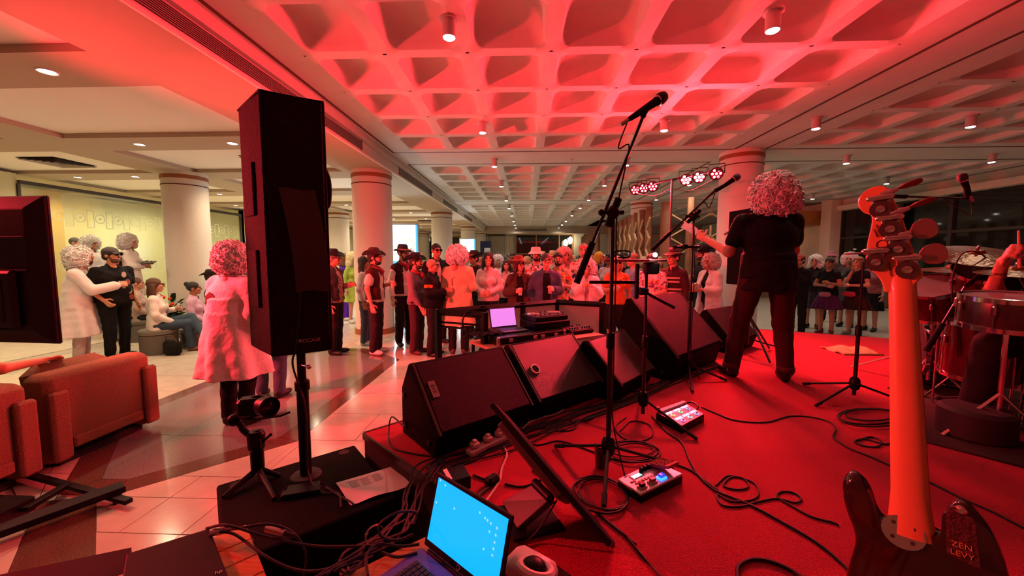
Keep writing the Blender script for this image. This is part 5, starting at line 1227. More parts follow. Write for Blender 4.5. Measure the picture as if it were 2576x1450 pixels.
for a in (-.5, .5): obj('spur', tube([(3.28, 3.20+a*.5, SZ+.2), (3.10, 3.24+a*.95, SZ+.012)], .009, 8), M_CHROME, bd, True)
drum('small red rack tom tilted above the bass drum', aty(2345, 752, 2.95), .150, .22, (-.42, -.30, .85), M_HEAD, 6, tripod=(.12, .10))
drum('black headed rack tom beside the crash cymbal', aty(2478, 712, 2.75), .165, .20, (-.30, -.35, .85), M_DHEAD, 6, tripod=(.10, .14))
drum('wide snare drum with chrome hoop, nearest of the kit', aty(2535, 785, 2.22), .185, .16, (-.05, -.06, 1), M_HEAD, 8, mat('steel_shell', (.10, .08, .08), .25, metal=.8), tripod=(.03, .02), name='snare_drum')
drum('red floor tom on three chrome legs under the snare', aty(2475, 880, 2.66), .19, .36, (-.05, -.08, 1), M_HEAD, 8, feet=True, name='floor_tom')
def cymbal(label, c, r_, ax, base, name='cymbal'):
    c = np.array(c, float); ax = np.array(ax, float); ax /= np.linalg.norm(ax); x = np.cross(ax, [.3, .9, .1]); x /= np.linalg.norm(x); R = np.c_[x, np.cross(ax, x), ax]
    t = thing(name, label, 'cymbal', (base[0], base[1], SZ), group='cymbals of the drum kit')
    pr = [(.008, .030), (.03, .028), (.045, .010), (r_*.6, -.002), (r_, -.016), (r_, -.018), (r_*.6, -.004), (.045, .007), (.03, .024), (.008, .026)]
    obj('bronze_plate', mov(rot(lathe(pr, 40, False), R), c), M_BRONZE, t, True); obj('wing_nut', mov(rot(lathe([(.007, .03), (.010, .04), (.006, .055)], 10), R), c), M_CHROME, t, True)
    obj('stand_tube', tube([[base[0], base[1], SZ+.2], [base[0], base[1], c[2]-.25], c], .010, 8), M_CHROME, t, True)
    for k in range(3):
        a = 2*PI*k/3+.5+base[0]; e = np.array([base[0]+.30*math.cos(a), base[1]+.30*math.sin(a), SZ+.012]); s_ = np.array([base[0], base[1], SZ+.36])
        for o in (-.012, .012): obj('stand_leg', tube([s_+[o, 0, 0], e+[o, 0, 0]], .006, 6), M_CHROME, t, True)
        obj('rubber_foot', ball(e, .014, 8, 6), M_RUB, t, True)
cymbal('large tilted crash cymbal at the top of the drum kit', aty(2456, 638, 2.75), .23, (-.12, -.30, .95), (3.45, 2.95))
cymbal('flat ride cymbal below the crash cymbal', aty(2398, 676, 3.0), .20, (-.02, -.06, 1), (3.55, 3.25))
cymbal('hi-hat cymbal pair above the snare drum', aty(2556, 682, 2.45), .17, (-.05, -.10, 1), (3.25, 2.55))
single('drum_bag', mov(lathe([(.13, 0), (.16, .02), (.16, .16), (.14, .18), (.05, .185)], 24), atz(2450, 1100, SZ)), mat('bag_black', (.012, .010, .012), .7), 'round black drum bag on the rug before the kit', 'bag', smooth=True)
# instrument microphones at the kit
dm = tripod_stand('short boom stand with silver arm reaching over the small tom', (2.95, 2.62), [(2.7, 2.5), (3.1, 2.38), (3.05, 2.9)], aty(2384, 800, 2.62)[2], (aty(2332, 880, 2.62), aty(2428, 722, 2.66)), None, group='drum microphone stands')
obj('small_mic', cyl(aty(2428, 722, 2.66), aty(2500, 668, 2.66), .014, .020, 10), M_BLACK, dm, True)
obj('goose_lead', tube(catmull([aty(2500, 668, 2.66), aty(2460, 635, 2.66), aty(2420, 640, 2.66), aty(2398, 690, 2.66), aty(2395, 760, 2.62)], 6), .004, 6), M_RUB, dm, True)
om = tripod_stand('tall overhead boom stand beside the dark glass above drums', (3.95, 2.95), [(3.7, 2.8), (4.2, 2.8), (3.95, 3.3)], 2.02, (aty(2200, 492, 3.0), aty(2432, 500, 2.9)), (aty(2440, 492, 2.9), aty(2418, 440, 2.9)), group='drum microphone stands')
# ================================================================== people: implicit bodies turned into meshes
def qmesh(V, Q, name, m=None, smooth=True):
    me = bpy.data.meshes.new(name); n = len(V); q = len(Q)
    me.vertices.add(n); me.vertices.foreach_set('co', np.asarray(V, np.float32).ravel())
    me.loops.add(4*q); me.loops.foreach_set('vertex_index', np.asarray(Q, np.int32).ravel())
    me.polygons.add(q); me.polygons.foreach_set('loop_start', np.arange(0, 4*q, 4, dtype=np.int32))
    me.polygons.foreach_set('use_smooth', np.full(q, smooth)); me.update(calc_edges=True)
    if m is not None: me.materials.append(m)
    return me
_CO = np.array([(i, j, k) for i in (0, 1) for j in (0, 1) for k in (0, 1)])
_ED = [(a, b) for a in range(8) for b in range(a+1, 8) if np.abs(_CO[a]-_CO[b]).sum() == 1]
def nets(f, org, vox):
    s = f < 0; c = np.zeros(tuple(d-1 for d in f.shape), np.int8)
    for o in _CO: c += s[o[0]:f.shape[0]-1+o[0], o[1]:f.shape[1]-1+o[1], o[2]:f.shape[2]-1+o[2]]
    A = np.argwhere((c > 0) & (c < 8))
    if not len(A): return np.zeros((0, 3)), np.zeros((0, 4), int)
    vals = np.stack([f[A[:, 0]+o[0], A[:, 1]+o[1], A[:, 2]+o[2]] for o in _CO], 1)
    acc = np.zeros((len(A), 3)); cnt = np.zeros(len(A))
    for a, b in _ED:
        fa, fb = vals[:, a], vals[:, b]; m = (fa < 0) != (fb < 0); t = np.where(m, fa/np.where(m, fa-fb, 1), 0)
        acc += m[:, None]*(_CO[a]+(_CO[b]-_CO[a])*t[:, None]); cnt += m
    V = (A+acc/cnt[:, None])*vox+org
    idx = np.full(c.shape, -1, np.int32); idx[A[:, 0], A[:, 1], A[:, 2]] = np.arange(len(A))
    Q = []
    for ax in range(3):
        u, w_ = (ax+1) % 3, (ax+2) % 3
        sl0 = [slice(None)]*3; sl1 = [slice(None)]*3; sl0[ax] = slice(0, -1); sl1[ax] = slice(1, None)
        E = np.argwhere(s[tuple(sl0)] != s[tuple(sl1)])
        E = E[(E[:, u] > 0) & (E[:, w_] > 0) & (E[:, u] < c.shape[u]) & (E[:, w_] < c.shape[w_])]
        if not len(E): continue
        def at(du, dw): q = E.copy(); q[:, u] -= du; q[:, w_] -= dw; return idx[q[:, 0], q[:, 1], q[:, 2]]
        q = np.stack([at(1, 1), at(0, 1), at(0, 0), at(1, 0)], 1); ins = s[E[:, 0], E[:, 1], E[:, 2]]
        q[~ins] = q[~ins][:, ::-1]; Q.append(q)
    Q = np.concatenate(Q); Q = Q[(Q >= 0).all(1)]
    return V, Q
def cap(p0, p1, r0, r1=None): return ('c', np.array(p0, float), np.array(p1, float), float(r0), float(r0 if r1 is None else r1))
def ell(c, r): return ('e', np.array(c, float), np.array(np.broadcast_to(r, 3), float))
def cone(z0, z1, a, b, c=(0, 0), fold=0., nf=9): return ('k', z0, z1, np.array(a, float), np.array(b, float), np.array(c, float), fold, nf)
def _bb(p):
    if p[0] == 'c': r = max(p[3], p[4]); return np.minimum(p[1], p[2])-r, np.maximum(p[1], p[2])+r
    if p[0] == 'e': return p[1]-p[2], p[1]+p[2]
    m = np.maximum(p[3], p[4])*(1+p[6]); return np.array([p[5][0]-m[0], p[5][1]-m[1], min(p[1], p[2])]), np.array([p[5][0]+m[0], p[5][1]+m[1], max(p[1], p[2])])
def _ev(p, X, Y_, Z_):
    if p[0] == 'c':
        a, b, r0, r1 = p[1:]; d = b-a; L2 = max(d@d, 1e-9)
        t = np.clip(((X-a[0])*d[0]+(Y_-a[1])*d[1]+(Z_-a[2])*d[2])/L2, 0, 1)
        return np.sqrt((X-a[0]-d[0]*t)**2+(Y_-a[1]-d[1]*t)**2+(Z_-a[2]-d[2]*t)**2)-(r0+(r1-r0)*t)
    if p[0] == 'e':
        c, r = p[1:]; k0 = np.sqrt(((X-c[0])/r[0])**2+((Y_-c[1])/r[1])**2+((Z_-c[2])/r[2])**2)
        return (k0-1)*r.min()*(.5+.5*np.minimum(k0, 1.5))
    _, z0, z1, a, b, c, fold, nf = p
    t = np.clip((Z_-z0)/(z1-z0), 0, 1); rx = a[0]+(b[0]-a[0])*t; ry = a[1]+(b[1]-a[1])*t
    th = np.arctan2(Y_-c[1], X-c[0]); g = 1+fold*(1-t)*np.sin(nf*th+3*Z_)
    d = (np.sqrt(((X-c[0])/(rx*g))**2+((Y_-c[1])/(ry*g))**2)-1)*np.minimum(rx, ry)
    lo, hi = min(z0, z1), max(z0, z1); return np.maximum(d, np.maximum(lo-Z_, Z_-hi))
def implicit(prims, vox, k=.03, grow=0., cuts=(), subs=(), wr=0., wf=28., seed=0):
    B = [_bb(p) for p in prims]; lo = np.min([b[0] for b in B], 0)-grow-3*vox; hi = np.max([b[1] for b in B], 0)+grow+3*vox
    n = np.maximum(np.ceil((hi-lo)/vox).astype(int)+1, 4); f = np.full(n, .5, np.float32)
    ax = [lo[i]+np.arange(n[i])*vox for i in range(3)]
    def win(b, pad):
        i0 = np.maximum(np.floor((b[0]-pad-lo)/vox).astype(int), 0); i1 = np.minimum(np.ceil((b[1]+pad-lo)/vox).astype(int)+1, n)
        return tuple(slice(i0[i], max(i1[i], i0[i]+1)) for i in range(3))
    for p, b in zip(prims, B):
        w_ = win(b, k+grow+2*vox); d = _ev(p, ax[0][w_[0]][:, None, None], ax[1][w_[1]][None, :, None], ax[2][w_[2]][None, None, :])-grow
        g = f[w_]; h = np.clip(.5+.5*(g-d)/k, 0, 1); f[w_] = g*(1-h)+d*h-k*h*(1-h)
    X, Y_, Z_ = ax[0][:, None, None], ax[1][None, :, None], ax[2][None, None, :]
    if wr:
        f += (wr*(np.sin(wf*X+1.7*seed+9*np.sin(3*Z_+seed))*np.sin(wf*.8*Z_+seed+4*X)+.6*np.sin(wf*1.7*Y_+12*Z_+seed*2)*np.sin(wf*.6*Z_-9*X))).astype(np.float32)
    for p in subs:
        w_ = win(_bb(p), 2*vox); d = _ev(p, ax[0][w_[0]][:, None, None], ax[1][w_[1]][None, :, None], ax[2][w_[2]][None, None, :]); f[w_] = np.maximum(f[w_], -d)
    for p, nn_ in cuts:
        f = np.maximum(f, (X-p[0])*nn_[0]+(Y_-p[1])*nn_[1]+(Z_-p[2])*nn_[2])
    f[0] = f[-1] = .5; f[:, 0] = f[:, -1] = .5; f[:, :, 0] = f[:, :, -1] = .5
    return nets(f, lo, vox)
def QG(*gs):
    V = []; Q = []; o = 0
    for v, q in gs: V.append(v); Q.append(np.asarray(q)+o); o += len(v)
    return np.concatenate(V), np.concatenate(Q)
# ---- head template, facing -y, centred in the head
def head_geo(fem=False):
    j = .050 if fem else .057
    pr = [ell((0, .018, .030), (.074, .092, .088)), ell((0, -.028, -.035), (j+.004, .066, .072)), ell((0, -.058, -.090), (.026, .030, .022)), cap((0, -.092, .022), (0, -.118, -.022), .008, .0135),
          cap((-.030, -.088, .034), (.030, -.088, .034), .010), ell((-.036, -.078, -.018), (.022, .020, .020)), ell((.036, -.078, -.018), (.022, .020, .020)), ell((-.076, .012, -.006), (.011, .024, .032)), ell((.076, .012, -.006), (.011, .024, .032)),
          cap((-.018, -.092, -.058), (.018, -.092, -.058), .009), cap((0, .022, -.06), (0, .030, -.20), .050, .055)]
    return implicit(pr, .0075, .016, subs=[ell((-.031, -.103, .012), (.015, .013, .010)), ell((.031, -.103, .012), (.015, .013, .010))])
HEADS = {False: head_geo(False), True: head_geo(True)}
def hand_geo(curl):
    pr = [ell((0, 0, -.050), (.040, .015, .048)), cap((0, 0, .02), (0, 0, -.02), .025, .028)]
    for i, (x, L) in enumerate(((-.030, .060), (-.010, .074), (.011, .080), (.031, .072))):
        a = 0.25+curl*.9; p = np.array([x, 0, -.088]); ang = -.15+curl*.45
        for s in (.45, .32, .25):
            q = p+np.array([x*.05, -math.sin(ang)*L*s*1.1, -math.cos(ang)*L*s*1.1]); pr.append(cap(p, q, .0095, .0085)); p = q; ang += a
    p = np.array([.030, -.004, -.030]); q = p+np.array([.030, -.016-.02*curl, -.030]); pr.append(cap(p, q, .013, .011)); r_ = q+np.array([.006-.02*curl, -.014-.012*curl, -.030]); pr.append(cap(q, r_, .0105, .0085))
    return implicit(pr, .0055, .008)
HANDS = {'relaxed': hand_geo(.35), 'grip': hand_geo(1.0), 'flat': hand_geo(.08)}
def shoe_geo():
    return implicit([ell((0, -.055, .035), (.042, .105, .038)), ell((0, .045, .045), (.036, .050, .050)), cap((0, .035, .06), (0, .03, .11), .040)], .010, .025, cuts=[((0, 0, .0), (0, 0, -1)), ((0, 0, .115), (0, 0, 1))])
SHOE = shoe_geo()
SHOE_MESH = {}
def shoe_mesh(c):
    if c not in SHOE_MESH: SHOE_MESH[c] = qmesh(*SHOE, 'shoe', mat('shoe_'+c, c, .5))
    return SHOE_MESH[c]
# ---- hair and hats (shared mesh data per kind and colour), head coordinates
HAIRC = {}
def curls(n, fn, r, seed=1):
    """many small curled strands as one part"""
    rn = np.random.RandomState(seed); gs = []
    for i in range(n):
        c, nrm = fn(rn); a = np.cross(nrm, rn.randn(3)); a /= np.linalg.norm(a); b = np.cross(nrm, a); t = np.linspace(0, 1.6*PI, 7)+rn.rand()*6; R_ = rn.uniform(.010, .020)
        pts = c+np.outer(np.cos(t)*R_, a)+np.outer(np.sin(t)*R_, b)+np.outer(np.linspace(-.004, .022, 7), nrm); gs.append(tube(pts, r, 4, cap=False))
    return G(*gs)
def hair_mesh(kind, c):
    if (kind, c) in HAIRC: return HAIRC[kind, c]
    m = mat('hair_'+c, c, .55 if kind != 'wig' else .85, noise=.25 if kind != 'wig' else .08, nscale=60, bump=.6, bscale=90); m_ = None
    face = [ell((0, -.115, -.045), (.066, .075, .105))]
    if kind == 'short': V, Q = implicit([ell((0, .026, .040), (.087, .102, .097)), ell((0, .06, -.02), (.080, .058, .06))], .009, .02, cuts=[((0, -.082, .05), (0, -1, -.55))], subs=face, wr=.003, wf=90)
    elif kind == 'crop': V, Q = implicit([ell((0, .022, .038), (.082, .099, .094))], .009, .02, cuts=[((0, -.074, .062), (0, -1, -.7))], subs=face)
    elif kind == 'long': V, Q = implicit([ell((0, .026, .036), (.088, .100, .094)), cap((-.068, .03, -.02), (-.085, .01, -.24), .042, .030), cap((.068, .03, -.02), (.085, .01, -.24), .042, .030), ell((0, .075, -.12), (.085, .045, .15))], .011, .03, subs=face, wr=.004, wf=70)
    elif kind == 'bob': V, Q = implicit([ell((0, .026, .036), (.092, .102, .096)), ell((-.07, .02, -.05), (.035, .06, .09)), ell((.07, .02, -.05), (.035, .06, .09)), ell((0, .08, -.05), (.07, .045, .09))], .011, .03, subs=face, wr=.004, wf=70)
    elif kind == 'bun': V, Q = implicit([ell((0, .026, .038), (.085, .102, .096)), ell((0, .11, .09), (.045, .045, .045))], .010, .02, cuts=[((0, -.078, .05), (0, -1, -.6))], subs=face, wr=.002, wf=90)
    elif kind == 'big':
        V, Q = implicit([ell((0, .03, .03), (.15, .145, .15)), ell((-.09, .03, -.10), (.08, .09, .10)), ell((.09, .03, -.10), (.08, .09, .10))], .014, .05, subs=[ell((0, -.14, -.055), (.068, .12, .115))], wr=.008, wf=55)
    elif kind == 'beard': V, Q = implicit([ell((0, -.042, -.075), (.058, .058, .045)), cap((-.058, -.03, -.04), (-.066, 0, .0), .014), cap((.058, -.03, -.04), (.066, 0, .0), .014), cap((-.02, -.1, -.038), (.02, -.1, -.038), .008)], .008, .02, subs=[ell((0, -.108, -.058), (.022, .02, .008))], wr=.002, wf=120)
    elif kind in ('wig', 'wigback'):
        pr = [ell((0, .03, .055), (.135, .135, .115)), ell((-.085, .03, -.02), (.075, .10, .11)), ell((.085, .03, -.02), (.075, .10, .11)), ell((0, .10, -.03), (.10, .075, .12))]
        V, Q = implicit(pr, .011, .04, subs=[ell((0, -.14, -.045), (.066, .105, .098))], wr=.009, wf=75, seed=2)
        cen = np.array([0, .04, .0])
        def fn(rn):
            while 1:
                p = V[rn.randint(len(V))]; d = p-cen; d = d/np.linalg.norm(d)
                if p[1] < -.055 and p[2] < .06 and abs(p[0]) < .075: continue
                return p-d*.006, d
        g = curls(560, fn, .005); V, Q = QG((V, Q), (g[0], np.array(g[1])))
    HAIRC[kind, c] = qmesh(V, Q, kind+'_hair', m); return HAIRC[kind, c]
def hat_parts(kind, c):
    """[(part name, mesh)] in head coordinates"""
    key = ('hat', kind, c)
    if key in HAIRC: return HAIRC[key]
    m = mat('hat_'+c, c, .75, bump=.4, bscale=70); out = []
    def brimmed(R, lift, zc, rx, ry, hgt, dent, nm='hat'):
        n = 28; t = np.linspace(0, 2*PI, n, endpoint=False); rings = []
        for s in np.linspace(1, 0, 5):      # upper brim from the edge inwards
            rr = .088+(R-.088)*s; z = zc+lift*(s**1.6)*(np.abs(np.cos(t))**2)*1.0-.02*s*np.abs(np.sin(t)); rings.append(np.c_[rr*np.cos(t)*.92, .02+rr*1.10*np.sin(t), z])
        for s, k in ((0., 1.), (.35, .97), (.7, .90), (.92, .80), (1., .55)):
            z = np.full(n, zc+hgt*s); z = z-dent*(s > .6)*(np.exp(-(np.cos(t)/.35)**2)*.55); rings.append(np.c_[rx*k*np.cos(t), .02+ry*k*np.sin(t), z])
        top = ring_loft(rings, cap=False); ncap = tuple(range(len(top[0])-n, len(top[0]))); top = (top[0], top[1]+[ncap])
        low = [r_-np.array([0, 0, .006]) for r_ in rings[:5]]
        under = ring_loft(low, cap=False); edge = ring_loft([rings[0], low[0]], cap=False)
        out.append((nm, mesh(G(top, (under[0], [q[::-1] for q in under[1]]), edge), nm, True, 50))); out[-1][1].materials.append(m)
    if kind == 'cowboy': brimmed(.175, .075, .060, .085, .100, .115, .035)
    elif kind == 'straw': brimmed(.20, .020, .058, .086, .100, .105, .02)
    elif kind == 'fedora': brimmed(.150, .018, .062, .085, .100, .105, .025)
    elif kind == 'bucket':
        g = lathe([(.150, .018), (.148, .014), (.098, .060), (.093, .062), (.080, .128), (.070, .138), (.002, .14)], 26); g = (g[0]*[1, 1.08, 1]+[0, .018, 0], g[1]); out.append(('hat', mesh(g, 'hat', True, 50))); out[-1][1].materials.append(m)
    elif kind in ('cap', 'flatcap'):
        V, Q = implicit([ell((0, .022, .058), (.090, .108, .078))], .010, .02, cuts=[((0, 0, .050), (0, .25, -1))]); out.append(('hat', qmesh(V, Q, 'hat', m)))
        g = grid_surf(lambda u, v: ((u-.5)*.15*(1-.25*v*v), -.075-v*.075*math.cos((u-.5)*1.6), .060-.018*v-.10*(u-.5)**2), 10, 4); out.append(('hat_peak', mesh(slab_from_sheet(g, (0, 0, -.005)), 'peak', True))); out[-1][1].materials.append(m)
    elif kind == 'headband':
        out.append(('headband', mesh(scl(lathe([(.082, .046), (.086, .050), (.086, .078), (.081, .082)], 26, False), (1, 1.17, 1)), 'band', True))); out[-1][1].materials.append(m)
        out[-1][1].transform(Matrix.Translation((0, .02, 0)))
    if kind in ('cowboy', 'straw', 'fedora'):
        g = mov(scl(lathe([(.086, .062), (.0885, .064), (.0875, .082), (.085, .084)], 28, False), (1, 1.17, 1)), (0, .02, 0)); out.append(('hat_band', mesh(g, 'hat_band', True))); out[-1][1].materials.append(mat('hat_band_tan', (.30, .16, .07), .6))
    HAIRC[key] = out; return out
def glasses_mesh(kind):
    if ('gl', kind) in HAIRC: return HAIRC['gl', kind]
    gs = []
    for s in (-1, 1):
        gs.append(tube([(s*.034+.025*math.cos(t), -.116+.010*abs(math.cos(t)*.6), .012+.018*math.sin(t)) for t in np.linspace(0, 2*PI, 14, endpoint=False)], .0026, 5, closed=True)); gs.append(tube([(s*.058, -.110, .018), (s*.080, .01, .012)], .0024, 5))
        if kind == 'sun': gs.append(ball((s*.034, -.114, .010), (.026, .006, .020), 12, 6))
    gs.append(tube([(-.010, -.117, .016), (.010, -.117, .016)], .0026, 5))
    me = mesh(G(*gs), 'glasses', True); me.materials.append(M_BLACK); HAIRC['gl', kind] = me; return me
def small(name):
    if name in HAIRC: return HAIRC[name]
    if name == 'eye': g = ball((0, 0, 0), (.013, .008, .0075), 10, 6); m = mat('eye_dark', (.05, .03, .03), .2)
    elif name == 'brow': g = tube([(-.014, .004, 0), (0, -.002, .004), (.014, .006, .001)], [.002, .0035, .002], 5); m = mat('brow_hair', (.05, .03, .02), .7)
    elif name == 'mouth': g = ball((0, 0, 0), (.021, .008, .0055), 12, 6); m = mat('lip', (.45, .10, .09), .5)
    elif name == 'smile': g = tube([(-.024, .010, .006), (-.012, 0, -.002), (0, -.003, -.004), (.012, 0, -.002), (.024, .010, .006)], [.002, .005, .006, .005, .002], 6); m = mat('teeth', (.75, .65, .6), .4)
    HAIRC[name] = mesh(g, name, True); HAIRC[name].materials.append(m); return HAIRC[name]
ARM = {'down': ((.235, .035, 1.13), (.250, -.035, .885)), 'hold': ((.225, .0, 1.145), (.105, -.235, 1.19)), 'holdhi': ((.22, -.03, 1.16), (.10, -.21, 1.30)), 'cross': ((.225, -.06, 1.14), (-.03, -.20, 1.13)),
       'pocket': ((.270, .07, 1.15), (.205, -.04, .965)), 'chin': ((.16, -.15, 1.15), (.05, -.16, 1.395)), 'clasp': ((.225, -.02, 1.13), (.045, -.215, 1.06)), 'lap': ((.22, -.02, 1.14), (.10, -.22, .98)), 'raise': ((.24, -.12, 1.25), (.20, -.28, 1.42)), 'back': ((.26, .09, 1.15), (.13, .12, .97)), 'out': ((.24, -.08, 1.17), (.22, -.34, 1.18))}
PEOPLE = {}
def person(label, pos, face, h=1.75, w=1., arms=('down', 'down'), top=(('shirt', '808080'),), bottom=('trousers', '20242c'), shoes='181414', skin='c98d72', hair=('short', '2a1c14'), hat=None, glasses=None, beard=None, head=(0, 0), legs=None, seat=0., vox=.017, fem=False, belly=0., group='people in the crowd', mouth='mouth', lean=0., detail=True, grip=('relaxed', 'relaxed'), extras=(), legspread=0., hairscale=1., world=False, hairdrop=0.):
    if not world: face = face-math.degrees(math.atan2(pos[0], pos[1]))
    s = h/1.75; root = thing('person', label, 'person', pos, math.radians(face), group)
    sh = (.150 if fem else .168)*w; hipw = (.168 if fem else .160)*w
    LN = lambda p: np.array([p[0], p[1]-lean*max(p[2]-.95, 0), p[2]])
    dz = -seat
    off = np.array([0, 0, dz])
    # joints
    J = {}
    for i, sx in enumerate((-1, 1)):
        a = arms[i]; e, wr_ = (ARM[a] if isinstance(a, str) else a)
        if isinstance(a, str): e = (sx*e[0]*(.55+.45*w), e[1], e[2]); wr_ = (sx*wr_[0]*(.7+.3*w), wr_[1]-.10*(w-1)-belly*.5*(wr_[1] < -.1), wr_[2])
        J[i] = (LN((sx*sh, .005, 1.395))+off, LN(e)+off, LN(wr_)+off)
    L = {}
    for i, sx in enumerate((-1, 1)):
        if legs is not None: kn, an = legs[i]; L[i] = (np.array([sx*.09*w, 0, .93])+off, np.array(kn, float), np.array(an, float))
        else: st = .105+legspread; L[i] = (np.array([sx*.088*w, 0, .93])+off, np.array([sx*(.5*(.088*w+st)+.006), -.018+.02*sx*(i), .49]), np.array([sx*st, .022, .085]))
    sc_ = lambda prs: [(p[0], *[x*s if not (p[0] == 'k' and j in (5, 6)) else x for j, x in enumerate(p[1:])]) for p in prs]
    def fem_chest(g): return [ell(LN((-.07, -.085, 1.25))+off, (.065, .06, .06)), ell(LN((.07, -.085, 1.25))+off, (.065, .06, .06))] if fem else []
    torso = [ell(np.array([0, .01, .96])+off, (hipw, .112*w, .13)), ell(LN((0, 0-belly*.3, 1.10))+off, ((.135 if fem else .150)*w, (.105*w+belly), .15)), ell(LN((0, .005, 1.27))+off, ((.152 if fem else .172)*w, .118*w, .17)), cap(LN((-.035, .012, 1.430))+off, LN((-sh*.88, .008, 1.392))+off, .056, .050), cap(LN((.035, .012, 1.430))+off, LN((sh*.88, .008, 1.392))+off, .056, .050)]+fem_chest(0)
    neck = [cap(LN((0, .015, 1.42))+off, LN((0, .004, 1.54))+off, .054 if not fem else .046, .050 if not fem else .043)]
    armp = []; leg = []
    for i in (0, 1):
        a, e, wr_ = J[i]; armp.append([cap(a, e, .050*(.6+.4*w), .040), cap(e, wr_, .040, .029)])
        a, k_, n_ = L[i]; leg.append([cap(a, k_, .086*(.5+.5*w), .058), cap(k_, n_, .055, .040)])
    B = sc_(torso+neck+armp[0]+armp[1]+leg[0]+leg[1])
    parts = [implicit(B, vox*1.25*s, .03*s)]
    # head
    hc = LN((0, -.012, 1.640))+off; hc = hc*s
    HR = RZ(math.radians(head[0]))@RX(math.radians(head[1])); hs = s*1.03
    v, q = HEADS[fem]; parts.append((v@HR.T*hs+hc, q))
    for i, sx in enumerate((-1, 1)):
        a, e, wr_ = J[i]; d = (wr_-e)/np.linalg.norm(wr_-e); P_ = np.array([-sx*1., 0, 0]) if abs(d[0]) < .8 else np.array([0, 1., 0]); 
        if abs(d[2]) < .6: P_ = np.array([-sx*.8, .5, -.35])
        P_ = P_-d*(P_@d); P_ /= np.linalg.norm(P_); R_ = np.c_[np.cross(P_, d), -P_, -d]
        v, q = HANDS[grip[i]]; v = v*[(1 if sx > 0 else -1), 1, 1]; q = q if sx > 0 else q[:, ::-1]
        J[i] = (*J[i], R_); parts.append((v@R_.T*s*1.02+wr_*s, q))
    body_v, body_q = QG(*parts)
    o = obj('body', None, None, root, data=qmesh(body_v, body_q, 'body', mat('skin_'+skin, skin, .5)))
    # clothes
    neckcut = [ell(LN((0, -.035, 1.515))+off, (.062, .075, .075))]
    sd = abs(hash(label)) % 97 if False else sum(map(ord, label)) % 97
    for ti, t in enumerate(top):
        kind, c = t[0], t[1]; op = t[2] if len(t) > 2 else None; g = .013+.011*ti
        pr = list(torso)+[cap(LN((0, .018, 1.40))+off, LN((0, .016, 1.475))+off, .060)]; cuts = []; subs = list(neckcut); nm = {'tee': 'tee_shirt', 'shirt': 'shirt', 'jacket': 'jacket', 'vest': 'waistcoat', 'coat': 'coat', 'dress': 'dress', 'top': 'top'}[kind]
        pr.append(cone(.90+dz if not seat else .42, 1.10+dz, (hipw+.012, .125*w+belly*.8), (.155*w, .118*w+belly*.8)))
        sl = {'tee': .62, 'vest': 0, 'top': .3}.get(kind, 1.94)
        for i in (0, 1):
            a, e, wr_ = J[i][:3]
            if sl <= 0: pr.append(cap(a*.96+[0, 0, .02], a, .05))
            elif sl < 1: pr.append(cap(a, a+(e-a)*sl, .055*(.6+.4*w), .052*(.6+.4*w)))
            else: pr += [cap(a, e, .053*(.6+.4*w), .044), cap(e, e+(wr_-e)*(sl-1), .044, .036)]
        bot = (.90 if kind != 'vest' else .94)+dz
        if kind == 'coat' and not seat:
            zb = t[3] if len(t) > 3 else .52; pr.append(cone(zb, 1.24, (.235*w, .185*w+belly*.5), (.138*w, .104*w+belly*.6), (0, .01), .10, 7)); bot = zb; g += .008
        if kind == 'dress': pr.append(cone(.55, 1.0, (.25, .22), (.16, .125), (0, .01), .10, 9)); bot = .55
        if not seat: cuts.append(((0, 0, bot*s), (0, 0, -1)))
        if op: subs.append(cone((.80+dz if kind != 'coat' else .25), 1.56+dz, (op, .20), (op*1.15, .20), (0, -.225-belly-lean*.25)))
        v, q = implicit(sc_(pr), vox*s, .03*s, g*s, cuts, sc_(subs), .0045*s, 30, sd+ti)
        go = obj(nm, None, None, root, data=qmesh(v, q, nm, t[4] if len(t) > 4 else plain(c)))
        if detail and kind in ('coat', 'shirt', 'jacket') and ti == len(top)-1:
            n = 20; tt = np.linspace(-PI/2+.30, 1.5*PI-.30, n); q_ = LN((0, .0, 1.47))+off; R3 = [(.066, .040), (.078, .036), (.094, -.012), (.084, -.014)]
            cg = ring_loft([np.c_[q_[0]+r_*1.02*np.cos(tt), q_[1]+.010+r_*1.0*np.sin(tt), q_[2]+z_-.020*np.maximum(-np.sin(tt), 0)] for r_, z_ in R3], False, True)
            cg = (cg[0]*s, [f_ for f_ in cg[1] if not ({i % n for i in f_} >= {0, n-1})]); obj('collar', cg, t[4] if len(t) > 4 else plain(c), go, True, 60, world=False)
    if bottom:
        kind, c = bottom
        pr = [ell(np.array([0, .01, .955])+off, (hipw, .115*w+belly*.3, .11))]; cuts = []
        if kind == 'skirt': pr = [cone(.50, 1.0, (.23*w, .20*w), (.155*w, .12*w), (0, .01), .12, 11)]; cuts = [((0, 0, .50*s), (0, 0, -1))]
        elif kind == 'tutu': pr = [cone(.60, .98, (.27*w, .25*w), (.15*w, .12*w), (0, .01), .14, 15)]
        else:
            for i in (0, 1):
                a, k_, n_ = L[i]
                if kind == 'shorts': pr.append(cap(a, a+(k_-a)*.95, .092*(.5+.5*w), .085))
                else: pr += [cap(a, k_, .090*(.5+.5*w), .066), cap(k_, n_-(n_-k_)*.02, .066, .056)]
        v, q = implicit(sc_(pr), vox*s, .025*s, .010*s, cuts+([] if seat else [((0, 0, 1.02*s), (0, 0, 1))]), (), .004*s, 34, sd+5)
        nm = {'skirt': 'skirt', 'tutu': 'skirt', 'shorts': 'shorts'}.get(kind, 'trousers')
        obj(nm, None, None, root, data=qmesh(v, q, nm, bottom[2] if len(bottom) > 2 else plain(c)))
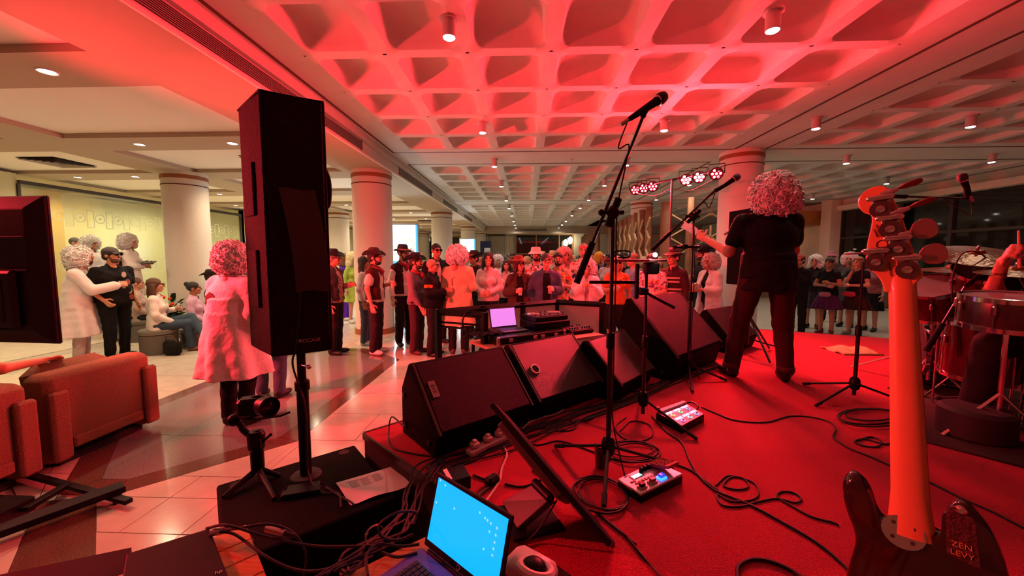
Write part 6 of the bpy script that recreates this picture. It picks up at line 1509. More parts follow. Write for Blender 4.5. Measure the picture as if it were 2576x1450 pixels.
    for i, sx in enumerate((-1, 1)):
        o = obj('shoe', None, None, root, data=shoe_mesh(shoes)); n_ = L[i][2]*s; kn = L[i][1]
        o.location = (n_[0], n_[1]-.025*s, n_[2]-.085*s); o.scale = (s*1.08,)*3; o.rotation_euler = (0, 0, -sx*-.22)
    # head dressing
    def hd(name, me, sc2=1., p=(0, 0, 0)):
        o = bpy.data.objects.new(name, me); col.objects.link(o); o.parent = root
        o.location = (hc+HR@np.array(p)*hs).tolist(); o.scale = (hs*sc2,)*3; o.rotation_euler = Matrix(HR.tolist()).to_euler(); return o
    if hair: hd('wig' if hair[0] == 'wig' else 'hair', hair_mesh(*hair), hairscale, (0, .3*hairdrop, -hairdrop))
    if beard: hd('beard', hair_mesh('beard', beard))
    if hat:
        first = None
        for nm, me in hat_parts(*hat):
            o = hd(nm, me)
            if first is None: first = o
    if glasses: hd('sunglasses' if glasses == 'sun' else 'glasses', glasses_mesh(glasses))
    if detail:
        for x in (-.031, .031): hd('eye', small('eye'), 1, (x, -.090, .012)); hd('eyebrow', small('brow'), 1, (x, -.098, .034))
        hd('mouth', small(mouth), 1, (0, -.100, -.058))
    # where the hands are, in world coordinates
    RW = RZ(math.radians(face)); H = []
    for i in (0, 1):
        wr_, R_ = J[i][2]*s, J[i][3]; H.append((np.array(pos)+RW@(wr_+R_@np.array([0, -.038, -.085])*s), RW@R_))
    root_info = dict(root=root, hands=H, s=s, R=RW, J=J, head=np.array(pos)+RW@hc, HR=RW@HR, pos=np.array(pos))
    PEOPLE[label] = root_info
    return root_info
def add_part(P, name, g, m, smooth=True, loc_world=False):
    """extra garment detail in the person's local coordinates (height 1.75)"""
    v = np.asarray(g[0])*P['s']; o = obj(name, (v, g[1]), m, P['root'], smooth, 45, world=False); return o
def drink(label, P, hand, kind='beer'):
    c, R_ = P['hands'][hand]; up = np.array([0, 0, 1.])
    t = thing('drinking_glass', label, 'glass', c-up*.06, group='drinks held by guests')
    if kind == 'flute': prof = [(.026, 0), (.026, .003), (.004, .008), (.004, .07), (.020, .10), (.022, .17), (.020, .17), (.018, .10), (.002, .075)]
    else: prof = [(.028, 0), (.036, .12), (.034, .12), (.026, .006), (.002, .006)]
    obj('glass_wall', mov(lathe(prof, 16, False), c-up*.06), mat('thin_glass', (.9, .9, .9), .05, alpha=.35), t, True)
    liq = {'beer': (.75, .42, .06), 'wine': (.25, .02, .03), 'flute': (.85, .65, .30), 'water': (.8, .8, .85)}[kind]
    z0, z1, r0, r1 = ((.082, .15, .008, .020) if kind == 'flute' else (.008, .085, .026, .032)); obj('drink', mov(lathe([(r0, z0), (r1, z1)], 14), c-up*.06), mat('liquid_'+kind, liq, .1, alpha=.85), t, True)
    return t
# ================================================================== the cast
def AT(u, y, z=0.):
    d = _ray(u, 649); return (float(d[0]*y/d[1]), float(y), float(z))
WIG = ('wig', 'f6f2ee')
M_LAB = mat('lab_cotton', (.74, .68, .66), .85, bump=.35, bscale=30)
M_LABO = mat('tan_cotton', (.72, .50, .28), .85, bump=.35, bscale=30)
def floral(name, base, c1, c2, scale=22.):
    if name in MATS: return MATS[name]
    m = mat(name, base, .8); nt = m.node_tree; tc = nt.nodes.new('ShaderNodeTexCoord'); vo = nt.nodes.new('ShaderNodeTexVoronoi'); vo.inputs['Scale'].default_value = scale
    nt.links.new(tc.outputs['Object'], vo.inputs['Vector']); sp = nt.nodes.new('ShaderNodeSeparateColor'); nt.links.new(vo.outputs['Color'], sp.inputs[0]); r = nt.nodes.new('ShaderNodeValToRGB'); r.color_ramp.interpolation = 'CONSTANT'
    el = r.color_ramp.elements; el[0].color = (*hexc(base), 1); el[1].position = .6; el[1].color = (*hexc(c1), 1); e = el.new(.8); e.color = (*hexc(c2), 1)
    nt.links.new(sp.outputs[0], r.inputs[0]); nt.links.new(r.outputs[0], nt.nodes['Principled BSDF'].inputs['Base Color']); return m
FL1 = floral('floral_white', 'd8ccc0', '40507a', 'b05a40'); FL2 = floral('floral_warm', 'd0a878', 'c04a28', '4a6a58'); FL3 = floral('floral_pink', 'e0c8c8', '7a4a78', 'd06a50', 30); FL4 = floral('speckled_shirt', 'd8a8a0', '904848', '6a3030', 60)
def band(P, name, z0, z1, rx, ry, c, y=0., th=.012):
    n = 24; t = np.linspace(0, 2*PI, n, endpoint=False); rg = [np.c_[rx*k*np.cos(t), y+ry*k*np.sin(t), np.full(n, z)] for k, z in ((1, z0), (1.02, z0), (1.02, z1), (1, z1))]
    return add_part(P, name, ring_loft(rg, False), plain(c) if isinstance(c, str) else c)
def scarf(P, c): 
    t = np.linspace(0, 2*PI, 16, endpoint=False); add_part(P, 'neck_scarf', G(tube(np.c_[.082*np.cos(t), -.008+.085*np.sin(t), 1.478-.035*np.maximum(-np.sin(t), 0)], .026, 8, closed=True), tube([(0, -.098, 1.45), (.008, -.125, 1.40), (-.008, -.140, 1.34)], [.03, .042, .008], 8)), plain(c))
def garland(P, cols, drop=.16):
    rn = random.Random(sum(map(ord, P['root']['label']))); 
    for k, c in enumerate(cols):
        gs = []
        for i in range(k, 26, len(cols)):
            t = 2*PI*i/26; fy = max(-math.sin(t), 0); gs.append(ball((.115*math.cos(t), .0-.125*math.sin(t)*-1 if False else .02+.15*math.sin(t), 1.44-drop*fy*1.1+rn.uniform(-.01, .01)), .026, 7, 5))
        add_part(P, 'flower_garland', G(*gs), plain(c))
def badge(P, x, z, c='d8c060', y=-.145): add_part(P, 'badge', mov(rot(lathe([(.016, 0), (.016, .006)], 5), RX(PI/2)), (x, y, z)), plain(c))
def belt(P, w_=1., c='1a1210'):
    b = band(P, 'belt', .955, .995, .172*w_, .135*w_, c, .005); add_part(P, 'buckle', cbox((0, -.142*w_, .975), (.05, .012, .035), .004), M_CHROME)
def patch(P, c, pts_y, x, z, sx=.05, sz=.07):
    add_part(P, 'emblem', mov(rot(prism([(-sx, -sz*.5), (0, -sz), (sx, -sz*.5), (sx, sz), (-sx, sz)], 0, .006), RX(-PI/2)), (x, pts_y, z)), c)
# ---------------------------------------------------------------- the singer on stage
SG = person('singer with white wig, black tee shirt and dark jeans, seen from behind', (2.06, 3.36, SZ), 205, 1.70, 1.24, arms=(((-.27, -.12, 1.14), (.02, -.27, 1.36)), ((.31, -.03, 1.13), (.43, -.26, 1.26))), top=(('tee', '0c080c'),), bottom=('trousers', '3c1820'), shoes='140c0c', skin='d09478', hair=WIG, head=(30, 18), vox=.012, grip=('grip', 'grip'), group=None, legs=(((-.15, -.02, .50), (-.17, .03, .085)), ((.19, -.06, .50), (.25, -.04, .085))), hairscale=1.18, hairdrop=.05, lean=.10)
add_part(SG, 'shirt_tail', implicit([cone(.79, 1.05, (.215, .165), (.200, .155), (0, .008), .03, 6)], .014, .02, .008, [((0, 0, .79), (0, 0, -1))], (), .004, 28, 3), plain('120c12'))
for x in (-.17, .25): add_part(SG, 'jean_cuff', mov(lathe([(.066, 0), (.070, .004), (.070, .04), (.064, .045)], 18, False), (x, .03 if x < 0 else -.04, .085)), plain('5a3038'))
hm = thing('hand_microphone', 'handheld microphone gripped by the singer', 'microphone', SG['hands'][0][0])
lw = lambda p: SG['pos']+SG['R']@(np.array(p)*SG['s'])
mic(hm, lw((.24, -.24, 1.33)), lw((.06, -.19, 1.47)))
c, R_ = SG['hands'][1]
single('paper_note', slab_from_sheet(grid_surf(lambda u, v: c+np.array([-.06+.0*u, .0+.03*u, .02])+np.array([-.10, .05, .10])*u+np.array([.05, .02, .06])*(v-.5)+np.array([0, 0, .01*math.sin(4*u)]), 6, 4), (.001, .001, 0)), MATS['white_paper'], 'pale folded paper held in the hand of the singer', 'paper')
for i, x in enumerate((-.17, .25)): add_part(SG, 'shoe_buckle', cbox((x+.045, .035 if i == 0 else -.01, .07), (.012, .03, .025), .003), M_CHROME)
# ---------------------------------------------------------------- group at the armchairs
A1 = person('man in white coat and curly white wig holding out glass beside armchairs', AT(188, 5.75), 72, 1.76, 1.05, arms=(((-.20, -.20, 1.14), (-.10, -.44, 1.20)), 'down'), top=(('shirt', 'c8b8b0'), ('coat', 'x', 0, .42, M_LAB)), bottom=('trousers', 'b0a098'), hair=WIG, beard='5a3a2a', head=(6, -10), lean=.10, vox=.014, grip=('grip', 'relaxed'), group=None, hairscale=1.1)
drink('short glass of red wine held by man in white wig and coat', A1, 0, 'wine')
A2 = person('stout man in black shirt, grey flat cap and sunglasses, hand in pocket', AT(280, 6.05), 38, 1.80, 1.32, arms=('pocket', 'down'), top=(('tee', '0e0b0d'),), bottom=('trousers', '0c0a0c'), skin='d0926c', hair=('short', '241612'), hat=('flatcap', '4a4448'), glasses='sun', beard='6a4030', head=(8, -4), belly=.06, vox=.014, mouth='smile', group=None)
for i, (x, z, c_) in enumerate(((-.02, 1.34, 'c0b0a8'), (.03, 1.22, 'a05a50'), (.05, 1.08, 'b8a088'), (.07, .98, '8a3a34'))): add_part(A2, 'shirt_print', mov(rot(scl(lathe([(.035, 0), (.035, .004)], 12), (1, 1.3, 1)), RX(PI/2)), (x, -.222+.01*i*0, z)), plain(c_))
PLAT = struct('floor', box(-11.1, -7.95, 7.35, 9.4, 0, .36), M_BEIGE)
person('grey haired man in dark shirt at the back by the frosted glass', AT(193, 8.6, .36), 60, 1.74, top=(('shirt', '181820'),), hair=('crop', '5a5450'), group=None)
person('guest in curly white wig and white coat standing before ochre column', AT(232, 7.9, .36), 40, 1.70, top=(('coat', 'x', 0, .5, M_LAB),), hair=WIG, group=None, head=(0, 5))
person('woman in yellow hat peeping behind the man with flat cap', AT(287, 7.4), 20, 1.72, fem=True, top=(('shirt', '403020'),), hair=('long', '2a1a10'), hat=('cap', '2a2018'), group=None)
A7 = person('woman in long white wig and white coat reading dark tablet', AT(327, 7.7, .36), 62, 1.72, arms=('cross', 'hold'), fem=True, top=(('coat', 'x', 0, .5, M_LAB),), hair=WIG, head=(0, 0), group=None, grip=('relaxed', 'flat'), hairscale=1.05)
c, R_ = A7['hands'][1]; single('tablet', mov(rot(cbox((0, 0, .01), (.24, .17, .012), .004), RZ(.5)@RX(.25)), c+[.02, -.02, .02]), M_BLACK, 'thin dark tablet held by the woman in white wig', 'tablet')
SEATED = (((-.10, -.42, .47), (-.12, -.40, .085)), ((.10, -.42, .47), (.12, -.40, .085)))
CROSS = (((-.09, -.42, .50), (-.10, -.46, .085)), ((.03, -.46, .60), (-.22, -.66, .30)))
B1 = person('seated woman in white jumper and blue jeans with crossed legs', AT(384, 6.35), 78, 1.72, fem=True, seat=.44, legs=CROSS, arms=('lap', 'hold'), top=(('shirt', 'e4dcd4'),), bottom=('trousers', '3a4c5c'), shoes='7a4a34', hair=('long', '5a3820'), glasses='clear', head=(4, 0), group=None, mouth='smile', grip=('relaxed', 'grip'), vox=.014)
drink('champagne flute held by the seated woman in white jumper', B1, 1, 'flute')
def stool(label, x, y, r_, h, c): 
    t = thing('stool', label, 'seat', (x, y, 0)); obj('seat_pad', mov(lathe([(r_*.9, h-.09), (r_, h-.07), (r_, h-.02), (r_*.92, h)], 28), (x, y, 0)), plain(c), t, True); obj('drum_base', mov(lathe([(r_*.96, 0), (r_*.96, h-.09)], 28), (x, y, 0)), plain('6a625a'), t, True)
stool('round grey upholstered stool under the woman in white jumper', B1['pos'][0]-.02, B1['pos'][1]+.03, .27, .42, '7a7268')
B2 = person('woman seen in profile seated behind the white jumper woman', AT(338, 7.3), 80, 1.66, fem=True, seat=.44, legs=SEATED, arms=('lap', 'lap'), top=(('shirt', 'b09890'),), hair=('bun', '6a4028'), group=None)
stool('low stool under the woman in profile', B2['pos'][0], B2['pos'][1], .25, .42, '6a6258')
B3 = person('seated woman in pink shirt with dark hair tied up', AT(482, 6.9), 68, 1.66, fem=True, seat=.50, legs=SEATED, arms=('lap', 'hold'), top=(('shirt', 'c8a0b8'),), bottom=('trousers', 'c8c0bc'), skin='a8684c', hair=('bun', '140c0c'), group=None, head=(10, 0))
stool('low pale stool under the pink shirt woman', B3['pos'][0], B3['pos'][1], .25, .36, '8a8278')
B4 = person('seated man in cowboy hat and dark red shirt behind pink shirt woman', AT(528, 8.0), 85, 1.74, seat=.40, legs=SEATED, arms=('lap', 'lap'), top=(('shirt', '3a1418'),), hat=('cowboy', '2a1a12'), hair=('short', '2a1a12'), group=None)
stool('low stool under the man in dark red shirt', B4['pos'][0], B4['pos'][1], .25, .44, '5a5248')
person('person in dark patterned top standing beside the near column', AT(548, 9.6), 40, 1.74, fem=True, top=(('shirt', '281c1c'),), hair=('bun', '1a1210'), group=None)
person('man with short hair half hidden by the covered loudspeaker', AT(604, 9.4), 30, 1.84, top=(('shirt', '4a3a34'),), hair=('crop', '2a1c14'), group=None)
bag = thing('handbag', 'black handbag on floor beside the seated woman', 'handbag', AT(418, 6.2))
bp_ = np.array(AT(418, 6.2)); obj('pouch', mov(cbox((0, 0, .13), (.30, .14, .26), .05), bp_), plain('14100e'), bag, True, 60); obj('strap', tube(catmull([bp_+[-.10, 0, .25], bp_+[-.05, -.05, .34], bp_+[.06, -.05, .33], bp_+[.11, -.03, .24]], 5), .008, 6), plain('5a4030'), bag, True)
plt_ = thing('potted_plant', 'leafy green plant with red flowers by the column', 'plant', AT(425, 7.6)); pp_ = np.array(AT(425, 7.6))
obj('pot', mov(lathe([(.16, 0), (.20, .36), (.18, .36), (.17, .3)], 20), pp_), plain('6a5a4a'), plt_, True)
for i in range(26):
    a = i*2.4; L_ = .25+.12*random.random(); d = np.array([math.cos(a), math.sin(a), .5+random.random()]); d /= np.linalg.norm(d); b_ = pp_+[0, 0, .38+.4*random.random()*(i % 3)/2]; s_ = np.cross(d, [0, 0, 1.]); s_ /= np.linalg.norm(s_)
    q = np.array([b_, b_+d*L_*.4+s_*.05, b_+d*L_*.8+s_*.035, b_+d*L_+[0, 0, -.04], b_+d*L_*.8-s_*.035, b_+d*L_*.4-s_*.05]); obj('leaf', slab_from_sheet((q, [(0, 1, 2, 3, 4, 5)]), (0, 0, .004)), plain('1c3a1a'), plt_)
for i in range(5): obj('flower', ball(pp_+[random.uniform(-.15, .15), -.12, .75+random.uniform(-.1, .12)], .032, 8, 6), plain('d8401c'), plt_, True)
# big man in white coat lit red, back to the camera
C1 = person('large man in white coat and curly wig, back turned, near the armchair', AT(580, 3.62), 128, 1.74, 1.26, arms=('down', 'hold'), top=(('shirt', 'c8b8b0'), ('coat', 'x', 0, .52, M_LAB)), bottom=('trousers', '161014'), shoes='100c0c', hair=WIG, head=(10, 14), belly=.05, vox=.012, group=None, lean=.04)
patch(C1, mat('tartan_emblem', (.10, .012, .014), .7, noise=.7, nscale=40), .172, .06, 1.26, .055, .08)
person('guest in white top and blue jeans hidden behind the covered loudspeaker', AT(668, 4.35), 150, 1.70, .95, top=(('coat', 'x', 0, .62, M_LAB),), bottom=('trousers', '4a5468'), shoes='241818', hair=('short', '3a2a20'), group=None)
# ---------------------------------------------------------------- cowboys
D1 = person('cowboy with glasses, speckled pink shirt and grey waistcoat', AT(838, 6.42), 62, 1.74, 1.02, arms=('down', 'hold'), top=(('shirt', 'x', None, 0, FL4), ('vest', '4a3c3a', .08)), bottom=('trousers', '2a1e20'), shoes='141010', hair=('short', '8a7a70'), hat=('cowboy', '1a1214'), glasses='clear', group='cowboys', mouth='smile')
belt(D1)
D2 = person('woman with curly brown hair in shiny purple suit behind cowboys', AT(866, 10.0), 60, 1.70, fem=True, arms=('down', 'hold'), top=(('shirt', '6a2ac0'),), bottom=('trousers', '6a2ac0'), shoes='e0d8d8', hair=('big', '7a4428'), group=None)
person('guest in large pale blonde wig and green dress behind cowboys', AT(888, 9.6), 30, 1.72, fem=True, top=(('dress', 'a8c050'),), bottom=None, shoes='d8d0d0', hair=('big', 'e8dca8'), group=None, hairscale=1.1)
D4 = person('bearded cowboy in brown leather waistcoat and white trainers holding glass', AT(942, 6.46), 66, 1.76, arms=('down', 'hold'), top=(('tee', 'd8ccb8'), ('vest', '4c1a18', .08)), bottom=('trousers', '33202a'), shoes='e8dcd8', hair=('short', '2a1810'), hat=('cowboy', '3c1c14'), glasses='clear', beard='33201a', group='cowboys', grip=('relaxed', 'grip'), vox=.014)
scarf(D4, 'a02430'); badge(D4, -.10, 1.30); badge(D4, .11, 1.27, 'c8a040'); drink('glass of beer held by the bearded cowboy', D4, 1)
person('guest in white blouse, jeans and silver boots behind the bearded cowboy', AT(915, 7.15), 75, 1.66, fem=True, arms=('down', 'lap'), top=(('shirt', 'd8d0cc'),), bottom=('trousers', '50586a'), shoes='c8c4c8', hair=('long', '3a2418'), group=None)
D5 = person('tall cowboy in black hat, white shirt, dark waistcoat and red scarf', AT(1014, 7.1), 30, 1.84, .95, arms=('down', 'pocket'), top=(('shirt', 'd8d0c8'), ('vest', '2c1a1a', .07)), bottom=('trousers', '181418'), shoes='140e0e', hair=('crop', '2a1c14'), hat=('fedora', '14101a'), beard='4a3020', group='cowboys', head=(15, 4))
scarf(D5, '9a2030'); badge(D5, -.09, 1.31, 'd8a040')
D6 = person('short cowboy with sheriff star hat and mauve shirt', AT(1046, 6.5), 58, 1.68, 1.04, arms=(((-.22, -.06, 1.10), (-.19, -.20, .86)), 'pocket'), top=(('shirt', '8a6a74'),), bottom=('trousers', '4a2a34'), shoes='5a2420', hair=('short', '3a2620'), hat=('cowboy', '1a1014'), beard='4a3024', group='cowboys', mouth='smile')
scarf(D6, 'a83040'); belt(D6)
o = obj('hat_star', mov(rot(prism([((.03 if k % 2 == 0 else .013)*math.sin(k*PI/5), (.03 if k % 2 == 0 else .013)*math.cos(k*PI/5)) for k in range(10)], 0, .005), RX(PI/2)), (0, -.115, 1.72)), mat('star_gold', (.9, .6, .2), .35, metal=.6), D6['root'], world=False)
D7 = person('bald man in black jacket with orange sleeve stripe beside cowboys', AT(1086, 6.36), 72, 1.62, 1.06, arms=('hold', 'clasp'), top=(('shirt', '201818'), ('jacket', '120e12')), bottom=('trousers', '2a1a20'), shoes='120c0c', hair=None, glasses='clear', belly=.03, group=None, mouth='smile')
e_, w__ = D7['J'][0][0], D7['J'][0][1]; add_part(D7, 'sleeve_stripe', cyl(e_*.62+w__*.38, e_*.42+w__*.58, .078, .074, 14), plain('e07028'))
D8 = person('tall man in sunglasses and open black shirt holding glass', AT(1098, 7.3), 22, 1.90, 1.02, arms=('down', 'hold'), top=(('tee', 'c8b8b0'), ('shirt', '181216', .035)), bottom=('trousers', '1c1820'), shoes='141010', skin='b87c60', hair=('crop', '120c0c'), glasses='sun', group=None, mouth='smile', grip=('relaxed', 'grip'))
drink('small glass held by tall man in sunglasses', D8, 1, 'wine')
D9 = person('man in long tan coat and fluffy white wig, back turned, head bowed', AT(1152, 6.5), 168, 1.78, 1.06, arms=('hold', 'hold'), top=(('shirt', 'b09078'), ('coat', 'x', 0, .50, M_LABO)), bottom=('trousers', '2a1c20'), shoes='6a3a34', hair=WIG, head=(-20, 22), group=None, vox=.014, hairscale=1.08)
patch(D9, mat('dark_emblem', (.22, .05, .04), .7, noise=.7, nscale=40), .150, .02, 1.24, .055, .07)
person('guest in small white wig behind the sheriff star cowboy', AT(1032, 8.6), 20, 1.74, top=(('coat', 'x', 0, .5, M_LAB),), hair=WIG, group=None)
person('cowboy in maroon hat and glasses beyond the tan coat', AT(1192, 7.7), -40, 1.74, top=(('shirt', '3a1a1c'),), hat=('cowboy', '2a1414'), glasses='clear', group=None)
# ---------------------------------------------------------------- middle of the crowd
E1 = person('young woman with long dark hair and white blouse holding flute', AT(1228, 6.75), -8, 1.74, .94, fem=True, arms=('clasp', 'clasp'), top=(('shirt', 'd8ccc8'),), bottom=('trousers', '20222c'), hair=('long', '2c1814'), head=(12, 0), group=None, mouth='smile', grip=('grip', 'relaxed'))
belt(E1, .95); drink('champagne flute held by the young woman in white blouse', E1, 0, 'flute')
person('small dark haired woman in white top beside the straw hat woman', AT(1274, 8.0), 0, 1.60, fem=True, top=(('shirt', 'd0c4c0'),), hair=('long', '1a1010'), group=None, mouth='smile')
E3 = person('woman in wide brown hat and brown jacket holding drink', AT(1306, 6.35), 10, 1.64, fem=True, arms=('hold', 'lap'), top=(('tee', '1c1416'), ('jacket', '4a3028', .06)), bottom=('trousers', '241a1c'), hair=('bob', '4a3024'), hat=('straw', '7a3420'), glasses='clear', head=(20, -6), group=None, grip=('grip', 'relaxed'))
drink('clear drink with straw held by the brown jacket woman', E3, 0, 'water')
E4 = person('bearded man in pale bucket hat and flowered shirt with garland', AT(1348, 7.3), 8, 1.82, arms=('down', 'down'), top=(('tee', 'x', None, 0, FL1),), hair=('short', '2a1a12'), hat=('bucket', 'd8ccc4'), beard='2a1812', group=None)
garland(E4, ('c83a20', 'd8902a', 'c8a8a0'))
E5 = person('smiling man with dark glasses in denim jacket holding beer', AT(1374, 6.25), 6, 1.70, 1.02, arms=('pocket', 'hold'), top=(('tee', '14100e'), ('jacket', '4a5068', .065)), bottom=('trousers', '241c20'), hair=('short', '2a1a14'), glasses='clear', head=(0, -4), group=None, mouth='smile', grip=('relaxed', 'grip'))
drink('tumbler held by the man in denim jacket', E5, 1, 'wine')
E6 = person('bearded man in dark cap and leaf print shirt with garland', AT(1404, 6.9), 0, 1.73, arms=('clasp', 'hold'), top=(('tee', 'x', None, 0, FL2),), hair=('crop', '1c1210'), hat=('headband', '1a1414'), beard='241612', group=None)
garland(E6, ('c84a20', 'd8a02a', 'a83a50'))
person('guest in huge pinkish round wig behind the garland men', AT(1420, 7.6), 25, 1.80, fem=True, top=(('shirt', 'd0b0a8'),), hair=('big', 'd8a098'), group=None, hairscale=1.05)
E8 = person('tall man in pink headband and pale flowered shirt', AT(1468, 7.4), 0, 1.90, arms=('down', 'down'), top=(('shirt', 'x', None, 0, FL1),), hair=('crop', 'a08060'), hat=('headband', 'd06a6a'), group=None)
E9 = person('guest in white curly wig and white coat, hands raised together', AT(1476, 6.25), 4, 1.60, fem=True, arms=('holdhi', 'holdhi'), top=(('shirt', 'b8a8a4'), ('coat', 'x', .03, .5, M_LAB)), hair=WIG, group=None, mouth='smile', grip=('grip', 'grip'), hairscale=.92)
person('guest in long yellow wig and blue dress turned away', AT(1508, 8.2), 60, 1.76, fem=True, top=(('tee', '28387a'),), bottom=('skirt', 'd8b030'), hair=('bob', 'e0b020'), group=None)
person('dark haired woman in white top beside the yellow wig', AT(1532, 7.9), -30, 1.74, fem=True, top=(('tee', 'd0c8c8'),), hair=('long', '1c1012'), skin='9a6048', group=None)
E12 = person('woman in sunglasses and orange garlands before the crowd', AT(1552, 6.7), 10, 1.66, fem=True, arms=('hold', 'down'), top=(('tee', 'd86a38'),), bottom=('shorts', '281c1e'), hair=('bob', 'b08a60'), glasses='sun', group=None)
garland(E12, ('d84a20', 'e0902a'), .20); garland(E12, ('e0a840', 'c03a38'), .10)
E13 = person('man in pale blue shirt turned towards the garland woman', AT(1592, 7.2), -60, 1.72, top=(('tee', '8a98b8'),), bottom=('shorts', '2a2426'), hair=('crop', '8a6a4a'), shoes='d8d0d0', group=None)
E14 = person('man in flowered white shirt and thick garland under the tray', AT(1640, 6.5), -15, 1.70, 1.05, arms=('clasp', 'clasp'), top=(('tee', 'x', None, 0, FL3),), bottom=('shorts', '2a2022'), hair=('short', '3a2a20'), group=None)
garland(E14, ('d84a30', 'e0b040', 'd890a8'), .14)
E15 = person('man in maroon hat and striped knitted jumper beside tray stand', AT(1694, 6.45), -35, 1.76, 1.06, top=(('shirt', '3a1e20'),), bottom=('trousers', '201618'), hair=('short', '2a1a14'), hat=('fedora', '3a1418'), group=None)
for z in (1.06, 1.12, 1.24, 1.30): band(E15, 'knit_stripe', z, z+.03, .188, .150, 'b8a088', 0.)
E16 = person('bearded cowboy in black hat and dark shirt beside red column', AT(1768, 7.6), -60, 1.84, arms=('down', 'hold'), top=(('shirt', '241418'),), hair=('short', '1c1210'), hat=('cowboy', '120a0e'), beard='2a1610', group=None)
E17 = person('woman in fluffy white wig and open white jacket beside column', AT(1788, 6.95), -42, 1.68, 1.04, fem=True, arms=('hold', 'cross'), top=(('tee', '141014'), ('coat', 'x', .055, .62, M_LAB)), bottom=('trousers', '1a1416'), hair=('wig', 'e8ded6'), group=None, mouth='smile', hairscale=.95)
# ---------------------------------------------------------------- guests beyond the singer
person('guest in long white wig and dark coat beyond the singer', AT(2052, 9.2), -12, 1.68, fem=True, arms=('down', 'cross'), top=(('shirt', '241c20'),), bottom=('skirt', '3a3034'), hair=('big', 'e8e2dc'), group=None, hairscale=.95)
H2 = person('woman in black off-shoulder top and purple tutu with folded arms', AT(2088, 8.5), -18, 1.64, fem=True, arms=('cross', 'hold'), top=(('top', '141014'),), bottom=('tutu', '5a2050'), shoes='6a2030', skin='b87458', hair=('bun', '2a1612'), group=None, mouth='smile')
add_part(H2, 'waist_bag', cbox((0, -.16, .93), (.22, .08, .11), .03), plain('c87890'))
person('guest in short white wig and grey dress behind folded arms woman', AT(2138, 9.4), -10, 1.72, fem=True, top=(('tee', '4a4444'),), bottom=('skirt', '4a4042'), hair=WIG, group=None)
H4 = person('blonde woman in black top resting her chin on hand', AT(2160, 8.4), -22, 1.66, fem=True, arms=('chin', 'cross'), top=(('top', '18121a'),), bottom=('tutu', '3a1c20'), shoes='8a8068', hair=('long', 'a8845a'), hat=('headband', '8a2a30'), group=None, mouth='smile')
add_part(H4, 'waist_bag', cbox((-.06, -.17, .93), (.24, .08, .12), .03), plain('d83a4a'))
person('guest in black dress and pink top at the end of that row', AT(2198, 8.9), -30, 1.66, fem=True, top=(('tee', 'b05a60'),), bottom=('skirt', '18141a'), hair=('long', '6a4a34'), group=None)
person('guest in pink hat behind the folded arms woman', AT(2092, 10.2), 0, 1.80, top=(('shirt', '5a3a3a'),), hair=('short', '3a2a20'), hat=('bucket', 'c07078'), group=None)
H7 = person('photographer in black clothes beyond the singer holding a camera', AT(2012, 8.3), -25, 1.70, arms=('holdhi', 'holdhi'), top=(('shirt', '141216'),), bottom=('trousers', '121014'), hair=('short', '1a1210'), hat=('cap', 'b05a5a'), group=None)
c, R_ = H7['hands'][0]; k = thing('photo_camera', 'black photo camera held by the photographer', 'camera', c); obj('body', cbox(c+[.05, -.02, .02], (.13, .06, .09), .01), M_BLACK, k); obj('lens', mov(rot(lathe([(.03, 0), (.035, .07), (.028, .07)], 14), RX(PI/2)), c+[.05, -.05, .02]), M_BLACK, k, True)
# ---------------------------------------------------------------- drummer at the frame edge and armchair guest
dp = aty(2640, 900, 2.55)
DR = person('drummer in dark shirt raising a stick behind the hi-hat', (3.72, 2.42, SZ), -62, h=1.78, world=True, seat=.40, legs=(((-.20, -.40, .52), (-.24, -.44, .085)), ((.20, -.40, .52), (.24, -.44, .085))), arms=(((-.28, -.12, 1.22), (-.20, -.34, 1.40)), ((.26, -.14, 1.12), (.14, -.36, 1.05))), top=(('tee', '1a1216'),), bottom=('trousers', '181014'), hair=('short', '2a1a14'), group=None, grip=('grip', 'grip'))
hd_, tg_ = DR['hands'][0][0], aty(2556, 668, 2.32); dx_, dy_ = float(tg_[0]-hd_[0]), float(tg_[1]-hd_[1])
DR['root'].location.x += dx_; DR['root'].location.y += dy_; hd_ = hd_+[dx_, dy_, 0]
single('drum_stick', cyl(hd_+[.02, 0, -.07], hd_+[-.03, -.02, .14], .008, .005, 8), mat('stick_wood', (.62, .42, .28), .5), 'pale drum stick raised above the hi-hat', 'drum stick')
stool('round black drum throne under the drummer', DR['root'].location.x+.02, DR['root'].location.y, .17, .5, '141014'); ds = bpy.data.objects['stool.004']; ds.location.z = SZ
SF = person('guest in orange top seated in armchair with arm along its back', (-3.98, 2.30, 0), -92, 1.74, world=True, seat=.46, legs=(((-.12, -.46, .46), (-.12, -.50, .085)), ((.12, -.46, .46), (.12, -.50, .085))), arms=('lap', ((.10, .10, 1.36), (.46, .12, 1.33))) if False else (((-.34, .10, 1.30), (-.62, .02, 1.28)), 'lap'), top=(('top', 'b05a34'),), bottom=('trousers', '3a2420'), skin='d8926a', hair=('long', '4a2c1c'), fem=True, group=None, vox=.014)
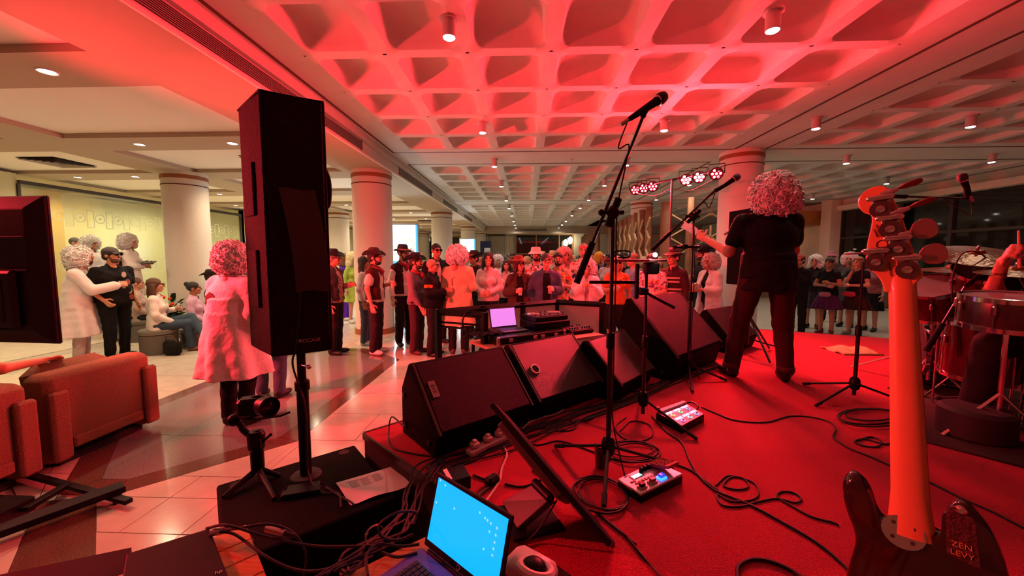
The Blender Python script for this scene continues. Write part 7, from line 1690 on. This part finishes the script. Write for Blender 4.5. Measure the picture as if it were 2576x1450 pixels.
# ---------------------------------------------------------------- back rows: small figures with few parts
BK = []
for i, (f_, hr, c_, ht) in enumerate([(True, ('long', '2a1a12'), 'c8bcb4', None), (False, ('short', '3a2a1c'), '3a3034', None), (False, ('short', '241812'), 'b0a49c', ('fedora', 'b8a070')), (True, ('bob', 'b89a6a'), '8a6a5a', None), (False, ('short', '2a1a14'), '241c24', ('cowboy', '2a1a16')), (True, WIG, 'd0c8c4', None)]):
    p = person('back row figure %d' % i, (0, 40+i, 0), 0, 1.72, fem=f_, top=(('shirt', c_),), hair=hr, hat=ht, vox=.026, detail=False, group=None); BK.append(p['root'])
rb = random.Random(5); NTH = ['first', 'second', 'third', 'fourth', 'fifth', 'sixth', 'seventh', 'eighth', 'ninth', 'tenth', 'eleventh', 'twelfth', 'thirteenth', 'fourteenth', 'fifteenth', 'sixteenth']
DESC = ['woman with long brown hair and pale top', 'man with short hair and dark shirt', 'man in straw coloured hat and pale shirt', 'fair haired woman with bobbed hair', 'man in dark cowboy hat', 'guest in white curly wig']
rows = [(9.4, [1205, 1252, 1290, 1325, 1390, 1440, 1492, 1525, 1570, 1620, 1660], 'the ninth metre row'), (11.2, [1175, 1215, 1245, 1268, 1308, 1338, 1365, 1412, 1450, 1480, 1545, 1600], ''), (13.5, [1190, 1232, 1262, 1300, 1330, 1372, 1398, 1430, 1462, 1500, 1530], '')]
RN = ['nearer', 'middle', 'farthest']; used = set()
for ri, (y, us, _) in enumerate(rows):
    for j, u in enumerate(us):
        k = (j*5+ri*2+rb.randrange(2)) % 6; y_ = y+rb.uniform(-.5, .5); lab = '%s, %s in the %s back row' % (DESC[k], NTH[j], RN[ri])
        if k not in used: o = BK[k]; used.add(k); o.location = AT(u, y_); o.rotation_euler = (0, 0, rb.uniform(-.4, .4)); o['label'] = lab; o['group'] = 'back rows of the crowd'
        else: o = dup(BK[k], AT(u, y_), rb.uniform(-.4, .4), lab, 'back rows of the crowd')
        s_ = rb.uniform(.95, 1.04); o.scale = (s_, s_, s_)
